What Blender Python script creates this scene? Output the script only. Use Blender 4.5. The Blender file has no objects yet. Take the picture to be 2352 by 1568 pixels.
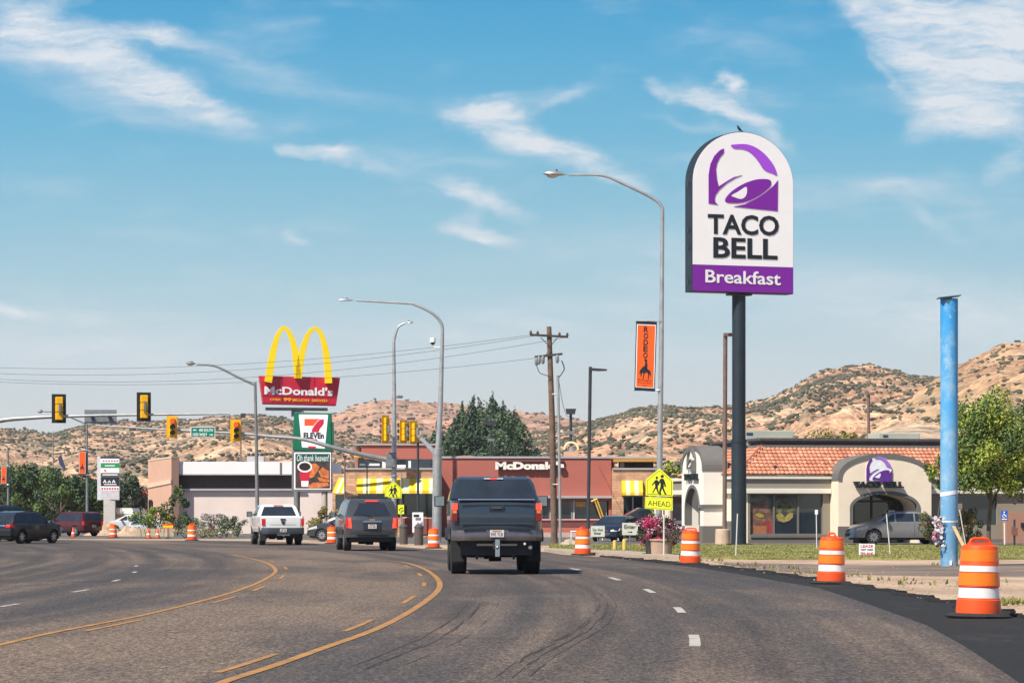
import bpy, bmesh, math, random
import numpy as np
from mathutils import Vector, Matrix
from mathutils.geometry import tessellate_polygon
random.seed(7); rng = np.random.default_rng(11)
scene = bpy.context.scene
R = math.radians
# photograph measures (2352 wide): focal length in pixels, principal column, horizon row, eye height
F, HX, HY, H = 7000.0, 1176.0, 1180.0, 1.45

# ---------------------------------------------------------------- camera
cam = bpy.data.cameras.new('camera'); camo = bpy.data.objects.new('camera', cam)
scene.collection.objects.link(camo); scene.camera = camo
camo.location = (0, 0, H); camo.rotation_euler = (R(90), 0, 0)
cam.sensor_width = 36; cam.lens = 36*F/2352
cam.shift_y = (HY-784)/2352
cam.clip_start = 0.5; cam.clip_end = 20000
# ---------------------------------------------------------------- light
SUN = Vector((-.57, -.62, 1.0)).normalized()
sun = bpy.data.lights.new('sun', 'SUN'); suno = bpy.data.objects.new('sun', sun)
scene.collection.objects.link(suno)
sun.energy = 4.8; sun.angle = R(.53); sun.color = (1, .93, .82)
suno.rotation_euler = SUN.to_track_quat('Z', 'Y').to_euler()
scene.view_settings.view_transform = 'Standard'; scene.view_settings.look = 'None'
EXPO = .55; scene.view_settings.exposure = EXPO; scene.view_settings.gamma = 1

# ---------------------------------------------------------------- node helpers
def srgb(h):
    h = h.lstrip('#'); o = []
    for i in (0, 2, 4):
        v = int(h[i:i+2], 16)/255
        o.append(v/12.92 if v <= .04045 else ((v+.055)/1.055)**2.4)
    return tuple(o)
class NT:
    def __init__(s, nt): s.nt = nt; s.n = nt.nodes; s.l = nt.links
    def new(s, t, **k):
        nd = s.n.new(t)
        for a, b in k.items(): setattr(nd, a, b)
        return nd
    def put(s, sock, v):
        if isinstance(v, bpy.types.NodeSocket): s.l.new(v, sock)
        elif v is not None:
            if hasattr(sock.default_value, '__len__') and not hasattr(v, '__len__'): v = [v]*len(sock.default_value)
            if hasattr(v, '__len__') and len(v) == 3 and len(sock.default_value) == 4: v = (*v, 1)
            sock.default_value = v
    def m(s, op, a, b=None, c=None, clamp=False):
        nd = s.new('ShaderNodeMath', operation=op, use_clamp=clamp)
        for i, v in enumerate((a, b, c)): s.put(nd.inputs[i], v) if v is not None else None
        return nd.outputs[0]
    def vm(s, op, a, b=None):
        nd = s.new('ShaderNodeVectorMath', operation=op)
        s.put(nd.inputs[0], a)
        if b is not None: s.put(nd.inputs[1], b)
        return nd.outputs['Value'] if op in ('LENGTH', 'DOT_PRODUCT', 'DISTANCE') else nd.outputs[0]
    def mapping(s, vec, loc=(0,0,0), rot=(0,0,0), scale=(1,1,1), kind='POINT'):
        nd = s.new('ShaderNodeMapping', vector_type=kind); s.put(nd.inputs['Vector'], vec)
        nd.inputs['Location'].default_value = loc; nd.inputs['Rotation'].default_value = rot; nd.inputs['Scale'].default_value = scale
        return nd.outputs[0]
    def noise(s, vec, scale, detail=3, rough=.55, dist=0, out=0):
        nd = s.new('ShaderNodeTexNoise'); s.put(nd.inputs['Vector'], vec)
        nd.inputs['Scale'].default_value = scale; nd.inputs['Detail'].default_value = detail
        nd.inputs['Roughness'].default_value = rough; nd.inputs['Distortion'].default_value = dist
        return nd.outputs[out]
    def ramp(s, fac, stops, mode='LINEAR'):
        nd = s.new('ShaderNodeValToRGB'); s.put(nd.inputs[0], fac); cr = nd.color_ramp; cr.interpolation = mode
        while len(cr.elements) < len(stops): cr.elements.new(.5)
        for e, (p, c) in zip(cr.elements, stops):
            e.position = p; e.color = (c, c, c, 1) if not hasattr(c, '__len__') else (*c[:3], 1)
        return nd.outputs[0]
    def cmix(s, fac, a, b, mode='MIX'):
        nd = s.new('ShaderNodeMix', data_type='RGBA', blend_type=mode)
        s.put(nd.inputs[0], fac); s.put(nd.inputs[6], a); s.put(nd.inputs[7], b)
        return nd.outputs[2]
    def mrange(s, v, a, b, c=0, d=1, smooth=True):
        nd = s.new('ShaderNodeMapRange', interpolation_type='SMOOTHSTEP' if smooth else 'LINEAR')
        s.put(nd.inputs[0], v)
        for i, q in enumerate((a, b, c, d)): nd.inputs[i+1].default_value = q
        return nd.outputs[0]

# ---------------------------------------------------------------- world: sky with cirrus
world = bpy.data.worlds.new('World'); scene.world = world; world.use_nodes = True
W_ = NT(world.node_tree); world.node_tree.nodes.clear()
wout = W_.new('ShaderNodeOutputWorld'); bg = W_.new('ShaderNodeBackground'); W_.l.new(bg.outputs[0], wout.inputs[0])
tc = W_.new('ShaderNodeTexCoord').outputs['Generated']
sep = W_.new('ShaderNodeSeparateXYZ'); W_.put(sep.inputs[0], tc)
# look a good way up the physical sky so that the low band the lens sees has the blue of the photograph
ez = W_.m('MAXIMUM', sep.outputs[2], 0.0)
ez2 = W_.m('ADD', W_.m('MULTIPLY', W_.mrange(ez, 0, .25, 0, .75, False), 1.0), W_.m('MULTIPLY', ez, .25))
cmb = W_.new('ShaderNodeCombineXYZ'); W_.put(cmb.inputs[0], sep.outputs[0]); W_.put(cmb.inputs[1], sep.outputs[1]); W_.put(cmb.inputs[2], ez2)
sky = W_.new('ShaderNodeTexSky', sky_type='NISHITA'); sky.sun_disc = False
W_.put(sky.inputs[0], W_.vm('NORMALIZE', cmb.outputs[0]))
sky.sun_elevation = math.asin(SUN.z); sky.sun_rotation = math.atan2(SUN.x, SUN.y); sky.altitude = 1600
sky.air_density = 1.0; sky.dust_density = .6; sky.ozone_density = 2.2
skyc = sky.outputs[0]
ys = W_.m('MAXIMUM', sep.outputs[1], .05)
u = W_.m('DIVIDE', sep.outputs[0], ys); v = W_.m('DIVIDE', sep.outputs[2], ys)
# gradient laid over by elevation (tan): pale at the horizon, deep blue above
grad = W_.ramp(W_.m('MULTIPLY', v, 5.0, clamp=True), [(0, srgb('#dfe0e0')), (.16, srgb('#d9dedf')), (.26, srgb('#cddde3')), (.34, srgb('#b8d7e2')),
        (.48, srgb('#91c9df')), (.62, srgb('#6bbadc')), (.78, srgb('#47aad8')), (.9, srgb('#2a9cd2'))])
BGS = .1
gm = W_.cmix(1, grad, (1/BGS/2**EXPO,)*3, 'MULTIPLY')
lowmask = W_.m('MULTIPLY', W_.mrange(sep.outputs[2], .3, .16), W_.mrange(sep.outputs[1], .0, .5))
base = W_.cmix(lowmask, skyc, gm)
pc = W_.new('ShaderNodeCombineXYZ'); W_.put(pc.inputs[0], u); W_.put(pc.inputs[1], v)
P0 = W_.vm('SCALE', pc.outputs[0]); P0.node.inputs['Scale'].default_value = 7.0   # 1 unit = 1000 photo px
n1 = W_.noise(W_.mapping(P0, scale=(5, 9, 1)), 1, 4, .6, out=1)
wv = W_.vm('MULTIPLY', W_.vm('SUBTRACT', n1, (.5, .5, .5)), (.13, .06, 0))
P1 = W_.vm('ADD', P0, wv)
n2 = W_.noise(W_.mapping(P0, scale=(22, 30, 1)), 1, 4, .65, out=1)
P2 = W_.vm('ADD', P1, W_.vm('MULTIPLY', W_.vm('SUBTRACT', n2, (.5, .5, .5)), (.05, .028, 0)))
# each cloud wisp: centre x, y, half length, half width (photo px), tilt down to the right (degrees), strength
BL = [(2150,30,150,60,20,.7),(2290,290,90,30,10,.6),(2140,280,60,36,-30,.5),(120,120,180,40,25,.4),(60,60,70,40,30,.9),(150,85,110,45,20,.95),(250,140,150,42,28,.9),(370,190,160,34,28,.85),(460,230,110,20,30,.6),(370,95,120,18,8,.7),(320,75,90,20,5,.5),
 (40,110,120,40,12,.6),(100,20,100,30,-30,.5),(30,40,90,70,0,.35),(560,150,150,20,12,.3),(300,230,300,40,12,.25),(700,210,220,20,10,.22),
 (1130,280,100,38,14,.95),(1100,250,70,22,-10,.7),(1220,325,110,32,20,.8),(1340,370,120,24,22,.75),(1180,235,140,20,-5,.3),(1290,230,60,14,-25,.35),(1400,400,90,18,24,.4),
 (1600,225,70,18,12,.75),(1680,195,22,24,-50,.9),(1670,250,90,22,30,.8),(1755,290,70,20,35,.65),(1520,205,34,14,30,.6),(1650,300,140,12,12,.3),
 (1985,30,30,80,-35,.6),(2100,60,85,90,30,.85),(2250,100,120,110,20,.9),(2330,90,90,130,0,1),(2180,230,100,62,15,.95),(2260,180,110,80,0,.95),(2200,270,70,34,10,.7),(2100,130,40,90,-40,.8),(2320,200,90,70,-30,.6),
 (2040,170,10,60,-35,.35),(2330,370,60,30,-40,.4),
 (740,350,70,17,2,.75),(775,355,34,20,-28,.6),(665,345,26,14,20,.55),(830,385,80,16,18,.35),(920,400,90,14,14,.2),
 (1090,440,55,24,18,.8),(1060,425,90,16,10,.35),(1160,475,60,18,25,.5),(1060,525,50,18,8,.75),(1110,545,70,14,14,.6),(1080,500,30,22,-35,.35),
 (680,550,26,14,20,.5),(350,540,150,16,5,.15),(20,712,70,14,8,.75),(205,728,40,14,0,.35),(330,720,120,10,0,.2),
 (1200,740,110,18,6,.45),(1300,700,160,24,0,.2),(2000,680,500,70,8,.45),(2250,740,300,60,0,.4),(150,800,400,60,0,.35),(1000,780,500,60,0,.2),
 (1900,460,220,20,-8,.25),(2150,520,90,16,30,.25),(1350,560,300,40,-10,.12),(1750,440,160,26,-5,.22),(2080,440,120,20,8,.25)]
acc = None
for (bx_, by_, a_, b_, t_, s_) in BL:
    cx_, cy_ = (bx_-HX)/1000, (HY-by_)/1000
    mp = W_.mapping(P2, loc=(cx_, cy_, 0), rot=(0, 0, R(-t_)), scale=(a_/1000*1.72, b_/1000*1.72, 1), kind='TEXTURE')
    d = W_.vm('LENGTH', mp)
    g = W_.mrange(d, 1.0, 0.0, 0, s_)
    acc = g if acc is None else W_.m('SUBTRACT', W_.m('ADD', acc, g), W_.m('MULTIPLY', acc, g))
st = W_.noise(W_.mapping(P1, rot=(0, 0, R(22)), scale=(4, 22, 1)), 1, 5, .62)
st2 = W_.noise(W_.mapping(P1, rot=(0, 0, R(-12)), scale=(2.2, 7, 1)), 1, 4, .6)
tex = W_.mrange(st, .28, .66, .5, 1.3)
st3 = W_.noise(W_.mapping(P2, rot=(0, 0, R(26)), scale=(11, 60, 1)), 1, 4, .7)
er = W_.m('ADD', W_.m('MULTIPLY', W_.m('SUBTRACT', st, .5), 2.6), W_.m('MULTIPLY', W_.m('SUBTRACT', st3, .5), 1.7))
cl = W_.mrange(W_.m('MULTIPLY', acc, W_.m('ADD', er, 1.05)), .0, 1.3, 0, 1.12, False)
cl = W_.m('MAXIMUM', cl, 0.0, clamp=True)
cl = W_.m('ADD', cl, W_.m('MULTIPLY', W_.mrange(st2, .48, .75, 0, .34), W_.mrange(st, .3, .7, .4, 1)), clamp=True)
ccol = W_.cmix(lowmask, (8.0, 8.2, 8.5), tuple(q/BGS/2**EXPO for q in srgb('#e8edf3')))
final = W_.cmix(W_.m('MULTIPLY', W_.m('MULTIPLY', cl, .95), lowmask), base, ccol)
W_.put(bg.inputs[0], final); bg.inputs[1].default_value = BGS; world.cycles.sampling_method = 'NONE'

# ---------------------------------------------------------------- materials
def mat(name, col, rough=.6, metal=0, var=.12, scale=4, bump=0, bscale=None, coat=0, spec=.5, emit=None, es=1, dirt=0, dcol=(.12,.09,.06)):
    if isinstance(col, str): col = srgb(col)
    m = bpy.data.materials.new(name); m.use_nodes = True; N = NT(m.node_tree)
    b = N.n['Principled BSDF']
    tcn = N.new('ShaderNodeTexCoord').outputs['Object']
    nz = N.noise(tcn, scale, 4, .6)
    lo = tuple(c*(1-var) for c in col); hi = tuple(min(1, c*(1+var)) for c in col)
    c_ = N.ramp(nz, [(.3, lo), (.7, hi)])
    if dirt:
        dn = N.mrange(N.noise(tcn, scale*.6, 5, .7), .5, .75, 0, dirt)
        c_ = N.cmix(dn, c_, dcol)
    N.put(b.inputs['Base Color'], c_)
    b.inputs['Roughness'].default_value = rough; b.inputs['Metallic'].default_value = metal
    b.inputs['Coat Weight'].default_value = coat; b.inputs['Specular IOR Level'].default_value = spec
    if bump:
        bn = N.new('ShaderNodeBump'); bn.inputs['Strength'].default_value = bump; bn.inputs['Distance'].default_value = .05
        N.put(bn.inputs['Height'], N.noise(tcn, bscale or scale*4, 5, .65)); N.l.new(bn.outputs[0], b.inputs['Normal'])
    if emit is not None:
        if isinstance(emit, str): emit = srgb(emit)
        b.inputs['Emission Color'].default_value = (*emit, 1); b.inputs['Emission Strength'].default_value = es
    return m
MT = {}
def mm(key, *a, **k):
    if key not in MT: MT[key] = mat(key, *a, **k)
    return MT[key]
galv = mat('galvanised steel', (.42, .43, .42), .42, .55, .18, 3)
galvd = mat('weathered steel', (.22, .23, .23), .5, .4, .2, 3)
darkm = mat('dark painted steel', (.035, .04, .045), .45, 0, .2, 5)
brownm = mat('brown painted steel', (.17, .11, .09), .5, 0, .15, 4)
black = mat('black plastic', (.02, .021, .024), .5, 0, .2, 8)
white = mat('white paint', (.78, .78, .76), .5, 0, .04, 3)
offw = mat('off white paint', (.66, .64, .6), .6, 0, .06, 2)
glassd = mat('tinted glass', (.022, .03, .04), .07, 0, .3, 1.2, spec=.7)
rubber = mat('tyre rubber', (.018, .018, .019), .85, 0, .2, 9)
rimm = mat('alloy rim', (.5, .5, .5), .3, .8, .1, 4)
chrome = mat('chrome', (.6, .6, .6), .18, 1, .05, 3)
sigy = mat('signal yellow', srgb('#f0b400'), .4, 0, .06, 4)
redl = mat('red lens', (.42, .012, .012), .25, 0, .2, 9, emit=(1, .03, .02), es=.12)
redon = mat('lit red lamp', (.6, .02, .02), .25, 0, 0, 4, emit=(1, .05, .02), es=1.6)
clearl = mat('clear lens', (.55, .55, .52), .15, 0, .1, 9)
letterk = mat('black lettering', (.008, .013, .02), .5, 0, .1, 4)
letterw = mat('white lettering', (.8, .8, .79), .5, 0, .02, 4)
sigtxt = mat('sign white letter', (.8, .8, .8), .5, 0, .02, 4)

# ---------------------------------------------------------------- mesh helpers
COL = scene.collection
SPLITS = {'numeral_stem','insulator','cutout_switch','tape_band','tower_base','portal_base','support','red_print','fan','bracket','reflector','photocell','emblem'}
XF = {}
class MB:
    def __init__(s): s.v = []; s.f = []; s.mi = []; s.cur = 0
    def add(s, vs, fs):
        o = len(s.v); s.v += [tuple(p) for p in vs]; s.f += [tuple(i+o for i in f) for f in fs]; s.mi += [s.cur]*len(fs); return s
    def obox(s, o, U, V, Wd):
        o, U, V, Wd = map(Vector, (o, U, V, Wd)); p = [o, o+U, o+U+V, o+V]; p += [q+Wd for q in p]
        fs = [(0,3,2,1),(4,5,6,7),(0,1,5,4),(1,2,6,5),(2,3,7,6),(3,0,4,7)]
        if U.cross(V).dot(Wd) < 0: fs = [f[::-1] for f in fs]
        return s.add(p, fs)
    def box(s, x0, x1, y0, y1, z0, z1): return s.obox((x0,y0,z0), (x1-x0,0,0), (0,y1-y0,0), (0,0,z1-z0))
    def cbox(s, c, sz): return s.box(c[0]-sz[0]/2, c[0]+sz[0]/2, c[1]-sz[1]/2, c[1]+sz[1]/2, c[2]-sz[2]/2, c[2]+sz[2]/2)
    def tube(s, pts, r, n=10, cap=True):
        pts = [Vector(p) for p in pts]; k = len(pts)
        if not hasattr(r, '__len__'): r = [r]*k
        vs = []; up = None
        for i, p in enumerate(pts):
            t = (pts[min(i+1, k-1)]-pts[max(i-1, 0)]).normalized()
            if up is None: up = Vector((0,0,1)) if abs(t.z) < .9 else Vector((1,0,0))
            a = t.cross(up).normalized(); b = a.cross(t).normalized(); up = b
            for j in range(n):
                q = 2*math.pi*j/n; vs.append(p+a*math.cos(q)*r[i]+b*math.sin(q)*r[i])
        fs = [(i*n+j, i*n+(j+1)%n, (i+1)*n+(j+1)%n, (i+1)*n+j) for i in range(k-1) for j in range(n)]
        if cap: fs += [tuple(range(n))[::-1], tuple((k-1)*n+j for j in range(n))]
        return s.add(vs, fs)
    def lathe(s, prof, c=(0,0,0), n=24, axis='z', cap=True):
        vs = []
        for (r, z) in prof:
            for j in range(n):
                q = 2*math.pi*j/n; x, y = r*math.cos(q), r*math.sin(q)
                if axis == 'z': vs.append((c[0]+x, c[1]+y, c[2]+z))
                elif axis == 'y': vs.append((c[0]+x, c[1]+z, c[2]-y))
                else: vs.append((c[0]+z, c[1]+x, c[2]+y))
        k = len(prof)
        fs = [(i*n+j, i*n+(j+1)%n, (i+1)*n+(j+1)%n, (i+1)*n+j) for i in range(k-1) for j in range(n)]
        if cap: fs += [tuple(range(n))[::-1], tuple((k-1)*n+j for j in range(n))]
        return s.add(vs, fs)
    def cyl(s, c, r, h, n=20, axis='z'): return s.lathe([(r, 0), (r, h)], c, n, axis)
    def prism(s, pts, d):
        """pts: planar world points; d: thickness vector"""
        pts = [Vector(p) for p in pts]; d = Vector(d); n = len(pts)
        tris = tessellate_polygon([pts])
        nrm = Vector((0,0,0))
        for i in range(n): nrm += pts[i].cross(pts[(i+1) % n])
        vs = pts+[p+d for p in pts]; fs = []
        flip = nrm.dot(d) > 0
        for t in tris:
            a, b, c = t
            tn = (pts[b]-pts[a]).cross(pts[c]-pts[a])
            if tn.dot(d) > 0: t = (a, c, b)
            fs.append(tuple(t)); fs.append(tuple(i+n for i in t[::-1]))
        for i in range(n):
            j = (i+1) % n; q = (i, j, j+n, i+n) if flip else (j, i, i+n, j+n)
            fs.append(q)
        return s.add(vs, fs)
    def ball(s, c, r, n=8, m=6, sq=(1,1,1)):
        prof = [(max(1e-4, r*math.sin(math.pi*i/m)), -r*math.cos(math.pi*i/m)) for i in range(m+1)]
        o = len(s.v); s.lathe(prof, (0,0,0), n, cap=False)
        for i in range(o, len(s.v)): p = s.v[i]; s.v[i] = (c[0]+p[0]*sq[0], c[1]+p[1]*sq[1], c[2]+p[2]*sq[2])
        return s
    def parts(s, name, *a):
        par = list(range(len(s.v)))
        def fd(i):
            while par[i] != i: par[i] = par[par[i]]; i = par[i]
            return i
        for f in s.f:
            for j in f[1:]: par[fd(j)] = fd(f[0])
        g = {}
        for f, m_ in zip(s.f, s.mi): g.setdefault(fd(f[0]), []).append((f, m_))
        out = []
        for fs in g.values():
            b = MB(); mp = {}
            for f, m_ in fs:
                for i in f:
                    if i not in mp: mp[i] = len(b.v); b.v.append(s.v[i])
                b.f.append(tuple(mp[i] for i in f)); b.mi.append(m_)
            out.append(b.build(name, a[0], a[1], a[2], a[3], a[4], a[5], a[6], a[7], split=False))
        return out[-1]
    def build(s, name, mats, parent=None, label=None, world=True, smooth=False, bevel=0, bseg=2, kind=None, split=None):
        if split or (split is None and name in SPLITS): return s.parts(name, mats, parent, label, world, smooth, bevel, bseg, kind)
        if not isinstance(mats, (list, tuple)): mats = [mats]
        me = bpy.data.meshes.new(name); v = s.v
        if parent is not None and world:
            loc, rz = XF[parent.name]; c, q = math.cos(-rz), math.sin(-rz)
            v = [((x-loc[0])*c-(y-loc[1])*q, (x-loc[0])*q+(y-loc[1])*c, z-loc[2]) for x, y, z in v]
        me.from_pydata(v, [], s.f)
        for m in mats: me.materials.append(m)
        if len(mats) > 1: me.polygons.foreach_set('material_index', s.mi)
        me.validate(); me.update()
        if smooth: me.polygons.foreach_set('use_smooth', [True]*len(me.polygons)); me.set_sharp_from_angle(angle=R(40))
        ob = bpy.data.objects.new(name, me); COL.objects.link(ob)
        if parent is not None: ob.parent = parent; XF[ob.name] = XF[parent.name]
        else: XF[ob.name] = ((0,0,0), 0)
        if label: ob['label'] = label
        if kind: ob['kind'] = kind
        if bevel:
            bv = ob.modifiers.new('bevel', 'BEVEL'); bv.width = bevel; bv.segments = bseg; bv.limit_method = 'ANGLE'; bv.angle_limit = R(40)
        return ob
def thing(name, label, cat, loc=(0,0,0), rz=0, group=None, kind=None):
    o = bpy.data.objects.new(name, None); COL.objects.link(o); o.location = loc; o.rotation_euler = (0, 0, rz)
    o['label'] = label; o['category'] = cat
    if group: o['group'] = group
    if kind: o['kind'] = kind
    XF[o.name] = (tuple(loc), rz); return o
def tag(o, label, cat, group=None, kind=None):
    o['label'] = label; o['category'] = cat
    if group: o['group'] = group
    if kind: o['kind'] = kind
    return o
def sub(parent, name, m, fn, world=True, **k):
    b = MB(); fn(b); return b.build(name, m, parent, world=world, **k)
def copy_tree(o, parent=None):
    c = o.copy(); COL.objects.link(c); XF[c.name] = XF.get(o.name, ((0,0,0), 0))
    if parent is not None: c.parent = parent
    for ch in list(o.children): copy_tree(ch, c)
    return c
# pixel of the photograph -> place at a known distance
def W(x, y, Y): return Vector(((x-HX)/F*Y, Y, H+(HY-y)/F*Y))
def Gd(x, y):
    Y = F*H/(y-HY); return Vector(((x-HX)/F*Y, Y, 0))
def Xat(x, Y): return (x-HX)/F*Y
class Plane:
    """vertical plane through p, running in the direction of angle a (0 = parallel to the image)"""
    def __init__(s, p, a=0):
        s.p = Vector(p); s.u = Vector((math.cos(a), math.sin(a), 0)); s.n = Vector((math.sin(a), -math.cos(a), 0)); s.a = a
    def hit(s, x, y, off=0):
        d = Vector(((x-HX)/F, 1, (HY-y)/F)); o = Vector((0, 0, H)); q = s.p+s.n*off
        t = (q-o).dot(s.n)/d.dot(s.n); return o+d*t
    def at(s, uu, z, off=0): q = s.p+s.u*uu+s.n*off; return Vector((q.x, q.y, z))
_tc = {}
def textdata(t, off, ext, res=3, shear=0):
    k = (t, off, ext, res, shear)
    if k in _tc: return _tc[k]
    cu = bpy.data.curves.new('lettering', 'FONT'); cu.body = t; cu.offset = off; cu.extrude = ext; cu.resolution_u = res; cu.shear = shear
    cu.align_x = 'CENTER' if '\n' in t else 'LEFT'
    ob = bpy.data.objects.new('lettering', cu); COL.objects.link(ob)
    dg = bpy.context.evaluated_depsgraph_get(); ev = ob.evaluated_get(dg); me = ev.to_mesh()
    v = [tuple(p.co) for p in me.vertices]; f = [tuple(p.vertices) for p in me.polygons]; ev.to_mesh_clear()
    bpy.data.objects.remove(ob); bpy.data.curves.remove(cu)
    xs = [p[0] for p in v]; ys = [p[1] for p in v]; x0, x1, y0, y1 = min(xs), max(xs), min(ys), max(ys)
    v = [((p[0]-x0)/(x1-x0), (p[1]-y0)/(y1-y0), (p[2]+ext)/(2*ext) if ext else 0) for p in v]
    _tc[k] = (v, f); return _tc[k]
def text(t, bl, br, tl, depth, m, parent, name='lettering', bold=.02, world=True, shear=0, label=None):
    """letters filling the parallelogram bl, br, tl, standing `depth` metres out of it"""
    v, f = textdata(t, bold, .05, shear=shear); bl, br, tl = Vector(bl), Vector(br), Vector(tl)
    U = br-bl; V = tl-bl; N = U.cross(V).normalized()
    b = MB(); b.add([bl+U*p[0]+V*p[1]+N*(p[2]*depth) for p in v], f)
    return b.build(name, m, parent, world=world, label=label)
def smooth_pts(pts, k=6, closed=False):
    n = len(pts); out = []
    for i in range(n if closed else n-1):
        p0 = Vector(pts[(i-1) % n] if closed or i > 0 else pts[0]); p1 = Vector(pts[i]); p2 = Vector(pts[(i+1) % n])
        p3 = Vector(pts[(i+2) % n] if closed or i+2 < n else pts[-1])
        for j in range(k):
            t = j/k; out.append(.5*((2*p1)+(p2-p0)*t+(2*p0-5*p1+4*p2-p3)*t*t+(3*p1-p0-3*p2+p3)*t*t*t))
    if not closed: out.append(Vector(pts[-1]))
    return out
# ================================================================ ground, road, hills
def interp(pts):
    pts = sorted(pts); xs = [p[0] for p in pts]; ys = [p[1] for p in pts]
    return lambda t: float(np.interp(t, xs, ys))
def edge(pts): return interp([(Gd(x, y).y, Gd(x, y).x) for x, y in pts])
def Cx(Y): return -1.39-(Y-54)**2/700
EDGE_R = edge([(2352,1590),(2340,1568),(2284,1531),(2218,1487),(2129,1437),(1991,1387),(1880,1351),(1719,1323),(1603,1304),(1492,1292),(1370,1278),(1297,1274),(1250,1267),(1000,1262),(925,1256),(770,1249),(560,1242),(0,1238)])
EDGE_K = edge([(2800,1500),(2520,1438),(2352,1409),(2296,1401),(2201,1382),(2102,1366),(1991,1346),(1880,1329),(1686,1304),(1548,1292),(1359,1276)])
def nodemat(name, rough=.8):
    m = bpy.data.materials.new(name); m.use_nodes = True; N = NT(m.node_tree); b = N.n['Principled BSDF']
    b.inputs['Roughness'].default_value = rough
    return m, N, b
def bumpin(N, b, h, s=.5, d=.02):
    bn = N.new('ShaderNodeBump'); bn.inputs['Strength'].default_value = s; bn.inputs['Distance'].default_value = d
    N.put(bn.inputs['Height'], h); N.l.new(bn.outputs[0], b.inputs['Normal'])
# asphalt
asph, N, b = nodemat('worn asphalt', .82)
uv = N.new('ShaderNodeUVMap', uv_map='lane').outputs[0]
ob_ = N.new('ShaderNodeTexCoord').outputs['Object']
streak = N.noise(N.mapping(uv, scale=(1.6, .035, 1)), 1, 5, .6)
patch = N.noise(N.mapping(uv, scale=(.22, .05, 1)), 1, 4, .6)
grain = N.noise(N.mapping(ob_, scale=(22, 5, 22)), 1, 3, .75)
speck = N.noise(N.mapping(ob_, scale=(55, 13, 55)), 1, 2, .8)
sx = N.new('ShaderNodeSeparateXYZ'); N.put(sx.inputs[0], uv)
mid = N.m('MULTIPLY', N.mrange(sx.outputs[0], -5.2, -3.6), N.mrange(sx.outputs[0], .3, -.5))      # centre lane is dustier
col = N.ramp(streak, [(.32, (.042, .033, .028)), (.5, (.086, .063, .048)), (.68, (.138, .102, .076))])
col = N.cmix(N.m('MULTIPLY', mid, .75), col, (.168, .118, .080))
col = N.cmix(N.mrange(patch, .42, .64, 0, .75), col, (.045, .040, .039))
dustp = N.noise(N.mapping(uv, loc=(9, 4, 0), scale=(.3, .09, 1)), 1, 5, .65)
col = N.cmix(N.mrange(dustp, .5, .7, 0, .6), col, (.15, .108, .078))
track = N.m('COSINE', N.m('MULTIPLY', N.m('ADD', sx.outputs[0], .1), 2*math.pi/1.8))
col = N.cmix(N.m('MULTIPLY', N.mrange(track, .0, 1, 0, .5), N.m('SUBTRACT', 1.0, mid)), col, (.04, .036, .036))
gl = N.ramp(grain, [(.3, .35), (.5, 1.0), (.7, 1.9)])
col = N.cmix(1, col, gl, 'MULTIPLY')
col = N.cmix(1, col, N.ramp(speck, [(.3, .55), (.5, 1.0), (.7, 1.7)]), 'MULTIPLY')
N.put(b.inputs['Base Color'], col); bumpin(N, b, N.m('ADD', grain, speck), .6, .02)
def strip_mesh(name, m, rows, ncol, z, kind='structure'):
    """rows: list of (Y, X0, X1)"""
    v = []; f = []; uvs = []
    for (Y, a, c) in rows:
        for j in range(ncol+1):
            X = a+(c-a)*j/ncol; v.append((X, Y, z)); uvs.append((X-Cx(Y), Y))
    n = ncol+1
    for i in range(len(rows)-1):
        for j in range(ncol): f.append((i*n+j, i*n+j+1, (i+1)*n+j+1, (i+1)*n+j))
    me = bpy.data.meshes.new(name); me.from_pydata(v, [], f); me.materials.append(m)
    uvl = me.uv_layers.new(name='lane')
    idx = np.empty(len(me.loops), dtype=np.int32); me.loops.foreach_get('vertex_index', idx)
    uvl.data.foreach_set('uv', np.array(uvs)[idx].ravel())
    o = bpy.data.objects.new(name, me); COL.objects.link(o); o['kind'] = kind; XF[o.name] = ((0,0,0), 0); return o
dirt, N, b = nodemat('sandy dirt', .95)
oc = N.new('ShaderNodeTexCoord').outputs['Object']
dn = N.noise(N.mapping(oc, scale=(1, .4, 1)), .5, 6, .65); dn2 = N.noise(N.mapping(oc, scale=(1, .35, 1)), 9, 4, .7)
col = N.ramp(dn, [(.3, (.26, .175, .11)), (.5, (.42, .295, .20)), (.7, (.52, .385, .27))])
col = N.cmix(1, col, N.ramp(dn2, [(.3, .68), (.5, 1.0), (.7, 1.22)]), 'MULTIPLY')
N.put(b.inputs['Base Color'], col); bumpin(N, b, dn2, .7, .05)
newasph, N, b = nodemat('fresh asphalt', .9)
oc = N.new('ShaderNodeTexCoord').outputs['Object']
g1 = N.noise(N.mapping(oc, scale=(40, 14, 40)), 1, 3, .8)
g0 = N.noise(N.mapping(oc, scale=(1.2, .35, 1)), 1, 5, .65)
N.put(b.inputs['Base Color'], N.cmix(N.mrange(g0, .52, .75, 0, .3), N.ramp(g1, [(.35, (.005, .005, .005)), (.55, (.010, .0095, .009)), (.68, (.045, .040, .035))]), (.09, .07, .052))); bumpin(N, b, g1, 1, .03)
drivem, N, b = nodemat('dusty driveway asphalt', .9)
oc = N.new('ShaderNodeTexCoord').outputs['Object']
g2 = N.noise(N.mapping(oc, scale=(.25, .5, 1)), 1, 6, .65); g3 = N.noise(N.mapping(oc, scale=(1, .4, 1)), 12, 4, .7)
col = N.ramp(g2, [(.35, (.10, .075, .06)), (.5, (.15, .112, .085)), (.65, (.32, .22, .15))])
N.put(b.inputs['Base Color'], N.cmix(1, col, N.ramp(g3, [(.3, .8), (.7, 1.2)]), 'MULTIPLY'))
lotm, N, b = nodemat('parking lot asphalt', .85)
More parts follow.
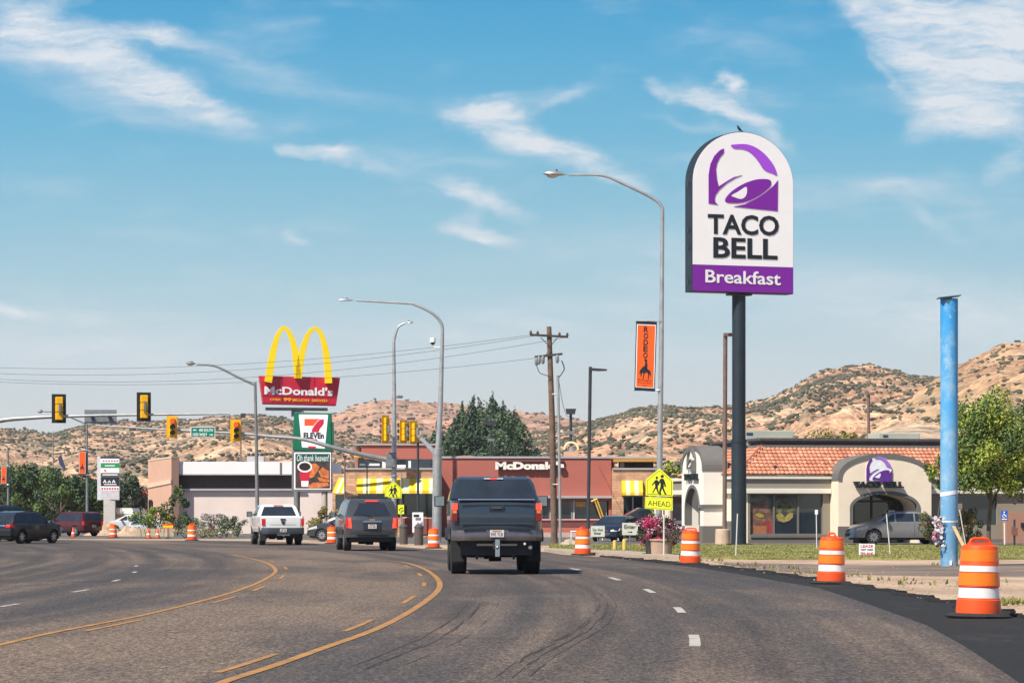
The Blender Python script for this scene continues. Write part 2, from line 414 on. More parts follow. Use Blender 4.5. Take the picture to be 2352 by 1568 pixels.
oc = N.new('ShaderNodeTexCoord').outputs['Object']
g2 = N.noise(oc, .35, 6, .65)
N.put(b.inputs['Base Color'], N.ramp(g2, [(.35, (.09, .08, .075)), (.65, (.14, .125, .11))]))
grassm, N, b = nodemat('dry lawn', .9)
oc = N.new('ShaderNodeTexCoord').outputs['Object']
g2 = N.noise(N.mapping(oc, scale=(1, .3, 1)), .8, 6, .7); g3 = N.noise(N.mapping(oc, scale=(1, .3, 1)), 12, 3, .7)
col = N.ramp(g2, [(.32, (.13, .15, .03)), (.5, (.24, .22, .06)), (.66, (.42, .33, .15))])
N.put(b.inputs['Base Color'], N.cmix(1, col, N.ramp(g3, [(.3, .6), (.7, 1.3)]), 'MULTIPLY'))
blade = mat('grass blade', (.22, .22, .06), .8, 0, .5, .7)
concm = mat('concrete', (.36, .29, .22), .9, 0, .15, 2, .2)

# base ground reaching the horizon
gb = MB(); gb.add([(-6000,-200,0),(6000,-200,0),(6000,9000,0),(-6000,9000,0)], [(0,1,2,3)])
gb.build('ground', dirt, kind='structure')
rows = [(Y, -75.0, EDGE_R(Y)) for Y in np.arange(2, 175.01, 1.5)]
strip_mesh('road', asph, rows, 40, .012)
rows = [(Y, EDGE_R(Y)-.25, max(EDGE_R(Y)+.02, EDGE_R(Y)+.85*(EDGE_K(Y)-EDGE_R(Y))+.06*math.sin(Y*9.3)+.12*math.sin(Y*1.7)+.08*math.sin(Y*4.1))) for Y in np.arange(4, 104, .5)]
strip_mesh('road_shoulder', newasph, rows, 6, .008)
# rough lip where the old surface was cut
lip = MB(); lp = [(EDGE_R(Y)+.85*(EDGE_K(Y)-EDGE_R(Y))+.06*math.sin(Y*9.3)+.12*math.sin(Y*1.7)+.08*math.sin(Y*4.1), Y, .015) for Y in np.arange(20, 104, .4)]
lip.tube(lp, [.035+.02*abs(math.sin(i*1.3)) for i in range(len(lp))], 6); lip.build('shoulder_edge', newasph, kind='structure')
# dusty driveway crossing the sand, lawn, lots
dv = MB(); a = [Gd(1640,1290), Gd(1900,1296), Gd(2120,1297), Gd(2500,1291), Gd(2560,1327), Gd(2100,1322), Gd(1900,1318), Gd(1740,1309)]
dv.add([(p.x, p.y, .004) for p in a], [tuple(range(8))]); dv.build('driveway', drivem, kind='structure')
def sheet(name, pts, z, m):
    q = MB(); q.prism([(p[0], p[1], z) for p in pts], (0, 0, -z+.001)); return q.build(name, m, kind='structure')
lawn_poly = [Gd(1556,1280), Gd(1720,1285), Gd(1900,1284), Gd(2100,1285), Gd(2500,1284), Gd(2500,1253), Gd(1900,1253), Gd(1556,1252)]
sheet('lawn', [(p.x, p.y) for p in lawn_poly], .05, grassm)
lawn2 = [Gd(1262,1264), Gd(1330,1266), Gd(1440,1269), Gd(1560,1279), Gd(1556,1252), Gd(1262,1250)]
sheet('verge', [(p.x-.02, p.y) for p in lawn2], .046, grassm)
sheet('curb', [(Gd(1250,1266).x, Gd(1250,1266).y), (Gd(1297,1272).x, Gd(1297,1272).y), (Gd(1370,1275).x, Gd(1370,1275).y), (Gd(1560,1286).x, Gd(1560,1286).y), (Gd(1560,1280).x, Gd(1560,1280).y), (Gd(1440,1270).x, Gd(1440,1270).y), (Gd(1330,1267).x, Gd(1330,1267).y), (Gd(1258,1263).x, Gd(1258,1263).y)], .1, concm)
sheet('parking_lot', [(2, 141), (34, 141), (44, 240), (-75, 240), (-75, 178), (-14, 178), (-8, 160), (-4, 145)], .006, lotm)
gv = []; gf = []
def tufts(poly, n, h):
    xs = [p.x for p in poly]; ys = [p.y for p in poly]; c = 0
    while c < n:
        x, y = random.uniform(min(xs), max(xs)), random.uniform(min(ys), max(ys)); ins = False; j = len(poly)-1
        for i in range(len(poly)):
            if (poly[i].y > y) != (poly[j].y > y) and x < (poly[j].x-poly[i].x)*(y-poly[i].y)/(poly[j].y-poly[i].y)+poly[i].x: ins = not ins
            j = i
        if not ins: continue
        c += 1
        for k in range(3):
            a_ = random.uniform(0, 6.28); hh = h*random.uniform(.4, 1.3); o = len(gv); dx, dy = math.cos(a_)*.03, math.sin(a_)*.03
            lx, ly = random.uniform(-.05, .05), random.uniform(-.05, .05)
            gv.extend([(x-dx, y-dy, .03), (x+dx, y+dy, .03), (x+lx, y+ly, .05+hh)]); gf.append((o, o+1, o+2))
tufts(lawn_poly, 14000, .035); tufts(lawn2, 3200, .035)
for (px, py, n_) in [(2300,1389,60),(2350,1392,60),(1790,1308,14),(2215,1345,8),(1860,1320,8),(2050,1335,10),(1700,1300,10),(1960,1325,8),(2120,1345,12),(2170,1300,8),(1620,1290,14),(2260,1340,10)]:
    p = Gd(px, py); tufts([p+Vector((-.5,-.7,0)), p+Vector((.5,-.7,0)), p+Vector((.5,.7,0)), p+Vector((-.5,.7,0))], n_, .08)
q = MB(); q.v = gv; q.f = gf; q.mi = [0]*len(gf); tag(q.build('grass', blade), 'short dry green grass growing along the verge', 'grass', kind='stuff')

# ---- painted lines
ylw = mat('yellow road paint', (.36, .175, .045), .7, 0, .35, 3, dirt=1.0, dcol=(.2, .16, .11)); wht = mat('white road paint', (.42, .39, .35), .7, 0, .2, 3, dirt=.7, dcol=(.16, .13, .11))
tar = mat('tar and rubber marks', (.028, .026, .026), .75, 0, .3, 5)
def ribbon(mb, pts, w, z=.018):
    n = len(pts); o = len(mb.v)
    for i in range(n):
        a_, b_ = pts[max(0, i-1)], pts[min(n-1, i+1)]; t = Vector((b_[0]-a_[0], b_[1]-a_[1])).normalized(); ww = w(i/(n-1)) if callable(w) else w
        mb.v += [(pts[i][0]-t.y*ww/2, pts[i][1]+t.x*ww/2, z), (pts[i][0]+t.y*ww/2, pts[i][1]-t.x*ww/2, z)]
    for i in range(n-1): mb.f.append((o+2*i+1, o+2*i+3, o+2*i+2, o+2*i)); mb.mi.append(0)
def gl_(pts): return [Gd(*p) for p in pts]
L1 = gl_([(-60,1496),(0,1483),(111,1457),(223,1435),(335,1413),(446,1386),(535,1361),(593,1339),(625,1321),(633,1310),(620,1297),(593,1287),(535,1275)])
L2 = gl_([(420,1610),(520,1567),(625,1533),(736,1493),(848,1453),(914,1422),(972,1386),(1004,1359),(1010,1341),(999,1324),(972,1306),(928,1292),(865,1286)])
L1 = smooth_pts(L1, 6); L2 = smooth_pts(L2, 6)
q = MB(); ribbon(q, L1, .10); ribbon(q, L2, .115)
L1b = [p+Vector((.30, 0, 0)) for p in L1]; L2b = [p+Vector((-.32, 0, 0)) for p in L2]
def dash(mb, ln, ya, yb, w=.085, z=.018):
    pts = sorted([p for p in ln], key=lambda p: p.y); xs = [p.x for p in pts]; ys = [p.y for p in pts]
    ribbon(mb, [(float(np.interp(t, ys, xs)), t, 0) for t in np.linspace(ya, yb, 5)], w, z)
for ya, yb in [(37.3,41.5),(49.2,53.2),(57,60.8),(67.5,71.5),(79.5,83),(91,94)]: dash(q, L1b, ya, yb)
for ya, yb in [(27.6,31.3),(37.3,41.5),(49,53.5),(60.5,64),(70.5,74),(82,85)]: dash(q, L2b, ya, yb)
q.build('yellow_road_markings', ylw, kind='structure')
q = MB()
for y0, y1, x in [(1460,1487,1596),(1396,1409,1561),(1354,1363,1492),(1327,1333.5,1412),(1306,1310,1322)]:
    Ya, Yb = F*H/(y1-HY), F*H/(y0-HY); ribbon(q, [(Xat(x, (Ya+Yb)/2)+(t-(Ya+Yb)/2)*-( (t-54)/350 if 1 else 0), t, 0) for t in np.linspace(Ya, Yb, 4)], .125)
for a_, c_ in [((0,1395),(42,1388)),((167,1361),(203,1355)),((259,1336),(274,1332)),((306,1316),(312,1313.5)),((311,1301.5),(315,1299.5))]:
    A, B = Gd(*a_), Gd(*c_); ribbon(q, [A, B], .1)
A, B = Gd(350,1261), Gd(560,1262)
q.build('white_road_markings', wht, kind='structure')
q = MB()
random.seed(3)
def wig(a_, c_, n, amp): 
    A, B = Gd(*a_), Gd(*c_); return [A.lerp(B, i/n)+Vector((random.uniform(-amp, amp), random.uniform(-amp, amp)*2, 0)) for i in range(n+1)]
ribbon(q, wig((0,1349),(160,1339), 10, .04), .05, .016); ribbon(q, wig((160,1339),(300,1331), 8, .04), .04, .016)
for a_, c_ in [((355,1455),(470,1452)),((480,1407),(510,1406)),((105,1538),(130,1537)),((45,1529),(57,1528)),((815,1359),(820,1358.5)),((770,1311),(850,1309)),((960,1456),(1080,1461)),((570,1418),(600,1417)),((380,1450),(398,1449))]:
    ribbon(q, wig(a_, c_, 5, .01), lambda t: .035*(1-abs(2*t-1))+.012, .016)
q.build('road_cracks', tar, kind='structure')
q = MB(); rub = mat('rubber skid mark', (.058,.047,.040), .8, 0, .3, 5)
rs = random.Random(6)
for pts, offs in (([(1130,1560),(1180,1525),(1240,1490),(1300,1460),(1345,1430),(1368,1400),(1368,1380),(1355,1362)], (0,.02,.04,.055,.15,.165,.18,.30,.315)), ([(780,1540),(900,1495),(980,1460),(1040,1420),(1075,1385)], (0,.02,.2,.22,.24,.5))):
    for off in offs:
        P_ = smooth_pts([Gd(*p)+Vector((off+rs.uniform(-.008,.008), 0, 0)) for p in pts], 8); i_ = rs.randint(0, 8)
        while i_ < len(P_)-4:
            n_ = rs.randint(3, 9); ribbon(q, P_[i_:i_+n_], lambda t: .012*(1-abs(2*t-1))**.5+.003, .016); i_ += n_+rs.randint(0, 4)
for a_, c_ in [((1000,1466),(1360,1472)),((1180,1500),(1290,1496)),((700,1478),(780,1476)),((1440,1530),(1560,1518))]: ribbon(q, wig(a_, c_, 12, .03), .018, .016)
q.build('skid_marks', rub, kind='structure')

# loose stones along the sand
q = MB(); random.seed(5)
for i in range(900):
    Y = random.uniform(34, 100); X = EDGE_K(Y)-.3+abs(random.gauss(0, 1.6)); s_ = random.uniform(.006, .028)
    q.ball((X, Y, s_*.4), s_, 5, 4, (1, 1.3, .7))
tag(q.build('gravel', concm), 'loose stones scattered on the sandy roadside', 'gravel', kind='stuff')

# ---- hills
def lattice(seed):
    r_ = np.random.default_rng(seed); g = r_.random((257, 257))
    def f(x, y):
        x = np.asarray(x) % 256; y = np.asarray(y) % 256; i = np.floor(x).astype(int); j = np.floor(y).astype(int); a = x-i; b_ = y-j
        a = a*a*(3-2*a); b_ = b_*b_*(3-2*b_)
        return (g[i, j]*(1-a)*(1-b_)+g[i+1, j]*a*(1-b_)+g[i, j+1]*(1-a)*b_+g[i+1, j+1]*a*b_)-.5
    return f
def fbm(f, x, y, o=4):
    s_ = 0; am = 1
    for k in range(o): s_ = s_+am*f(x*2**k+k*17.3, y*2**k+k*9.1); am *= .5
    return s_
def hillmat(name, cols, green, gs=.02, ga=.5):
    m, N, b = nodemat(name, .95); g = N.new('ShaderNodeTexCoord').outputs['Object']
    a = N.noise(N.mapping(g, scale=(1, 1, 2.5)), .012, 6, .7); c_ = N.noise(N.mapping(g, scale=(1, 1, 2)), .08, 4, .7)
    st = N.noise(N.mapping(g, scale=(.15, .15, 6)), .03, 4, .6)
    col = N.ramp(a, [(.3, cols[0]), (.45, cols[1]), (.6, cols[2]), (.72, cols[3])])
    col = N.cmix(N.mrange(st, .45, .65, 0, .5), col, cols[3])
    c2_ = N.noise(N.mapping(g, scale=(1, 1, 1.6)), .35, 3, .7)
    col = N.cmix(1, N.cmix(1, col, N.ramp(c_, [(.34, .45), (.5, 1.0), (.64, 1.45)]), 'MULTIPLY'), N.ramp(c2_, [(.36, .6), (.5, 1.0), (.62, 1.3)]), 'MULTIPLY')  # noise varies the rock colour; its dark spots paint in small shadows
    gm_ = N.mrange(N.noise(N.mapping(g, scale=(1, 1, 2)), gs, 5, .7), .5, .6, 0, ga)
    N.put(b.inputs['Base Color'], N.cmix(gm_, col, green)); bumpin(N, b, c_, 1, 4)
    return m
scrubm = mat('juniper scrub', (.085, .088, .055), .9, 0, .45, .05)
def hill(name, prof, Y0, Yc, m, x0, x1, seed, label, nscrub=0, gully=.14, power=1.1, tex=1, ss=(1.2, 2.6), foot=0, dens=None):
    f = lattice(seed); f2 = lattice(seed+50)
    nx, ny = 260, 70; xs = np.linspace(x0, x1, nx); P = sorted(prof); yc = np.interp(xs, [p[0] for p in P], [p[1] for p in P])
    t = np.concatenate([np.linspace(0, 1, ny-12), 1+np.linspace(.05, .6, 12)])
    T, XS = np.meshgrid(t, xs); YC = np.meshgrid(t, yc)[1]
    def zf(XS, T, YC):
        Y = Y0+(Yc-Y0)*T; X = (XS-HX)/F*Y
        zc = H+(HY-YC)/F*Yc
        s_ = np.where(T <= 1, np.clip(T, 0, 1)**power, 1-(T-1)**2*1.2)
        g = fbm(f, X/90*tex+300, Y/210*tex+5, 5); rid = 1-np.abs(g)*3.2
        d = fbm(f2, X/22*tex, Y/34*tex, 4)
        z = zc*s_+zc*gully*(rid-.5)*np.sin(np.clip(T, 0, 1.6)*math.pi/1.12)*np.clip(1.12-T, 0, 1)+zc*.055*d*np.clip(T*3, 0, 1)
        return X, Y, np.maximum(z, -.5)
    X, Y, Z = zf(XS, T, YC)
    v = np.stack([X, Y, Z], -1).reshape(-1, 3); n = len(t)
    i = np.arange(nx-1)[:, None]*n+np.arange(n-1)[None, :]; fc = np.stack([i, i+n, i+n+1, i+1], -1).reshape(-1, 4)
    me = bpy.data.meshes.new(name); me.from_pydata(v.tolist(), [], fc.tolist()); me.materials.append(m); me.polygons.foreach_set('use_smooth', [True]*len(fc))
    o = bpy.data.objects.new(name, me); COL.objects.link(o); o['kind'] = 'structure'
    if nscrub:
        r_ = np.random.default_rng(seed+9); xs_ = r_.uniform(x0, x1, nscrub*3); ts = r_.uniform(.02, 1.03, nscrub*3)**.8
        yy = Y0+(Yc-Y0)*ts; xx = (xs_-HX)/F*yy; dd = fbm(f2, xx/60+40, yy/90+11, 3)
        if dens is not None: dd = dd+dens(xs_, ts)
        k = np.argsort(-dd+r_.random(nscrub*3)*2.4)[:nscrub]; xs_, ts = xs_[k], ts[k]
        sx_, sy_, sz_ = zf(xs_, ts, np.interp(xs_, [p[0] for p in P], [p[1] for p in P]))
        bm = bmesh.new(); bmesh.ops.create_icosphere(bm, subdivisions=1, radius=1); bv = np.array([p.co[:] for p in bm.verts]); bf = np.array([[q.index for q in fa.verts] for fa in bm.faces]); bm.free()
        s_ = r_.uniform(ss[0], ss[1], nscrub)*(Yc/1500)**.3*np.where(r_.random(nscrub) < .12, 1.5, 1)
        jit = r_.uniform(.4, 1.6, (nscrub, len(bv), 1))
        V = bv[None]*jit*s_[:, None, None]*np.array([1.2, 1.2, .72])+np.stack([sx_, sy_, sz_+s_*.35], -1)[:, None]
        FC = bf[None]+(np.arange(nscrub)*len(bv))[:, None, None]
        me = bpy.data.meshes.new('scrub'); V = V.reshape(-1, 3); FC = FC.reshape(-1, 3)
        me.vertices.add(len(V)); me.vertices.foreach_set('co', V.ravel()); me.loops.add(FC.size); me.loops.foreach_set('vertex_index', FC.ravel().astype(np.int32))
        me.polygons.add(len(FC)); me.polygons.foreach_set('loop_start', np.arange(0, FC.size, 3, dtype=np.int32)); me.update(calc_edges=True); me.materials.append(scrubm)
        o = bpy.data.objects.new('scrub', me); COL.objects.link(o); tag(o, label, 'scrub', kind='stuff')
T1 = ((.26,.15,.09), (.43,.235,.135), (.53,.32,.19), (.62,.45,.29))
T2 = ((.30,.15,.095), (.42,.20,.12), (.46,.26,.165), (.5,.34,.22))
hm1 = hillmat('tan rocky hillside', T1, (.14,.13,.08), .03, .75)
hm2 = hillmat('pink mesa rock', T2, (.17,.14,.09), .03, .5)
hm3 = hillmat('golden dry hillside', ((.30,.165,.085), (.43,.24,.125), (.48,.29,.16), (.52,.36,.22)), (.24,.21,.12), .02, .35)
hm4 = hillmat('bare sand mound', ((.38,.27,.17), (.44,.31,.2), (.46,.33,.22), (.5,.37,.25)), (.4,.32,.2), .03, .2)
hill('hill', [(-200,975),(0,985),(60,985),(100,992),(125,995),(160,985),(230,972),(300,968),(400,957),(450,960),(500,955),(600,956),(660,962),(700,972),(760,985),(900,1005),(1100,1010),(1300,1030),(1500,1060)], 620, 1700, hm1, -300, 1500, 3, 'dark scrub dotted over the rocky hill on the left', 17000, .26, ss=(.3,.8))
hill('mesa', [(500,1010),(640,985),(700,968),(760,955),(800,938),(860,920),(900,917),(950,922),(1030,928),(1100,935),(1200,948),(1250,952),(1300,962),(1380,975),(1500,985),(1700,1010)], 1500, 2700, hm2, 480, 1720, 8, 'sparse scrub on the pink flat topped mesa', 1500, .14, .8, .8, ss=(.5,1.3))
hill('foothill', [(700,1120),(800,1085),(950,1050),(1100,1020),(1250,990),(1340,970),(1400,955),(1450,942),(1520,936),(1600,940),(1700,933),(1760,912),(1850,872),(1900,850),(1960,845),(2000,842),(2060,850),(2110,862),(2160,868),(2300,900),(2500,900)], 560, 1500, hm1, 680, 2560, 21, 'dense juniper scrub on the long middle hill', 24000, .26, 1.0, ss=(.3,.8))
hill('ridge', [(1950,1010),(2050,930),(2110,885),(2150,864),(2200,845),(2250,822),(2300,800),(2352,792),(2450,770),(2600,750)], 480, 1150, hm3, 1900, 2640, 33, 'scattered bushes on the golden ridge at the far right', 1500, .18, 1.0, 1.3, (.35, .9))
hill('sand_mound', [(1870,1180),(1920,1090),(1960,1030),(1990,1000),(2020,985),(2060,975),(2110,970),(2150,973),(2230,985),(2330,1010),(2420,1040),(2600,1175)], 330, 480, hm4, 1870, 2640, 44, '', 0, .05, .7)

# ---- warm dry air
hz = MB(); hz.box(-1500, 1500, -60, 3000, -2, 300); hzo = hz.build('haze', bpy.data.materials.new('haze'), kind='stuff')
hm = bpy.data.materials['haze']; hm.use_nodes = True; hm.node_tree.nodes.clear(); N = NT(hm.node_tree)
pv = N.new('ShaderNodeVolumePrincipled'); pv.inputs['Color'].default_value = (.9, .93, 1, 1); pv.inputs['Density'].default_value = .00008; pv.inputs['Anisotropy'].default_value = .2
N.l.new(pv.outputs[0], N.new('ShaderNodeOutputMaterial').inputs['Volume']); hzo['label'] = 'thin bright haze over the valley'; hzo['category'] = 'haze'
# ================================================================ signs, poles, signals
def pq(mb, pl, pts, off=0, th=.01):
    """flat piece on a vertical plane; pts are photograph points, th its thickness (into the viewer's side)"""
    mb.prism([pl.hit(x, y, off) for x, y in pts], pl.n*th); return mb
def ztr(x0, y0, s):   # zoom sheet coordinates -> photograph coordinates
    k = .95377/s
    return lambda p: (x0*.95377+p[0]*k, y0*.95377+p[1]*k)
def rectp(x0, y0, x1, y1): return [(x0, y1), (x1, y1), (x1, y0), (x0, y0)]
purple = mat('purple sign face', srgb('#7a1f9c'), .35, 0, .03, 2); purplel = mat('light purple sign face', srgb('#a24bd6'), .35, 0, .03, 2)
signw = mat('white sign face', (.86, .85, .87), .35, 0, .02, 1.5); tbdark = mat('dark blue painted steel', (.014, .024, .036), .5, 0, .2, 1.5, dirt=.15)
BELL = {
 'light': [(1635,240),(1690,228),(1760,222),(1830,238),(1900,280),(1960,340),(2000,400),(2017,462),(1980,450),(1935,438),(1900,415),(1870,370),(1830,320),(1780,280),(1720,265),(1665,267)],
 'left': [(1577,272),(1545,290),(1500,340),(1468,410),(1453,500),(1453,740),(1530,745),(1508,725),(1502,700),(1510,665),(1540,620),(1600,560),(1665,515),(1727,483),(1660,505),(1600,545),(1535,592),(1520,530),(1513,450),(1522,400),(1545,350),(1578,308)],
 'right': [(2025,503),(2022,762),(1840,757),(1660,750),(1750,725),(1850,670),(1930,610),(1990,550)],
 'eye': [(1588,700),(1610,660),(1660,610),(1740,555),(1830,515),(1900,502),(1950,503),(1968,520),(1960,560),(1900,620),(1820,675),(1730,712),(1650,722),(1600,720)],
 'clap': [(1640,660),(1700,620),(1760,578),(1767,620),(1757,655),(1730,680),(1700,682),(1665,672)]}
def bell(o, U, V, N, parent, depth=.02, md=None, ml=None, mw=None, world=True, name='bell_emblem'):
    b = MB()
    for k, mi in (('light', 1), ('left', 0), ('right', 0), ('eye', 0), ('clap', 2)):
        pts = [((x-1453)/572, (762-y-(x-1453)*.035+4)/540) for x, y in BELL[k]]
        if k in ('light', 'eye', 'clap'): pts = [tuple(p[:2]) for p in smooth_pts([(a_, c_, 0) for a_, c_ in pts], 3, True)]
        b.cur = mi; dd = depth*(1.5 if k == 'clap' else 1)
        b.prism([o+U*p[0]+V*p[1] for p in pts], N*dd)
    return b.build(name, [md or purple, ml or purplel, mw or signw], parent, world=world)
# ---- tall pylon sign
Z3 = ztr(1280, 280, 3.409)
base = W(1697, 1253, 139); base.z = 0
tb = thing('pylon_sign', 'tall white and purple arched restaurant sign on a thick dark pole beside the road', 'sign', base)
pl = Plane(base+Vector((.17, -.40, 0)), R(20))
E = [pl.hit(*Z3(p)) for p in [(1318,1437),(2150,1460),(2150,480),(1318,480),(1740,128),(1318,1215)]]
def uz(p): return (p-pl.p).dot(pl.u)
u0, u1 = uz(E[0]), uz(E[1]); zb = (E[0].z+E[1].z)/2; zt = E[4].z; zs = zt-(u1-u0)/2*.93; um = (u0+u1)/2
band = E[5].z
def archo(u0, u1, z0, zs, zt, ins=0, n=28):
    u0 += ins; u1 -= ins; zt -= ins; c_ = (u0+u1)/2; r_ = (u1-u0)/2
    return [(u0, z0+ins), (u1, z0+ins)]+[(c_+r_*math.cos(math.pi*i/n), zs+(zt-zs)*math.sin(math.pi*i/n)) for i in range(n+1)]
def onpl(pl, pts, off=0): return [pl.at(a_, c_, off) for a_, c_ in pts]
b = MB(); b.prism(onpl(pl, archo(u0, u1, zb, zs, zt)), -pl.n*.8)
b.build('cabinet', tbdark, tb, bevel=.02)
b = MB(); b.prism(onpl(pl, [(a_, max(c_, band)) for a_, c_ in archo(u0, u1, zb, zs, zt, .03)], .002), pl.n*.03); b.build('sign_face', signw, tb)
b = MB(); b.prism(onpl(pl, [(u0+.03, zb+.03), (u1-.03, zb+.03), (u1-.03, band-.01), (u0+.03, band-.01)], .002), pl.n*.03); b.build('lower_panel', purple, tb)
b = MB()
for zz in (zb+.35, zb+1.9, zs-.2, zb+2.7):
    o_ = pl.at(u0-.004, zz, -.35); b.obox(o_, -pl.u*.03, -pl.n*.12, (0,0,.22)); b.obox(pl.at(u0-.004, zz, -.16), -pl.u*.02, -pl.n*.05, (0,0,.16))
b.build('bracket', darkm, tb)
hb = lambda p, o_=.034: pl.hit(*Z3(p), o_)
U_ = hb((2022,762))-hb((1453,740)); 
bell(hb((1453,742)), pl.u*U_.dot(pl.u), Vector((0,0,hb((1760,222)).z-hb((1737,751)).z)), pl.n, tb)
text('TACO', hb((1447,966)), hb((2030,983)), hb((1447,800)), .02, letterk, tb, bold=.024)
text('BELL', hb((1492,1160)), hb((2018,1176)), hb((1492,992)), .02, letterk, tb, bold=.024)
text('Breakfast', hb((1428,1364)), hb((2045,1388)), hb((1428,1257)), .02, sigtxt, tb, bold=.012)
b = MB(); zc_ = W(1697, 1010, 139).z
b.tube([base, (base.x, base.y, zc_)], .345, 28); b.tube([(base.x, base.y, zc_-.12), (base.x, base.y, zc_+.02)], .365, 28); b.tube([(base.x, base.y, zc_), (base.x, base.y, zb-.05)], .31, 28)
b.build('pole', tbdark, tb, smooth=True)
b = MB(); b.cbox((base.x, base.y, .08), (1.1, 1.1, .06)); b.build('base_plate', tbdark, tb)
b = MB(); b.obox(pl.at(um-.55, zb-.1, -.2), pl.u*1.1, -pl.n*.5, (0,0,.08)); b.build('mounting_frame', darkm, tb)
# bird
p = pl.at(um-.02, zt, -.35); q = MB(); bd = mat('bird feathers', (.012, .013, .018), .6)
q.tube([p+Vector((.16,0,.05)), p+Vector((.06,0,.10)), p+Vector((0,0,.16)), p+Vector((-.06,0,.24)), p+Vector((-.075,0,.30)), p+Vector((-.13,0,.31))], [.012,.04,.065,.05,.038,.004], 8)
q.tube([p+Vector((.01,.02,.12)), p+Vector((.01,.02,0))], .007, 5); q.tube([p+Vector((.01,-.02,.12)), p+Vector((.01,-.02,0))], .007, 5)
tag(q.build('bird', bd, smooth=True), 'small dark bird perched on top of the tall arched sign', 'bird')

# ---- arches sign
Z2 = ztr(400, 760, 2.704)
mcred = mat('red sign face', (.52,.016,.045), .4, 0, .05, 1); mcyel = mat('yellow arch plastic', (.95,.68,.005), .4, 0, .06, .5); mcyd = mat('yellow lettering', srgb('#f0a818'), .4)
bs = W(682, 1231, 199); bs.z = 0
mc = thing('arches_sign', 'red restaurant sign topped by two big yellow arches', 'sign', bs)
pl = Plane(bs+Vector((0, -.5, 0)), R(14))
b = MB(); pq(b, pl, [Z2(p) for p in [(625,577),(1098,588),(1125,405),(600,393)]], -.5, .5); b.build('sign_panel', mcred, mc, bevel=.02)
b = MB()
for x in (757, 967): pq(b, pl, [Z2(p) for p in [(x-2,578),(x+2,578),(x+2,400),(x-2,400)]], .003, .012)
pq(b, pl, [Z2(p) for p in [(628,566),(1100,577),(1098,588),(625,577)]], .003, .02); pq(b, pl, [Z2(p) for p in [(620,524),(1104,534),(1104,531),(620,521)]], .003, .012)
b.build('panel_seam', mat('dark red trim', (.16, .01, .025), .5), mc)
hh = lambda p, o_=.01: pl.hit(*Z2(p), o_)
b = MB()
for arch in ([(665,432,50),(680,330,47),(700,220,42),(722,145,34),(745,98,26),(768,78,22),(795,100,28),(820,155,36),(838,225,41),(850,320,45),(858,405,45)],
             [(862,405,45),(872,320,44),(890,225,41),(915,145,34),(940,100,26),(972,82,22),(1000,105,28),(1025,165,36),(1042,250,43),(1053,350,47),(1058,438,48)]):
    P_ = smooth_pts([(a_[0], a_[1], a_[2]) for a_ in arch], 4); lft = []; rgt = []
    for i, p in enumerate(P_):
        a_, c_ = P_[max(0, i-1)], P_[min(len(P_)-1, i+1)]; t = Vector((c_.x-a_.x, c_.y-a_.y)).normalized()
        lft.append((p.x-t.y*p.z/2, p.y+t.x*p.z/2)); rgt.append((p.x+t.y*p.z/2, p.y-t.x*p.z/2))
    n = len(P_); off = .06; o = len(b.v)
    for i in range(n):
        for (pt, of) in ((lft[i], off), (rgt[i], off), (rgt[i], off+.62), (lft[i], off+.62)): b.v.append(tuple(pl.hit(*Z2(pt), of-.3)))
    for i in range(n-1):
        for j in range(4): b.f.append((o+i*4+j, o+i*4+(j+1) % 4, o+(i+1)*4+(j+1) % 4, o+(i+1)*4+j)); b.mi.append(0)
    b.f += [(o, o+1, o+2, o+3), (o+(n-1)*4+3, o+(n-1)*4+2, o+(n-1)*4+1, o+(n-1)*4)]; b.mi += [0, 0]
b.build('arches', mcyel, mc, bevel=.04)
text("McDonald's", hh((640,512)), hh((1087,523)), hh((640,457)), .02, letterw, mc, bold=.03)
text('OVER', hh((677,553)), hh((748,555)), hh((677,537)), .03, mcyd, mc, bold=.03)
text('99', hh((764,556)), hh((816,557)), hh((764,534)), .03, mcyd, mc, bold=.05)
text('BILLION  SERVED', hh((824,557)), hh((1050,562)), hh((824,540)), .03, mcyd, mc, bold=.03)
b = MB(); zt_ = hh((840,595)).z
b.obox(pl.at(-2.0, zt_-.22, -.35), pl.u*4.1, pl.n*.2, (0,0,.2)); b.cbox((bs.x+.05, bs.y, zt_-.35), (.8, .5, .5)); b.build('crossbeam', galvd, mc)
b = MB(); b.tube([bs, (bs.x, bs.y, zt_-.2)], .2, 16); b.build('pole', galvd, mc, smooth=True)

# ---- convenience store sign
seg = mat('green sign face', srgb('#00664a'), .4, 0, .05, 2); seo = mat('orange sign stripe', srgb('#e8542a'), .4); ser = mat('red sign stripe', srgb('#c41f3a'), .4); sgry = mat('grey sign frame', (.2, .2, .21), .5, .3)
bs = W(713, 1229, 194); bs.z = 0
se = thing('store_sign', 'green and white convenience store sign with a food board hung below it', 'sign', bs)
pl = Plane(bs+Vector((0, -.25, 0)), R(-6))
Q = lambda L: [Z2(p) for p in L]
b = MB(); pq(b, pl, Q([(832,876),(1085,882),(1080,635),(842,630)]), -.5, .5); pq(b, pl, Q([(1085,868),(1096,860),(1092,695),(1083,690)]), -.45, .4); b.build('cabinet', seg, se, bevel=.02)
b = MB(); pq(b, pl, Q([(885,856),(1034,864),(1055,648),(1050,644),(870,642),(864,648)]), .003, .02); b.build('sign_face', signw, se)
b = MB(); pq(b, pl, Q([(901,715),(958,715),(985,683),(1003,671),(901,671)]), .025, .01); b.build('numeral_bar', seo, se)
b = MB(); pq(b, pl, Q([(948,757),(992,757),(1001,735),(1025,705),(1028,673),(1004,675),(985,690),(964,716),(950,740)]), .025, .01); pq(b, pl, Q([(938,822),(984,822),(984,803),(938,803)]), .025, .01)
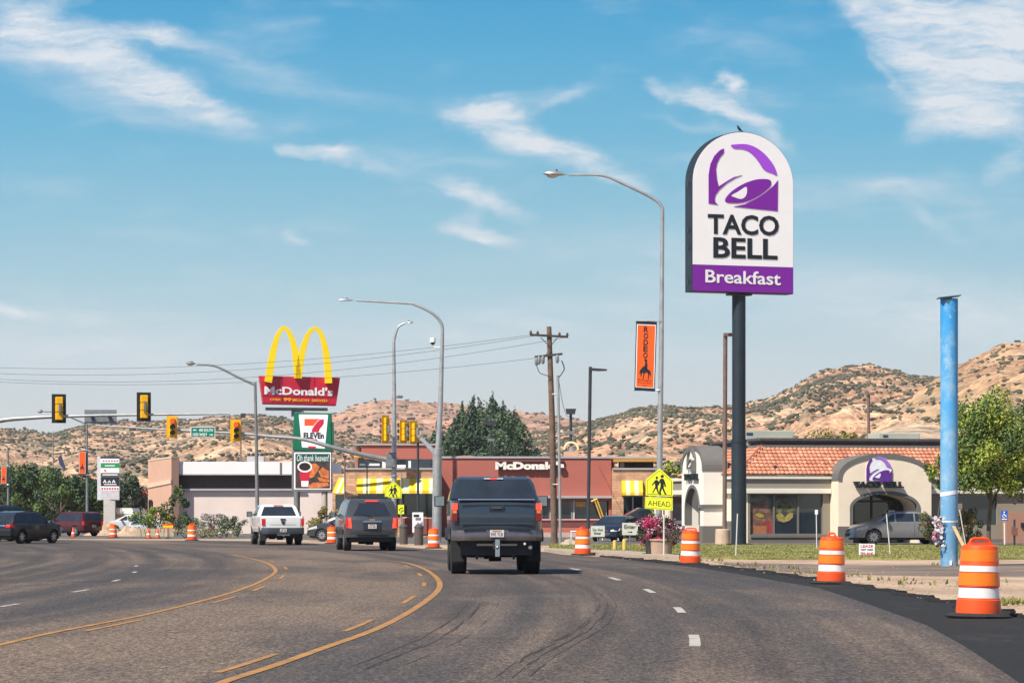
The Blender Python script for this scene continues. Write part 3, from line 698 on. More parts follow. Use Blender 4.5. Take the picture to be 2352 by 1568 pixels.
pq(b, pl, Q([(925,862),(975,864),(975,850),(925,848)]), .025, .01); b.build('numeral_stem', ser, se)
h7 = lambda p, o_=.04: pl.hit(*Z2(p), o_)
text('ELEVEn', h7((895,798)), h7((1027,798)), h7((895,760)), .01, letterk, se, bold=.03)
b = MB(); pq(b, pl, Q([(826,1142),(1080,1142),(1080,884),(828,884)]), -.5, .46); pq(b, pl, Q([(835,882),(1075,886),(1075,878),(835,872)]), -.4, .3); b.build('board_frame', sgry, se)
b = MB(); pq(b, pl, Q([(834,1130),(1074,1130),(1074,890),(834,890)]), -.036, .02); b.build('board_border', signw, se)
b = MB(); pq(b, pl, Q([(842,1122),(1067,1122),(1067,950),(842,950)]), -.012, .01); b.build('food_picture', mat('dark food picture', (.05, .03, .025), .5, 0, .6, 3), se)
b = MB(); pq(b, pl, Q([(842,952),(1067,952),(1067,898),(842,898)]), -.010, .012); b.build('board_header', mat('teal board header', srgb('#0b5548'), .4), se)
text('Oh thank heaven!', h7((852,946), .01), h7((1060,946), .01), h7((852,904), .01), .01, letterw, se, bold=.0, shear=.2)
def ellp(cx, cy, rx, ry, n=18, t=0): return [(cx+rx*math.cos(a_)*math.cos(t)-ry*math.sin(a_)*math.sin(t), cy+rx*math.cos(a_)*math.sin(t)+ry*math.sin(a_)*math.cos(t)) for a_ in [2*math.pi*i/n for i in range(n)]]
b = MB(); b.cur = 0; pq(b, pl, Q(ellp(903, 983, 48, 36)), .0, .008); b.cur = 1; pq(b, pl, Q(ellp(903, 982, 38, 26)), .008, .008)
b.cur = 2; pq(b, pl, Q([(868,1010),(938,1010),(925,1110),(880,1110)]), -.001, .008); b.cur = 0; pq(b, pl, Q([(880,1075),(928,1075),(925,1112),(882,1112)]), .007, .006)
b.build('coffee_cup', [signw, mat('coffee', (.03,.015,.01), .3), ser], se)
pas = mat('baked food print', srgb('#c8713a'), .5, 0, .5, 4)
b = MB(); pq(b, pl, Q([(940,965),(975,960),(1000,985),(960,1050),(925,1060)]), -.001, .008); pq(b, pl, Q([(990,1010),(1020,985),(1060,1010),(1062,1060),(1010,1050)]), -.001, .008); pq(b, pl, Q([(915,1105),(960,1085),(1050,1085),(1062,1105),(990,1120),(925,1120)]), -.001, .008); pq(b, pl, Q([(985,1050),(1062,1065),(1062,1082),(1000,1078)]), .007, .006); b.build('pastry', pas, se)
b = MB(); b.tube([(bs.x+.95-.05, bs.y, 0), (bs.x+.95-.05, bs.y, h7((900,1135)).z)], .19, 16); b.tube([(bs.x+.95-.05, bs.y+.35, h7((900,1145)).z), (bs.x+.95-.05, bs.y+.35, h7((900,660)).z)], .15, 12)
b.build('pole', mat('beige pole paint', (.42,.38,.34), .6), se, smooth=True)
b = MB(); 
for xx in (836, 1072): pp = h7((xx,882), -.2); b.tube([pp, pp-Vector((0,0,2.0))], .05, 6)
b.build('support', sgry, se)

# ---- tenant sign far left
Z1 = ztr(0, 900, 3.5643)
bs = W(252, 1222, 240); bs.z = 0
ts = thing('tenant_sign', 'tall white plaza sign with stacked green, black and white panels on a square post', 'sign', bs); pl = Plane(bs+Vector((0, -.3, 0)), R(-8))
b = MB(); pq(b, pl, Q_ if 0 else [Z1(p) for p in rectp(852,708,1028,1083)], -.6, .6); b.build('cabinet', mat('pale sign cabinet', (.55,.55,.56), .5), ts, bevel=.02)
b = MB(); b.cbox((bs.x, bs.y, 1.3), (.9, .6, 2.6)); b.build('post', mat('stucco post', (.5,.47,.44), .8), ts)
for k, (r_, m_) in enumerate([((866,730,1024,763), signw), ((866,767,1024,804), mat('green panel', srgb('#1d8a4e'), .4)), ((866,808,1024,848), signw), ((866,852,1024,880), mat('khaki panel', (.08,.07,.05), .5)), ((866,884,1024,960), letterk), ((866,966,1024,998), signw), ((866,1003,1024,1078), mat('blank grey panel', (.5,.48,.5), .5))]):
    b = MB(); pq(b, pl, [Z1(p) for p in rectp(*r_)], .003, .02); b.build('panel', m_, ts)
b = MB(); pq(b, pl, [Z1(p) for p in rectp(862,706,1026,722)], .003, .03); b.build('cap', darkm, ts)
h1 = lambda p, o_=.03: pl.hit(*Z1(p), o_)
b = MB()
for i in range(3): pq(b, pl, [Z1(p) for p in [(885+i*38,930),(900+i*38,905+i%2*6),(915+i*38,930),(908+i*38,938),(900+i*38,918),(892+i*38,938)]], .03, .01)
pq(b, pl, [Z1(p) for p in rectp(892,944,1000,951)], .03, .01); b.build('emblem', letterw, ts)
b = MB(); pq(b, pl, [Z1(p) for p in rectp(900,783,985,791)], .03, .01); pq(b, pl, [Z1(p) for p in rectp(880,860,1010,869)], .03, .01); b.build('print_line', letterw, ts)
b = MB(); 
for x in range(870, 1010, 22): pq(b, pl, [Z1(p) for p in rectp(x,976,x+15,990)], .03, .01)
for x in range(880, 1010, 24): pq(b, pl, [Z1(p) for p in rectp(x,740,x+16,750)], .03, .01)
pq(b, pl, [Z1(p) for p in [(888,820),(905,820),(915,840),(900,838)]], .03, .01); b.build('red_print', ser, ts)

# ---- street lamps
def lamp(name, label, Y, pole, arm, head, rb, rt, ra, m=galv, group=None, hr=.17, collars=(), bowl=True):
    """pole, arm, head: photograph points at distance Y"""
    b0 = Vector((Xat(pole[0][0], Y), Y, 0)); t = thing(name, label, 'street lamp', b0, 0, group)
    P_ = [b0]+[W(x, y, Y) for x, y in pole[1:]]; n = len(P_)
    b = MB(); b.tube(P_, [rb+(rt-rb)*(p.z/P_[-1].z) for p in P_], 16)
    b.tube([b0, b0+Vector((0,0,.03))], rb*2.2, 12)
    for z in collars: b.tube([(P_[0].x+(P_[1].x-P_[0].x)*min(1, z/P_[1].z), Y, z-.04), (P_[0].x+(P_[1].x-P_[0].x)*min(1, z/P_[1].z), Y, z+.04)], rb*1.18, 16)
    b.build('pole', m, t, smooth=True)
    A = smooth_pts([W(x, y, Y) for x, y in arm], 5); b = MB(); b.tube(A, [rt+(ra-rt)*i/(len(A)-1) for i in range(len(A))], 10); b.build('arm', m, t, smooth=True)
    h0, h1_ = W(*head[0], Y), W(*head[1], Y); c_ = (h0+h1_)/2; L = (h1_-h0).length/2; ang = math.atan2(h1_.z-h0.z, h1_.x-h0.x)
    d = (h1_-h0).normalized(); prof = [(0,.05),(.15,.10),(.35,.75),(.6,1),(.85,.9),(1,.25)]
    b = MB(); b.tube([h0+d*(2*L*q_) for q_, r_ in prof], [hr*r_ for q_, r_ in prof], 12)
    for i in range(len(b.v)): x, y, z = b.v[i]; zc = h0.z+(x-h0.x)/(h1_.x-h0.x+1e-9)*(h1_.z-h0.z); b.v[i] = (x, y, zc+(z-zc)*(.62 if z > zc else .3))
    b.build('lamp_head', m, t, smooth=True)
    if bowl:
        g = MB(); g.ball(h0+d*(2*L*.66)+Vector((0,0,-hr*.2)), hr*.85, 12, 8, (1.15, .9, .55)); g.build('lamp_lens', clearl, t, smooth=True)
    g = MB(); g.cyl(h0+d*(L*1.0)+Vector((0,0,hr*.45)), .035, .07, 8); g.build('photocell', darkm, t)
    return t
Z7 = ztr(640, 680, 3.015)
lr = lamp('street_lamp', 'tall grey street lamp in front of the pylon sign, carrying the orange rodeo banner', 105, [(1512,1276),(1516,1000),(1519,800),(1521.7,480)],
     [(1521.7,482),(1514.7,467),(1495,453),(1459,435),(1422,418),(1397,407),(1366,402),(1307,401.6)], [(1309,402),(1248,399)], .115, .062, .035, hr=.21)
l2 = lamp('signal_pole', 'thick based signal pole with a long curved lamp arm and a traffic camera', 153, [(1003,1246),(1006,1035),(1012,924),(1016,775)],
     [(1016,776),(1015,747),(1003,728),(980.5,712),(949,698.6),(936,696.7),(819,690)], [(819,690),(775,689)], .2, .09, .05, hr=.14, collars=(4.7, 3.4), bowl=False)
b = MB(); b.tube([(Xat(1003,153),153,0), (Xat(1004.5,153),153,4.75)], .235, 20); b.build('lower_sleeve', galv, l2, smooth=True)
l3 = lamp('signal_pole', 'far signal pole with short lamp arm, holding the long mast arm over the junction', 188, [(905,1234),(905.5,900),(904.6,784.6)],
     [(904.6,785),(909,765.6),(915.7,749.8),(930,742)], [(929,742),(949,740)], .2, .09, .06, hr=.16, collars=(4.9, 3.8), bowl=False)
b = MB(); P_ = smooth_pts([W(895,1057,188), W(832,1044,187.5), W(762,1026.6,187), W(699,1009,187), W(610,1001,187), W(562,996,187), W(428,989,187), W(219.5,976.8,187)], 4)
b.tube(P_, list(np.linspace(.17, .05, len(P_))), 14); b.build('mast_arm', galv, l3, smooth=True)
b = MB(); b.cbox((W(899,1056,188).x, 187.8, W(899,1056,188).z), (.6, .5, .9)); b.build('mast_bracket', galvd, l3, bevel=.03)
b = MB(); A_ = [W(1001,1042,153), W(990,1030,154.5), W(961,1000,158), W(940,985,163)]; b.tube(A_, [.13,.12,.1,.08], 12); b.build('mast_arm', galv, l2, smooth=True)
# camera on the near signal pole
cm = thing('traffic_camera', 'white dome traffic camera on a short bracket of the curved lamp pole', 'camera', W(994, 800, 153))
b = MB(); b.tube([W(1014,797,153), W(996,797,153), W(994,790,153)], .03, 6); b.build('bracket', white, cm)
b = MB(); c0 = W(994,785,153); b.lathe([(.02,.22),(.13,.2),(.15,.05),(.15,-.02)], c0, 14); b.build('housing', white, cm, smooth=True)
b = MB(); b.ball(c0+Vector((0,0,-.04)), .12, 12, 8); b.build('dome', glassd, cm, smooth=True)
lamp('street_lamp', 'grey street lamp standing left of the yellow arches, its arm curving left', 176, [(592,1238),(590,1100),(586,878)],
     [(584,883),(548.7,867),(503,844),(479,838),(452,836.5)], [(454,836.5),(428,834)], .12, .08, .05, galvd, hr=.2)
lamp('street_lamp', 'thin far street lamp behind the signal arm with an orange banner', 205, [(200.5,1229),(200,1100),(199.5,973)],
     [(199.5,974),(171,962),(150,952),(130,946),(102,945)], [(104,945),(86,945)], .11, .06, .04, galvd, hr=.16)
lamp('street_lamp', 'bare lamp pole at the left edge of the view with a small orange banner', 215, [(19,1227),(18.5,1100),(18,1027)],
     [(18,1028),(10,1022),(-20,1016),(-50,1014)], [(-48,1014),(-75,1014)], .1, .06, .04, galvd, hr=.16)
# ---- banners
org = mat('orange banner cloth', srgb('#e5590a'), .7, 0, .06, 2); 
def banner(name, label, Y, corners, lines, polex, detail=True):
    """corners tl, tr, br, bl in photograph points"""
    tl, tr, br, bl = [W(*c, Y) for c in corners]; t = thing(name, label, 'banner', bl, group='rodeo banners on the lamp posts')
    def q(mb, a0, a1, c0, c1, off, th): # normalised rect
        f_ = lambda a_, c_: (tl.lerp(tr, a_)).lerp(bl.lerp(br, a_), c_)+Vector((0, -off, 0))
        mb.prism([f_(a0, c1), f_(a1, c1), f_(a1, c0), f_(a0, c0)], (0, -th, 0)); return f_
    b = MB(); q(b, 0, 1, 0, 1, 0, .012); b.build('cloth_edge', letterk, t)
    b = MB(); q(b, .045, .955, .045, .955, .014, .004); b.build('cloth_border', sigtxt, t)
    b = MB(); f_ = q(b, .085, .915, .056, .944, .02, .004); b.build('cloth', org, t)
    b = MB(); w = (tr-tl).length
    for p_ in (tl, bl):
        b.tube([p_+Vector((-.03,.02,0)), p_+Vector((w+.15 if p_ is tl else w+.2,.02,0))], .02, 6)
        b.tube([p_+Vector((w+.05,.02,0)), (Xat(polex, Y), Y, p_.z-.0)], .03, 6)
    b.build('bracket', galv, t)
    F_ = lambda a_, c_: f_(a_, c_)+Vector((0, -.006, 0))
    for i, ch in enumerate('RODEO' if detail else ''):
        c0 = .075+i*.093; text(ch, F_(.38, c0+.083), F_(.60, c0+.083), F_(.38, c0), .004, letterk, t, bold=.03)
    b = MB(); s_ = lambda L: b.prism([F_(a_, c_) for a_, c_ in L], (0, -.004, 0))
    s_([(.22,.74),(.26,.70),(.30,.69),(.36,.66),(.45,.645),(.56,.66),(.64,.69),(.73,.70),(.78,.74),(.76,.80),(.72,.76),(.70,.75),(.68,.83),(.64,.83),(.65,.76),(.58,.73),(.50,.74),(.46,.76),(.42,.83),(.38,.83),(.42,.76),(.38,.73),(.34,.76),(.30,.80),(.27,.79),(.31,.74),(.27,.75),(.24,.77)])
    s_([(.46,.655),(.48,.61),(.50,.585),(.47,.57),(.46,.555),(.50,.55),(.53,.535),(.58,.55),(.59,.56),(.57,.58),(.60,.61),(.60,.66),(.57,.70),(.52,.70)]); s_([(.50,.59),(.44,.55),(.47,.525),(.49,.53),(.47,.55),(.53,.58)])
    b.build('rider_emblem', letterk, t)
    if detail:
        text('Dinosaur', F_(.16,.858), F_(.84,.86), F_(.16,.83), .004, mm('dark red print', (.25,.02,.0)), t, bold=0); text('Roundup', F_(.16,.897), F_(.82,.898), F_(.16,.87), .004, MT['dark red print'], t, bold=0)
        text('2016', F_(.42,.93), F_(.62,.93), F_(.42,.915), .004, MT['dark red print'], t, bold=0)
    return t
banner('rodeo_banner', 'large orange rodeo banner lettered in black on the tall grey lamp', 104.9, [(1461,737),(1509,739),(1504,899),(1457,896)], 1, 1514)
banner('rodeo_banner', 'small orange banner on the thin lamp left of the plaza sign', 204.8, [(181,1033),(197.6,1034.5),(197,1090),(180.8,1090)], 0, 200, False)
banner('rodeo_banner', 'faded orange banner at the far left edge above the parked cars', 214.8, [(2.5,1069),(15.5,1069),(15,1112.5),(1.5,1112.5)], 0, 19, False)

# ---- signals
lensd = mat('dark signal lens', (.02,.02,.02), .2)
def signal(label, c, rz, n=3, plate=sigy, lit=0, sc=1.0, house=sigy):
    t = thing('traffic_signal', label, 'traffic signal', c, rz, 'traffic signals over the junction'); h = .36*n*sc; w = .34*sc; z0 = -h/2
    b = MB(); b.prism([(-.33*sc, .03, z0-.13*sc), (.33*sc, .03, z0-.13*sc), (.33*sc, .03, h/2+.13*sc), (-.33*sc, .03, h/2+.13*sc)], (0, .02, 0)); b.build('backplate', plate, t, world=False)
    b = MB()
    for i in range(n): b.box(-w/2, w/2, -.08, .24, z0+i*.36*sc+.008, z0+(i+1)*.36*sc-.008)
    b.build('housing', house, t, world=False, bevel=.03)
    for i in range(n):
        zc = z0+(i+.5)*.36*sc; on = lit and i == n-1
        b = MB(); b.lathe([(.14*sc, 0), (.14*sc, .02)], (0, -.10, zc), 16, 'y'); b.build('lens', redon if on else lensd, t, world=False)
        b = MB(); r = .155*sc; k = 12
        for r_, in ((r,),):
            o = len(b.v)
            for j in range(k+1):
                a_ = R(-35)+R(250)*j/k; 
                for (rr, y) in ((r_, -.08), (r_, -.08-.26*sc*(.55+.45*math.sin((a_+R(35))/R(250)*math.pi))), (r_-.012, -.08-.26*sc*(.55+.45*math.sin((a_+R(35))/R(250)*math.pi))), (r_-.012, -.08)): b.v.append((rr*math.cos(a_), y, zc+rr*math.sin(a_)))
            for j in range(k):
                for q_ in range(4): b.f.append((o+j*4+q_, o+(j+1)*4+q_, o+(j+1)*4+(q_+1) % 4, o+j*4+(q_+1) % 4)); b.mi.append(0)
        b.build('visor', black, t, world=False, smooth=True)
    b = MB(); b.box(-.04, .04, .24, .42, -.25, .25); b.build('bracket', galvd, t, world=False)
    return t
signal('yellow signal showing red, left of the green street name sign', W(395, 980, 186.6), R(14), lit=1)
signal('yellow signal showing red, between the green street name sign and the yellow arches', W(541.5, 988, 186.6), R(14), lit=1)
signal('back of a black plated signal at the left end of the near mast arm', W(135, 938, 141), R(196), plate=black)
signal('back of a black plated signal right of the grey blank sign back', W(330, 934, 141), R(196), plate=black)
signal('four section yellow signal seen from behind, left of the far signal pole', W(884, 986, 187), R(-128), 4)
signal('yellow signal seen from behind, nearest the right of the far signal pole', W(925, 991, 160), R(-128), sc=.9)
signal('yellow signal seen from behind, next to the stub arm of the near signal pole', W(948, 993, 158), R(-128), sc=.9)
b = MB(); Pm = smooth_pts([W(-130,1030,141), W(-60,984,141), W(0,965.5,141), W(67,959.4,141), W(134,956.5,141), W(267.7,953,141), W(527,950,141)], 4)
lp = thing('signal_mast', 'near mast arm reaching in from the left edge with two signal backs', 'signal mast', (Pm[0].x, 141, 0))
b.tube(Pm, list(np.linspace(.15, .045, len(Pm))), 14); b.build('mast_arm', galv, lp, smooth=True)
b = MB(); b.tube([(Pm[0].x, 141, 0), (Pm[0].x, 141, 8)], [.2, .16], 14); b.build('pole', galv, lp, smooth=True)
sb = thing('sign_back', 'blank grey back of a street name sign on the near mast arm', 'sign', W(231, 956, 140.8)); b = MB(); b.prism([W(x, y, 141.25) for x, y in rectp(194, 940.7, 268, 972)], (0, .02, 0)); b.build('panel', mat('sign back aluminium', (.2,.22,.24), .5, .3), sb)
b = MB()
for x in (210, 250): b.cbox(W(x, 956, 141.14), (.05, .25, .3))
b.build('bracket', galvd, sb)
gs = thing('street_name_sign', 'green street name sign between the two red signals on the mast arm', 'sign', W(466, 991, 186.4)); grn = mat('green road sign', srgb('#00745c'), .4)
PT = lambda x, y, o_=0: W(x, y, 186.5-o_)
b = MB(); b.prism([PT(x, y) for x, y in rectp(438, 980, 494, 1003.8)], (0, .02, 0)); b.build('border', sigtxt, gs)
b = MB(); b.prism([PT(x, y, .004) for x, y in rectp(439.3, 981.2, 492.7, 1002.6)], (0, -.006, 0)); b.build('panel', grn, gs)
text('400 SOUTH', PT(457,990.6,.012), PT(489,991,.012), PT(457,984,.012), .004, sigtxt, gs); text('1050 WEST', PT(443,1000.6,.012), PT(476,1001,.012), PT(443,994,.012), .004, sigtxt, gs)
b = MB()
for x0, d in ((443, 1), (490, -1)):
    yy = 987.2 if d == 1 else 998; b.prism([PT(x0, yy, .012), PT(x0+d*4, yy+2.4, .012), PT(x0+d*4, yy+.8, .012), PT(x0+d*9, yy+.8, .012), PT(x0+d*9, yy-.8, .012), PT(x0+d*4, yy-.8, .012), PT(x0+d*4, yy-2.4, .012)], (0, -.004, 0))
b.build('arrow', sigtxt, gs)

# ---- school crossing signs
lime = mat('fluorescent yellow green', (.80, .86, .03), .45, 0, .03, 3)
def school(name, label, Y, cx, top, bot, w, ahead, post=True):
    k = w/62.0; t = thing(name, label, 'road sign', (Xat(cx, Y), Y, 0)); pl = Plane((Xat(cx, Y), Y-.12, 0), R(3))
    f_ = lambda L: [(cx+x*k, top+y*k) for x, y in L]
    out = [(-31,62),(31,65),(32,28),(1,0),(-31,26)]; ins = [(-28,59),(28.5,62),(29,29.5),(1,4),(-28,28)]; in2 = [(-27,58),(27.5,61),(28,30),(1,5.3),(-27,28.6)]
    b = MB(); pq(b, pl, f_(out), 0, .01); b.build('sign_plate', lime, t)
    b = MB(); pq(b, pl, f_(ins), .011, .003); b.build('border_line', letterk, t); b = MB(); pq(b, pl, f_(in2), .0145, .003); b.build('sign_field', lime, t)
    fig = [[(4,16),(8,14),(11,17),(10,21),(6,22),(3,20)], [(2,25),(6,23),(10,24),(13,30),(16,42),(13,43),(11,37),(10,34),(11,42),(10,44),(14,54),(17,60),(13,60),(9,52),(7,46),(4,53),(4,61),(0,61),(0,52),(3,42),(3,32),(-3,39),(-7,40),(-7,38),(-3,36),(0,30)],
           [(-8,20),(-5,18),(-3,20),(-3,24),(-6,25),(-8,23)], [(-9,27),(-5,26),(-1,30),(0,36),(-2,40),(-3,38),(-3,44),(-2,50),(0,58),(-3,58),(-6,49),(-8,46),(-12,53),(-14,57),(-16,56),(-12,48),(-9,42),(-10,34),(-14,38),(-16,40),(-17,38),(-12,31)]]
    b = MB(); [pq(b, pl, f_(L), .018, .003) for L in fig]; b.build('walking_figures', letterk, t)
    if ahead:
        b = MB(); pq(b, pl, f_([(-33,92),(31,97),(31,68),(-32,65)]), 0, .01); b.build('lower_plate', lime, t)
        b = MB(); pq(b, pl, f_([(-31,90),(29,95),(29.5,70),(-30.5,67)]), .011, .003); b.build('border_line', letterk, t); b = MB(); pq(b, pl, f_([(-30.4,89.4),(28.4,94.4),(28.9,70.6),(-29.9,67.6)]), .0145, .003); b.build('sign_field', lime, t)
        F2 = lambda x, y: pl.hit(cx+x*k, top+y*k, .018); text('AHEAD', F2(-26,85), F2(26,89), F2(-26,73), .003, letterk, t, bold=0)
    if post:
        b = MB(); px_ = Xat(cx+11*k, Y); b.tube([(px_, Y, 0), (px_, Y, W(cx, top+10*k, Y).z)], .03, 8); b.build('post', mm('pale post', (.55,.55,.5)), t)
    return t
school('school_sign', 'big yellow green school crossing sign with AHEAD plate above the flower planter', 101, 1514, 1075, 0, 62, True)
sc2 = school('school_sign', 'small school crossing sign on the far signal pole above the grey SUV', 187, 903, 1104, 0, 38, False, False)
b = MB(); b.prism([W(x, y, 186.8) for x, y in rectp(914, 1158.5, 928, 1180)], (0, .02, 0)); b.build('lower_plate', lime, sc2)
b = MB(); b.prism([W(x, y, 186.7) for x, y in [(916,1171),(919,1166),(926,1165),(926,1167),(920,1168),(918,1173)]], (0, .01, 0)); b.build('arrow', letterk, sc2)
b = MB(); px_ = Xat(921, 187.2); b.tube([(px_, 187.2, 0), (px_, 187.2, 4.0)], .04, 8); b.build('post', galv, sc2)
# reflective sleeve with orange band round the lamp foot
b = MB(); Pb = [(Xat(1512.5,105), 105, W(0, 1224, 105).z), (Xat(1512.5,105), 105, W(0,1200,105).z)]; b.tube(Pb, .13, 16); b.build('sleeve', mat('pale sleeve', (.6,.5,.38), .7), lr, smooth=True)
b = MB(); b.tube([(Xat(1512.5,105), 105, W(0, 1221, 105).z), (Xat(1512.5,105), 105, W(0,1211,105).z)], .134, 16); b.build('orange_band', org, lr, smooth=True)

# ---- wooden power pole and lines
wood = mat('weathered wood', (.15,.095,.068), .9, 0, .3, 3, .4); Yp = 150
wp = thing('power_pole', 'old wooden power pole with two cross arms right of the black pickup', 'power pole', (Xat(1273.5,Yp), Yp, 0))
b = MB(); b.tube([(Xat(1273.5,Yp),Yp,0), W(1268,960,Yp), W(1261,750,Yp)], [.17,.15,.12], 14); b.build('pole', wood, wp, smooth=True)
def arm_(x0, y0, x1, y1, o_=-.2): 
    b = MB(); p0, p1 = W(x0, y0, Yp+o_), W(x1, y1, Yp+o_-.0); b.obox(p0, p1-p0, (0,.1,0), (0,0,.11)); b.build('cross_arm', mm('dark wood', (.05,.04,.035), .9), wp)
arm_(1217,771,1305,776); arm_(1228,822,1292,815)
b = MB()
for x, y in [(1219,769),(1235,770),(1285,773),(1303,774)]: p = W(x, y-2, Yp-.15); b.lathe([(.05,0),(.07,.06),(.05,.14),(.02,.2)], p, 8)
b.build('insulator', mat('brown porcelain', (.1,.05,.03), .3), wp, smooth=True)
b = MB()
for x, y in [(1238,823),(1247,822),(1280,820),(1232,826)]: p = W(x, y, Yp-.25); b.lathe([(.04,-.3),(.09,-.2),(.09,.0),(.04,.12)], p, 8)
b.build('cutout_switch', mat('grey porcelain', (.2,.22,.24), .4), wp, smooth=True)
b = MB(); b.tube(smooth_pts([W(1233,840,Yp-.3), W(1240,856,Yp-.3), W(1256,862,Yp-.25), W(1266,868,Yp-.2)], 5), .02, 6); b.tube(smooth_pts([W(1290,828,Yp-.3), W(1296,846,Yp-.3), W(1290,858,Yp-.3), W(1284,866,Yp-.3)], 5), .03, 6)
b.tube([W(1250,822,Yp-.2), W(1263,800,Yp-.2)], .015, 5); b.tube([W(1242,775,Yp-.25), W(1262,795,Yp-.2)], .02, 5); b.tube([W(1280,776,Yp-.25), W(1263,796,Yp-.2)], .02, 5)
b.build('jumper_wire', black, wp)
wc = thing('conduit_riser', 'thin grey conduit pole just right of the wooden power pole', 'conduit', (Xat(1287,149.6), 149.6, 0))
b = MB(); b.tube([(Xat(1287,149.6),149.6,0), W(1284,1000,149.6), W(1281,862,149.6)], .07, 10); b.tube([W(1269,905,149.8), W(1283,905,149.6)], .04, 6); b.tube([W(1270,1112,149.8), W(1285,1112,149.6)], .04, 6); b.build('pipe', galv, wc, smooth=True)
def wire(A, B, sag, label, grp='power lines across the sky', r=.009):
    b = MB(); A, B = Vector(A), Vector(B); b.tube([A.lerp(B, i/24)-Vector((0,0,sag*4*(i/24)*(1-i/24))) for i in range(25)], r, 5)
    tag(b.build('power_line', darkm), label, 'power line', grp)
far = lambda y, d=0: W(-250, y, 176+d)
wire(W(1219,769,Yp), far(832), .9, 'topmost power line running from the wooden pole to the left edge'); wire(W(1235,770,Yp), far(842,2), 1.1, 'second power line down, running to the left edge')
wire(W(1232,822,Yp), far(861,1), .9, 'lowest power line running from the lower cross arm to the left edge')
wire(W(1303,774,Yp), far(850,4), 1.35, 'third power line down, starting at the right end of the cross arm')
wire(W(1282,862,149.6), W(1310,952,190), .8, 'short service line dropping to the floodlight pole', r=.014)

# ---- other posts
def post(name, label, cat, Y, x, ytop, r, m, head=None, xb=None):
    xb = x if xb is None else xb
    t = thing(name, label, cat, (Xat(xb, Y), Y, 0)); b = MB(); b.tube([(Xat(xb, Y), Y, 0), W(x, ytop, Y)], r, 8 if r < .05 else 12); b.build('pole', m, t, smooth=True)
    return t
t = post('parking_light', 'black parking lot light with a flat head pointing right', 'lamp post', 118, 1356, 842, .065, darkm, xb=1350)
b = MB(); p0 = W(1355,846,118); p1 = W(1394,850,118)
b.prism([p0+Vector((0,-.15,.02)), p1+Vector((0,-.15,.04)), p1+Vector((0,-.15,-.02)), p0+Vector((.35,-.15,-.1)), p0+Vector((0,-.15,-.08))], (0,.3,0)); b.build('lamp_head', darkm, t, bevel=.01)
t = post('parking_light', 'tall brown lamp post on a concrete footing, close left of the pylon sign', 'lamp post', 141, 1666, 771, .1, brownm, xb=1664)
b = MB(); p0 = W(1667,772,141); b.box(p0.x-.1, p0.x+.9, p0.y-.2, p0.y+.2, p0.z, p0.z+.14); b.build('lamp_head', brownm, t)
b = MB(); b.lathe([(.36,0),(.34,.72),(.30,.76)], (Xat(1660,141), 141, 0), 24); b.build('footing', mat('pale footing', (.5,.38,.28), .9, 0, .1, 3), t, smooth=True)
t = post('parking_light', 'brown lamp post rising behind the tiled roof', 'lamp post', 190, 1995, 905, .09, brownm)
b = MB(); p0 = W(1991,905,190); b.box(p0.x, p0.x+.45, p0.y-.2, p0.y+.2, p0.z-.05, p0.z+.09); b.build('lamp_head', brownm, t)
for (x, y, Y, lab) in [(1311, 950, 195, 'floodlight pole behind the red restaurant, right of the wooden pole'), (1128, 975, 240, 'dark floodlight pole in front of the poplars')]:
    t = post('floodlight', lab, 'lamp post', Y, x, y, .09, darkm); b = MB(); p0 = W(x, y, Y); w_ = 12/F*Y
    b.prism([p0+Vector((-w_, -.3, .32)), p0+Vector((w_, -.3, .32)), p0+Vector((w_*.8, -.3, -.02)), p0+Vector((-w_*.8, -.3, -.02))], (0,.6,0)); b.build('lamp_head', darkm, t); b = MB(); b.box(p0.x-.25, p0.x+.25, Y-.1, Y+.1, p0.z-1.3, p0.z-1.1); b.build('crossbar', galvd, t)
t = post('flag_pole', 'slim pole in front of the left hill, with a drooping dark flag', 'flag pole', 300, 122, 990, .05, galvd)
q = MB(); P_ = [W(140,1043,290), W(150,1072,290), W(148,1080,290), W(137,1066,290), W(133,1050,290)]; q.prism(P_, (0,.1,0)); q.build('flag', mat('navy flag', (.03,.04,.1), .8), t)
t = post('lamp_post', 'plain dark post behind the white roofed store', 'lamp post', 230, 553, 952, .06, brownm); b = MB(); p0 = W(553,952,230); b.box(p0.x, p0.x+.35, 229.9, 230.1, p0.z-.25, p0.z+.1); b.build('lamp_head', darkm, t)
t = post('lamp_post', 'black post in front of the striped awning beside the far signal pole', 'lamp post', 180, 960, 1018, .07, darkm); b = MB(); p0 = W(960,1018,180); b.box(p0.x-.35, p0.x+.35, 179.8, 180.2, p0.z, p0.z+.15); b.build('lamp_head', darkm, t)
t = post('lamp_post', 'thin dark post left of the far signal pole, before the awning', 'lamp post', 181, 843, 1068, .04, darkm); b = MB(); p0 = W(843,1068,181); b.box(p0.x-.12, p0.x+.12, 180.9, 181.1, p0.z, p0.z+.12); b.build('lamp_head', darkm, t)
t = post('lamp_post', 'thin brown post at the left corner of the red restaurant', 'lamp post', 182, 792, 1050, .045, brownm); b = MB(); p0 = W(792,1050,182); b.box(p0.x-.12, p0.x+.12, 181.9, 182.1, p0.z, p0.z+.12); b.build('lamp_head', darkm, t)

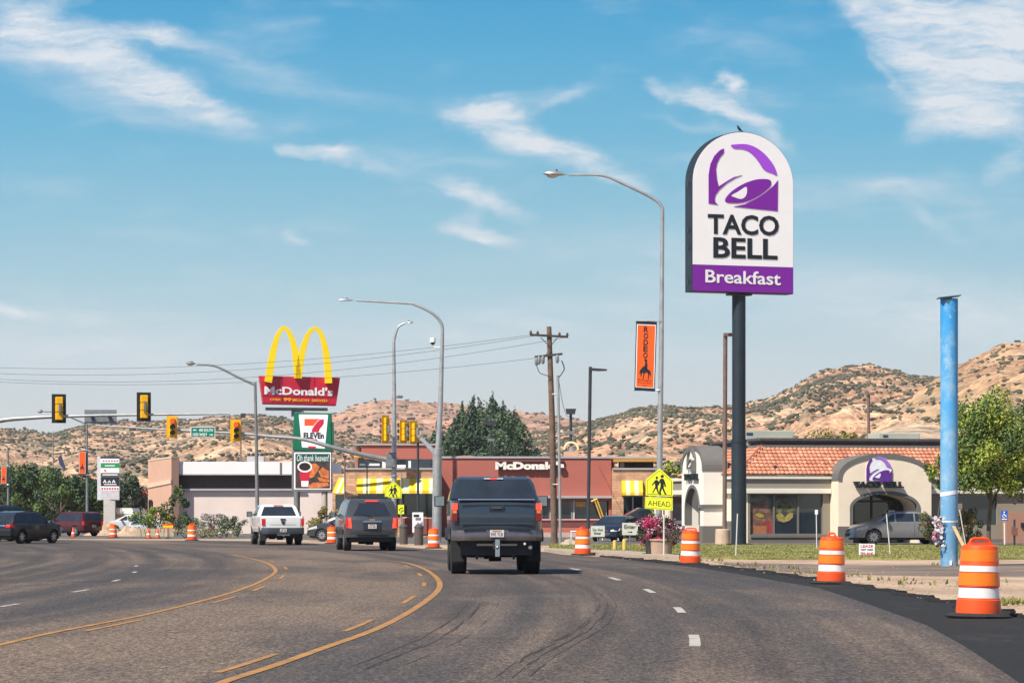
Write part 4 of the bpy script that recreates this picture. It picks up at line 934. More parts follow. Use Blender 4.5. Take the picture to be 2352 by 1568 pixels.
# ---- blue pole with memorial
Yb = 85; bx = Xat(2180, Yb); bp = thing('blue_pole', 'thick weathered blue steel pole with a square cap plate', 'pole', (bx, Yb, 0))
bm_, N, bb = nodemat('chalky blue paint', .6); oc = N.new('ShaderNodeTexCoord').outputs['Object']; sxx = N.new('ShaderNodeSeparateXYZ'); N.put(sxx.inputs[0], oc)
cb = N.ramp(N.m('DIVIDE', sxx.outputs[2], 7.5), [(0, (.12,.28,.45)), (.35, (.15,.36,.58)), (.6, (.07,.33,.62)), (1, (.02,.27,.60))])
cb = N.cmix(N.mrange(N.noise(N.mapping(oc, scale=(1,1,.6)), 1.6, 5, .7), .46, .68, 0, .7), cb, (.34,.50,.60)); cb = N.cmix(N.mrange(N.noise(oc, 7, 4, .7), .6, .68, 0, .7), cb, (.42,.45,.44)); N.put(bb.inputs['Base Color'], cb)
zt_ = W(0, 686, Yb).z; b = MB(); b.tube([(bx,Yb,0),(bx,Yb,zt_)], .245, 32); b.tube([(bx,Yb,1.28),(bx,Yb,1.33)], .262, 32); b.tube([(bx,Yb,1.98),(bx,Yb,2.0)], .25, 32); b.build('pole', bm_, bp, smooth=True)
b = MB(); b.obox((bx-.32,Yb-.3,zt_), (.62,0,.07), (0,.6,0), (0,0,.025)); b.prism([(bx-.2,Yb-.25,zt_+.01),(bx-.06,Yb-.25,zt_-.16),(bx+.06,Yb-.25,zt_+.02)], (0,.02,0)); b.build('cap_plate', mat('green steel plate', (.05,.12,.14), .5), bp)
b = MB()
for z, dz in ((1.98, .04), (1.22, .0)):
    n = 20; o = len(b.v)
    for j in range(n):
        a_ = 2*math.pi*j/n; zz = z+dz*math.cos(a_); b.v += [(bx+.252*math.cos(a_), Yb+.252*math.sin(a_), zz), (bx+.256*math.cos(a_), Yb+.256*math.sin(a_), zz+.11 if z > 1.5 else zz+.06)]
    for j in range(n): b.f.append((o+2*j, o+2*((j+1) % n), o+2*((j+1) % n)+1, o+2*j+1)); b.mi.append(0)
b.build('tape_band', white, bp)
b = MB(); b.box(bx-.02, bx+.04, Yb-.27, Yb-.24, .03, .16); b.build('outlet_box', white, bp)
fl = thing('flower_wreath', 'bunch of pink and white cloth flowers tied to the left of the blue pole', 'flowers', (bx-.22, Yb-.2, .7)); random.seed(2)
fm = [mat('white petals', (.7,.68,.7), .7), mat('pink petals', (.62,.22,.32), .7), mat('mauve petals', (.3,.2,.4), .7), mat('dark leaves', (.04,.08,.04), .7)]
b = MB()
for i in range(70):
    zc = random.uniform(.55, 1.35); xc = bx-.28+random.uniform(-.13, .15)-.1*math.sin((zc-.5)*3); yc = Yb-.22+random.uniform(-.12,.1); b.cur = random.choice((0,0,0,1,2,3)); rr = random.uniform(.025,.05)
    for k in range(5): a_ = k*1.257+i; b.ball((xc+rr*.7*math.cos(a_), yc+random.uniform(-.02,.02), zc+rr*.7*math.sin(a_)), rr*.6, 5, 4, (1,.4,1))
b.build('blossoms', fm, fl)
st = thing('wooden_stake', 'pale wooden stake leaning on the blue pole', 'stake', (bx+.6, Yb-.5, 0)); b = MB(); b.obox((bx+.55,Yb-.6,0), (.1,0,0), (0,.04,0), (-.53,.25,1.12)); b.build('board', mat('raw lumber', (.6,.44,.22), .8, 0, .15, 6), st)
# ================================================================ buildings
def wall_grid(mb, f, u0, u1, z0, z1, holes, th):
    """wall with real openings; f(u, z, d) -> point (d metres behind the face)"""
    us = sorted({u0, u1, *[h[0] for h in holes], *[h[1] for h in holes]}); zs = sorted({z0, z1, *[h[2] for h in holes], *[h[3] for h in holes]})
    us = [q for q in us if u0 <= q <= u1]; zs = [q for q in zs if z0 <= q <= z1]
    for a_, b_ in zip(us, us[1:]):
        run = None
        for c_, d_ in zip(zs, zs[1:]):
            um_, zm_ = (a_+b_)/2, (c_+d_)/2
            hole = any(h[0] < um_ < h[1] and h[2] < zm_ < h[3] for h in holes)
            if not hole: run = (run[0], d_) if run else (c_, d_)
            if (hole or d_ == zs[-1]) and run:
                o = f(a_, run[0], 0); mb.obox(o, f(b_, run[0], 0)-o, f(a_, run[1], 0)-o, f(a_, run[0], th)-o); run = None
# ---------------------------------------------------------------- tiled restaurant
TA = R(12); C0 = W(1701, 1246, 152); C0.z = 0
tb2 = thing('restaurant', 'beige restaurant with orange tiled roof and round topped entrance behind the lawn', 'building', C0, TA)
fp = Plane(C0, TA); lp_ = Plane(C0, TA-R(90))     # left wall: u runs back from the corner, reversed
def lx(px, off=0): p = fp.hit(px, 1180, off); return (p-C0).dot(fp.u)
def lz(py, px=1900): return fp.hit(px, py).z
beige = mat('beige stucco', (.82,.70,.54), .9, 0, .06, 1, .15, 12); taupe = mat('taupe stucco', (.25,.22,.17), .9, 0, .06, 1, .15, 12); dgrey = mat('grey trim', (.14,.135,.125), .8, 0, .08, 2)
cream = mat('cream trim', (.72,.68,.58), .7, 0, .03, 2); dtaupe = mat('dark taupe base', (.15,.135,.12), .9, 0, .06, 1); creamw = mat('cream white stucco', (.82,.77,.68), .85, 0, .04, 1)
FL = lx(2560); DP = 17.0
def fb(name, m, x0, x1, y0, y1, z0, z1, bevel=0, par=tb2, **k):
    b = MB(); b.box(x0, x1, y0, y1, z0, z1); return b.build(name, m, par, world=False, bevel=bevel, **k)
zE0, zE1, zT0, zT1 = lz(1133), lz(1122), lz(1100), lz(1092)
w0, w1 = lx(1723), lx(1890); zs0, zs1 = lz(1227), lz(1134)
pe0, pe1 = lx(1907), lx(2119)
V = lambda u, z, d: Vector((u, d, z))
b = MB(); wall_grid(b, V, 0.4, pe0, 0, zE0, [(w0, w1, zs0, zs1)], .3); wall_grid(b, V, pe1, FL, 0, zE0, [(lx(2210), lx(2290), .9, 2.4)], .3)
b.box(pe0, pe1, .9, 1.2, 0, zT1); b.build('front_wall', taupe, tb2, world=False)
fb('side_window_front', glassd, lx(2210)+.02, lx(2290)-.02, .14, .16, .9, 2.4)
fb('pier', beige, .0, .38, -.02, .4, 0, zE0)
b = MB(); b.box(.4, pe0-.02, -.06, -.004, 0, lz(1238)); b.box(pe1+.02, FL, -.06, -.004, 0, lz(1238)); b.build('base_course', dtaupe, tb2, world=False)
fb('sill', dgrey, .5, pe0-.05, -.12, -.003, zs0-.14, zs0-.01)
# glazing with mullions and posters
n_ = 3
for i in range(n_):
    a_, c_ = w0+(w1-w0)*i/n_, w0+(w1-w0)*(i+1)/n_
    wn = fb('window', glassd, a_+.05, c_-.05, .14, .16, zs0+.05, zs1-.05)
    f = MB(); f.box(a_, a_+.05, .08, .2, zs0, zs1); f.box(c_-.05, c_, .08, .2, zs0, zs1); f.box(a_+.05, c_-.05, .08, .2, zs0, zs0+.05); f.box(a_+.05, c_-.05, .08, .2, zs1-.05, zs1); f.build('frame', dgrey, wn, world=False)
b = MB(); Zt = ztr(1620, 1000, 3.675)
def fq(L, off): return [ (lambda p: Vector(((p-C0).dot(fp.u), off, p.z)))(fp.hit(*Zt(q_), 0)) for q_ in L]
def poster(name, m, L, y): 
    b = MB(); b.prism(fq(L, y), (0,-.006,0)); return b.build(name, m, tb2, world=False)
poster('window_poster', mat('food poster', (.16,.09,.06), .5, 0, .8, 3), [(688,1040),(835,1040),(890,1010),(890,860),(830,740),(700,770),(688,900)], .135)
poster('window_poster', mat('red poster', (.26,.045,.04), .5, 0, .3, 2), [(780,1045),(900,1045),(900,945),(850,925),(790,950)], .125)
poster('window_poster', mat('orange poster', (.33,.13,.06), .5), [(720,1045),(838,1045),(838,975),(720,975)], .116)
poster('window_poster', mat('yellow poster', (.32,.24,.05), .5), [(735,870),(760,860),(815,878),(812,900),(780,905),(740,888)], .116)
poster('window_poster', mat('taco poster', (.30,.24,.07), .5, 0, .4, 4), [(922,880),(950,855),(975,870),(1000,900),(1040,855),(1070,860),(1070,900),(1040,930),(990,945),(940,930),(925,905)], .125)
poster('window_poster', mat('dark leafy poster', (.1,.1,.05), .5, 0, .9, 5), [(905,860),(1100,850),(1080,760),(1000,740),(930,750),(905,770)], .133)
# fascia bands
b = MB(); b.box(-.25, pe0-.01, -.30, 0.3, zT0, zT1); b.box(pe1+.01, FL+.3, -.30, .3, zT0, zT1); b.box(-.2, pe0-.01, -.25, .3, zE0, zE1); b.box(pe1+.01, FL+.3, -.25, .3, zE0, zE1); b.build('cream_band', cream, tb2, world=False, bevel=.02)
b = MB(); b.box(-.15, pe0-.01, -.18, .3, zE1, zT0); b.box(pe1+.01, FL+.2, -.18, .3, zE1, zT0); b.build('grey_fascia', mat('warm grey fascia', (.27,.245,.20), .8, 0, .04, 1), tb2, world=False)
# left wall (x = 0 face, going back)
b = MB(); VL = lambda u, z, d: Vector((d, u, z)); wall_grid(b, VL, .4, DP, 0, zE0, [(10.5, 14.0, .7, 2.4)], .3); b.build('left_wall', beige, tb2, world=False)
fb('left_window', glassd, .12, .14, 10.5, 14.0, .7, 2.4)
b = MB(); b.box(-.25, .04, .31, DP, zT0, zT1); b.box(-.2, .04, .31, DP, zE0, zE1); b.build('side_cream_band', cream, tb2, world=False, bevel=.02)
fb('side_fascia', MT.get('x') or bpy.data.materials['warm grey fascia'], -.15, .04, .31, DP, zE1, zT0)
fb('side_base_course', dtaupe, -.06, -.004, .0, DP, 0, .8); fb('side_ledge', dgrey, -.1, -.004, .3, DP, lz(1204), lz(1196))
# flat roof and cornice
rt, ct = 1.9, lz(1004); zr = lz(1027)
fb('rear_roof', dgrey, 0.05, FL-1.2, 11.0, DP, zT1-.3, zT1-.1)
fb('flat_roof', dgrey, 1.55, FL-1.2, 1.75, 11.0, zr-.3, ct-.35)
b = MB()
for i, (z0, z1, o_) in enumerate([(zr-.02, zr+.14, .05), (zr+.14, zr+.30, -.04), (zr+.30, ct-.12, .10), (ct-.12, ct, .20)]):
    b.box(1.7-o_, FL-1.2, 1.9-o_, 2.1, z0, z1); b.box(1.7-o_, 1.9, 2.1, 11.0, z0, z1)
b.build('cornice', mat('dark grey cornice', (.075,.075,.08), .7, 0, .2, 3), tb2, world=False)
# tiled slopes: real barrel tiles
tile, N, bb = nodemat('clay roof tile', .8); oc = N.new('ShaderNodeTexCoord').outputs['Object']
vn = N.new('ShaderNodeTexVoronoi'); vn.inputs['Scale'].default_value = 1; N.put(vn.inputs['Vector'], N.mapping(oc, scale=(3.6, 3.6, 4.0)))
N.put(bb.inputs['Base Color'], N.ramp(N.noise(vn.outputs['Position'], 2.3, 2, .5), [(.3, (.36,.13,.075)), (.5, (.52,.22,.13)), (.7, (.62,.33,.22))]))
def tiles(mb, P0_, Ud, length, Sd, run, cut0, cut1):
    """P0_: eave start, Ud along the eave, Sd up the slope (not unit); cut0/cut1: hip inset at the top of each end"""
    nr, pw, k = 8, .23, 6; Nn = Ud.cross(Sd).normalized()
    for r_ in range(nr):
        s0, s1 = r_/nr, (r_+1)/nr
        a0, a1 = cut0*s0, length-cut1*s0; nt = int((a1-a0)/pw)
        o = len(mb.v); m_ = nt*k
        for i in range(m_+1):
            uu = a0+(a1-a0)*i/m_; h_ = .055*abs(math.sin(math.pi*i/k))**.7
            for s_, hh_ in ((s0, h_+.075), (s1+.01, h_+.015), ): mb.v.append(tuple(P0_+Ud*uu+Sd*s_+Nn*hh_))
            mb.v.append(tuple(P0_+Ud*uu+Sd*s0))
        for i in range(m_):
            q = o+i*3; mb.f.append((q, q+3, q+4, q+1)); mb.f.append((q+2, q+5, q+3, q)); mb.mi += [0, 0]
ev = Vector((-.28, -.32, zT1+.02)); tp = Vector((1.65, 1.85, zr)); S = Vector((0, tp.y-ev.y, tp.z-ev.z))
b = MB(); tiles(b, ev, Vector((1,0,0)), FL+.28, S, 1, tp.x-ev.x, 0)
Sl = Vector((tp.x-ev.x, 0, tp.z-ev.z)); DT = 11.0; tiles(b, Vector((ev.x, DT, ev.z)), Vector((0,-1,0)), DT-ev.y, Sl, 1, 0, tp.y-ev.y)
b.build('tiled_roof', tile, tb2, world=False)
b = MB(); b.tube([ev+Vector((0,0,.05)), tp+Vector((0,0,.08))], .1, 8); b.build('hip_ridge', mat('dark ridge tile', (.3,.09,.05), .8), tb2, world=False, smooth=True)
b = MB(); vx = lx(1782); b.tube([(vx, .1, zT1+.3), (vx, .1, zT1+.52)], .07, 8); b.build('roof_vent', darkm, tb2, world=False)
# arched portals
def portal(axis, c_, hw, y_out, y_in, z_sp, z_top, ihw, iz_sp, iz_top, wallm, capm, sign_h, name):
    """axis 'f' front, 'l' left wall"""
    P = (lambda u, z, d: Vector((u, d, z))) if axis == 'f' else (lambda u, z, d: Vector((d, -u, z)))
    o_ = [(c_-hw, 0), (c_-ihw, 0), (c_-ihw, iz_sp)]+[(c_-ihw*math.cos(math.pi*i/20), iz_sp+(iz_top-iz_sp)*math.sin(math.pi*i/20)) for i in range(1, 20)]+[(c_+ihw, iz_sp), (c_+ihw, 0), (c_+hw, 0), (c_+hw, z_sp)]
    o_ += [(c_+hw*math.cos(math.pi*i/24), z_sp+(z_top-z_sp)*math.sin(math.pi*i/24)**.9) for i in range(1, 24)]+[(c_-hw, z_sp)]
    b = MB(); dv = P(0, 0, y_in)-P(0, 0, y_out); b.prism([P(u, z, y_out) for u, z in o_], dv); b.build(name, wallm, tb2, world=False)
    def ring(r0, r1, zsp, t0, t1, y0, y1, nm, ext=.0):
        b = MB(); L0 = [(c_-r0*math.cos(math.pi*i/24), zsp+(t0-zsp)*math.sin(math.pi*i/24)**(.9 if nm == 'cap' else 1)) for i in range(25)]; L1 = [(c_-r1*math.cos(math.pi*i/24), zsp+(t1-zsp)*math.sin(math.pi*i/24)**(.9 if nm == 'cap' else 1)) for i in range(25)]
        if ext: L0 = [(c_-r0, zsp-ext)]+L0+[(c_+r0, zsp-ext)]; L1 = [(c_-r1, zsp-ext)]+L1+[(c_+r1, zsp-ext)]
        for (a_, e_), (c2, d2) in zip(zip(L0, L0[1:]), zip(L1, L1[1:])):
            pts = [P(*a_, y0), P(*e_, y0), P(*d2, y0), P(*c2, y0)]; b.prism(pts, P(0, 0, y1)-P(0, 0, y0))
        return b.build('arch_cap' if nm == 'cap' else 'arch_trim', capm, tb2, world=False)
    ring(hw-.16, hw+.03, z_sp, z_top-.18, z_top+.03, y_out-.05, y_in+.02, 'cap', .12)
    ring(ihw-.02, ihw+.14, iz_sp, iz_top-.02, iz_top+.15, y_out-.04, y_out+.3, 'trim', iz_sp-.9)
    return P
pc_, ph = (pe0+pe1)/2, (pe1-pe0)/2
P_ = portal('f', pc_, ph, -1.3, .88, lz(1098), lz(1043), (lx(2090)-lx(1942))/2, lz(1165), lz(1134), beige, dgrey, 0, 'entrance_arch')
b = MB(); b.box(pe0-.03, lx(1940), -1.36, -1.304, 0, lz(1208)); b.box(lx(2092), pe1+.03, -1.36, -1.304, 0, lz(1208)); b.build('portal_base', dtaupe, tb2, world=False)
en = fb('entrance_glazing', glassd, pe0+.3, pe1-.3, .80, .83, .05, 2.6)
f = MB(); 
for i in range(5): xx = pe0+.5+(pe1-pe0-1.0)*i/4; f.box(xx-.04, xx+.04, .72, .798, .05, 2.6)
f.box(pe0+.3, pe1-.3, .72, .798, 2.05, 2.15); f.build('frame', darkm, en, world=False)
b = MB(); b.prism([Vector((p.x, .715, p.z)) for p in fq([(1948,895),(2005,895),(2005,838),(1948,838)], 0)], (0,-.01,0)); b.build('notice', white, tb2, world=False)
b = MB(); b.prism([Vector((p.x, .70, p.z)) for p in fq([(1958,872),(1995,872),(1995,852),(1958,852)], 0)], (0,-.008,0)); b.build('notice_print', letterk, tb2, world=False)
fpo = Plane(C0+fp.n*1.3, TA); hf = lambda p, o_: fpo.hit(*Zt(p), o_)
o_, r_ = hf((1712,585), .03), hf((1938,585), .03); bell(o_, r_-o_, Vector((0,0,hf((1800,362),.03).z-o_.z)), fpo.n, tb2, .05, mat('violet emblem', srgb('#5f2a8c'), .4), mat('light violet emblem', srgb('#9b6cc8'), .4), mat('silver emblem', (.80,.80,.83), .4))
Uv, Vv = r_-o_, Vector((0,0,hf((1800,362),.03).z-o_.z)); bw = MB(); Lw = [(1453,740),(1453,500),(1468,410),(1500,340),(1577,272),(1640,240),(1700,226),(1760,222),(1830,238),(1900,280),(1970,350),(2017,462),(2025,503),(2022,762)]
bw.prism([o_-fpo.n*.03+Uv*((x-1453)/572)+Vv*((762-y)/540) for x, y in Lw], fpo.n*.05); bw.build('emblem_backing', bpy.data.materials['silver emblem'], tb2)
text('TACO BELL', hf((1595,640),.03), hf((2035,640),.03), hf((1595,583),.03), .22, letterk, tb2, bold=.03)
# left tower arch
def ly(px, off=0): 
    q = Plane(C0-fp.u*off, TA+R(90)); p = q.hit(px, 1180); return (p-C0).dot(Vector((-math.sin(TA), math.cos(TA), 0)))
tw = 1.25; yA, yB = ly(1616, tw), ly(1566, tw); cT, hT = -(yA+yB)/2, (yB-yA)/2
zspT, ztT = lz(1075), lz(1021)
P_ = portal('l', cT, hT, -tw, .0, zspT, ztT, hT*.62, lz(1170), lz(1118), creamw, dgrey, 0, 'side_arch')
fb('side_doorway', mat('grey doorway', (.16,.155,.15), .8), -.16, -.05, yA+.2, yB-.2, 0, lz(1121))
b = MB(); b.box(-tw-.06, -tw-.004, yA-.03, yA+hT*.3, 0, .85); b.box(-tw-.06, -tw-.004, yB-hT*.3, yB+.03, 0, .85); b.box(-tw-.06, -.26, yA-.06, yA-.004, 0, .85); b.build('tower_base', dtaupe, tb2, world=False)
b = MB(); b.box(-tw-.1, -tw-.004, yA-.05, yA+hT*.34, lz(1166), lz(1158)); b.box(-tw-.1, -.26, yA-.1, yA-.004, lz(1166), lz(1158)); b.build('tower_ledge', dgrey, tb2, world=False)
tpz = lz(1135)
o_ = Vector((-tw-.02, cT*-1+.75, lz(1078))); o_ = XF[tb2.name] and Vector((C0.x+o_.x*math.cos(TA)-o_.y*math.sin(TA), C0.y+o_.x*math.sin(TA)+o_.y*math.cos(TA), o_.z))
bkdir = Vector((math.sin(TA), -math.cos(TA), 0)); nl = -fp.u
bell(o_, bkdir*1.5, Vector((0,0,1.15)), nl, tb2, .1, bpy.data.materials['grey trim'], bpy.data.materials['grey trim'], white)
o2 = o_+Vector((0,0,-.5))-bkdir*.5; text('TACO BELL', o2, o2+bkdir*2.5, o2+Vector((0,0,.34)), .12, letterk, tb2, bold=.03)
# right hand part: plain wall corner and door light
fb('side_wing', mat('terracotta stucco', (.40,.21,.14), .9, 0, .06, 1), lx(2303), lx(2480), -.5, .0-.004, 0, lz(1176))
fb('wall_light', black, lx(2336), lx(2345), -.6, -.504, lz(1211), lz(1200))
# roof units: stand on the roof
def unit(x0p, x1p, yt, yb, dy, label, dark=(0, 1)):
    loc = fp.at(lx(x0p), 0, -dy); t = thing('rooftop_unit', label, 'air conditioner', (loc.x, loc.y, ct-.35), TA, 'air conditioners on the tiled roof building')
    w = (lx(x1p)-lx(x0p)); h_ = fp.hit(x0p, yt, -dy).z-(ct-.35); g = mm('unit paint', (.42,.44,.36), .5, 0, .06, 1)
    b = MB(); b.box(0, w, 0, 1.8, 0, h_); b.build('casing', g, t, world=False, bevel=.03)
    b = MB(); b.box(w*.1, w*.22, -.02, -.002, h_*.68, h_*.85); b.build('name_plate', mm('navy plate', (.03,.05,.12)), t, world=False)
    for i in range(3):
        b = MB(); b.box(w*(.03+.33*i), w*(.31+.33*i), -.015, -.003, h_*.15, h_*.62); b.build('side_panel', g, t, world=False, bevel=.005)
unit(1754, 1878, 988, 1004, 4, 'long grey green air conditioner on the tiled roof, left one'); unit(2078, 2175, 994, 1008, 4, 'grey green air conditioner partly behind the blue pole')

# ---------------------------------------------------------------- red restaurant
YM = 192.0; mr = thing('restaurant', 'red walled restaurant with brick corners and yellow striped awnings', 'building', (W(1003,1230,YM).x, YM, 0))
redw = mat('red painted wall', (.38,.115,.085), .8, 0, .08, .5, dirt=.3, dcol=(.30,.14,.11)); redd = mat('dark red base', (.25,.075,.06), .85, 0, .08, .8); ledge = mat('grey metal coping', (.42,.41,.42), .5, .2, .05, 2)
brick, N, bb = nodemat('stacked stone brick', .9); oc = N.new('ShaderNodeTexCoord').outputs['Object']
bt = N.new('ShaderNodeTexBrick'); N.put(bt.inputs['Vector'], N.mapping(oc, rot=(R(90), 0, 0))); bt.inputs['Scale'].default_value = 1.0
bt.inputs['Brick Width'].default_value = .55; bt.inputs['Row Height'].default_value = .16; bt.inputs['Mortar Size'].default_value = .012; bt.inputs['Color1'].default_value = (.64,.39,.23,1); bt.inputs['Color2'].default_value = (.46,.25,.15,1); bt.inputs['Mortar'].default_value = (.3,.2,.14,1)
N.put(bb.inputs['Base Color'], N.cmix(1, bt.outputs[0], N.ramp(N.noise(oc, 1.5, 4, .6), [(.3, .75), (.7, 1.25)]), 'MULTIPLY'))
def X(px, Y=YM): return Xat(px, Y)
def Zm(py, Y=YM): return H+(HY-py)/F*Y
def mb_(name, m, px0, px1, y0, y1, pz0, pz1, par=mr, ground=False, bevel=0, Yr=YM):
    b = MB(); b.box(X(px0, Yr), X(px1, Yr), y0, y1, 0 if ground else Zm(pz1, Yr), Zm(pz0, Yr)); return b.build(name, m, par, bevel=bevel)
awn = [mat('awning yellow', (.80,.47,.01), .6, 0, .04, 2), mat('awning pale yellow', (.84,.77,.42), .6, 0, .04, 2)]
# main wall
VM = lambda u, z, d: Vector((u, YM+d, z))
wz0, wz1 = Zm(1191), Zm(1149); wins = [(1150,1176),(1182,1228),(1234,1262),(1266,1312),(1320,1392)]
b = MB(); wall_grid(b, VM, X(1003), X(1404), 0, Zm(1052), [(X(1060), X(1398), wz0, wz1)], .35); b.build('front_wall', redw, mr)
mb_('coping', ledge, 1001, 1530, YM-.08, YM+.5, 1047.5, 1052); mb_('window_ledge', ledge, 1040, 1404.5, YM-.45, YM-.004, 1138, 1143.5)
for px0, px1 in [(1062,1090),(1092,1145)]+wins:
    wn = mb_('window', glassd, px0, px1, YM+.2, YM+.22, 1150, 1190.5); b = MB(); b.box(X(px0)-.13, X(px0), YM+.1, YM+.24, wz0, wz1); b.box(X(px1), X(px1)+.03, YM+.1, YM+.24, wz0, wz1); b.build('frame', mm('light frame', (.4,.4,.42)), wn)
b = MB(); b.box(X(1060), X(1398), YM-.1, YM+.3, wz0-.08, wz0-.005); b.build('window_sill', mat('pink sill', (.55,.36,.34), .7), mr)
mb_('base_stripe', mat('maroon stripe', (.13,.045,.045), .8), 1060, 1404, YM-.03, YM-.004, 1200, 1209); mb_('ground_ledge', mat('pink kerb', (.5,.36,.3), .8), 1060, 1500, YM-.9, YM-.1, 1222, 1240, ground=False)
mb_('interior_strip', mat('yellow menu strip', (.65,.38,.05), .6), 1180, 1262, YM+.26, YM+.28, 1150, 1158)
mb_('interior_poster', MT.get('ip') or mat('interior poster', (.5,.3,.06), .6), 1322, 1345, YM+.15, YM+.16, 1152, 1163)
mp = Plane((X(1200), YM, 0), 0); Z9 = ztr(1000, 900, 5.6)
hm_ = lambda x, y, o_=0: mp.hit(x, y, o_)
def zp(p): return Z9(p)
text("McDonald's", hm_(*zp((1080,1290)), .2), hm_(*zp((2008,1288)), .2), hm_(*zp((1080,1182)), .2), .12, mat('cream letters', (.8,.76,.68), .5), mr, bold=.06)
b = MB(); p0 = hm_(*zp((1100,1272))); p1 = hm_(*zp((2000,1272))); b.box(p0.x, p1.x, YM-.2, YM-.002, p0.z, p0.z+.28); b.box(p0.x, p1.x, YM-.2, YM-.002, p0.z+.4, p0.z+.55); b.build('letter_shadow_backing', mat('maroon shadow backing', (.12,.04,.035), .6), mr)  # dark backing added behind the letters to give their shadow band
# left brick bay with striped awning, set 3 m forward
YB = YM-3; VB = lambda u, z, d: Vector((u, YB+d, z)); XB = lambda p: Xat(p, YB); ZB = lambda p: H+(HY-p)/F*YB
b = MB(); wall_grid(b, VB, XB(793), XB(1006), 0, ZB(1078), [(XB(822), XB(1001), ZB(1188), ZB(1134))], .35); b.box(XB(793), XB(793)+.35, YB+.35, YM+2, 0, ZB(1078)); b.box(XB(1006)-.35, XB(1006), YB+.35, YM, 0, ZB(1078)); b.build('brick_bay', brick, mr)
b = MB(); b.box(XB(791), XB(1008), YB-.1, YB+.4, ZB(1078), ZB(1074)); b.build('bay_coping', ledge, mr)
b = MB(); b.box(XB(793), XB(1006), YB+.4, YM+9, ZB(1082), ZB(1079)); b.build('bay_roof', mat('roof membrane', (.35,.33,.3), .9), mr)
for px0, px1 in [(824,870),(873,921),(924,957),(960,999)]:
    b = MB(); b.box(XB(px0), XB(px1), YB+.2, YB+.22, ZB(1186), ZB(1135)); wn = b.build('window', glassd, mr); b = MB(); b.box(XB(px1), XB(px1)+.08, YB+.1, YB+.24, ZB(1188), ZB(1134)); b.build('frame', MT['light frame'], wn)
b = MB(); b.box(XB(925), XB(1001), YB-.06, YB-.004, .2, ZB(1190)); b.build('bay_panel', redd, mr)
def awning(a0, a1, zt, zb_, Y, n, dpt=.9, XX=None):
    t_ = MB(); x0, x1 = Xat(a0, Y), Xat(a1, Y); z1, z0 = H+(HY-zt)/F*Y, H+(HY-zb_)/F*Y
    for i in range(n):
        t_.cur = i % 2; u0_, u1_ = x0+(x1-x0)*i/n, x0+(x1-x0)*(i+1)/n
        t_.prism([(u0_, Y-.01, z1), (u1_, Y-.01, z1), (u1_, Y-dpt, z0+.18), (u0_, Y-dpt, z0+.18)], (0, .01, -.02)); t_.prism([(u0_, Y-dpt, z0+.18), (u1_, Y-dpt, z0+.18), (u1_, Y-dpt, z0), (u0_, Y-dpt, z0)], (0, .02, 0))
    for xx in (x0, x1-.02): t_.cur = 0; t_.prism([(xx, Y-.01, z1), (xx, Y-dpt, z0+.18), (xx, Y-dpt, z0), (xx, Y-.01, z0)], (.02, 0, 0))
    return t_.build('awning', awn, mr)
awning(820, 1001, 1098, 1133, YB, 12); 
# left return: pale side wall with its own awning
b = MB(); xw = XB(757); b.box(XB(755), XB(792.5), YM+1, YM+1.3, 0, ZB(1085)); b.build('side_brick', brick, mr)
b = MB(); 
for i in range(4):
    b.cur = i % 2; x0 = XB(757+i*7); x1 = XB(764+i*7); b.prism([(x0+.35, YM+.9, ZB(1095)), (x1+.35, YM+.9, ZB(1095)), (x1, YM-.3, ZB(1131)), (x0, YM-.3, ZB(1131))], (0,.02,-.03))
b.build('side_awning', awn, mr)
b = MB(); b.box(XB(762), XB(790), YM+.9, YM+.95, ZB(1180), ZB(1134)); b.build('side_window', glassd, mr)
# upper parapet and clerestory behind the bay
YU = YM+4; XU = lambda p: Xat(p, YU); ZU = lambda p: H+(HY-p)/F*YU
b = MB(); b.box(XU(830), XU(1003), YU, YU+8, ZU(1080), ZU(1022)); b.build('upper_wall', redw, mr)
b = MB(); b.prism([(XU(830), YU-.0, ZU(1078)), (XU(812), YU+2.5, ZU(1078)), (XU(804), YU+2.5, ZU(1026)), (XU(818), YU-0, ZU(1026))][::1], (.3,.3,0)); b.build('upper_corner', mat('salmon return wall', (.5,.22,.17), .8), mr)
b = MB(); b.box(XU(812), XU(1004), YU-.12, YU+.3, ZU(1022), ZU(1018.5)); b.build('upper_coping', ledge, mr)
b = MB(); b.box(XU(822), XU(992), YU-.05, YU-.004, ZU(1074), ZU(1054)); b.build('clerestory', glassd, mr)
for q0, q1, z0, z1 in [(826,872,1069,1064),(878,886,1074,1056),(912,932,1074,1067),(938,944,1074,1058)]:
    b = MB(); b.box(XU(q0), XU(q1), YU-.1, YU-.055, ZU(z0), ZU(z1)); b.build('clerestory_panel', white, mr)
b = MB(); b.box(XU(815), XU(800)+.9, YU-1.0, YU+.0, ZU(1050), ZU(1046)); b.build('yellow_canopy', awn[0], mr)
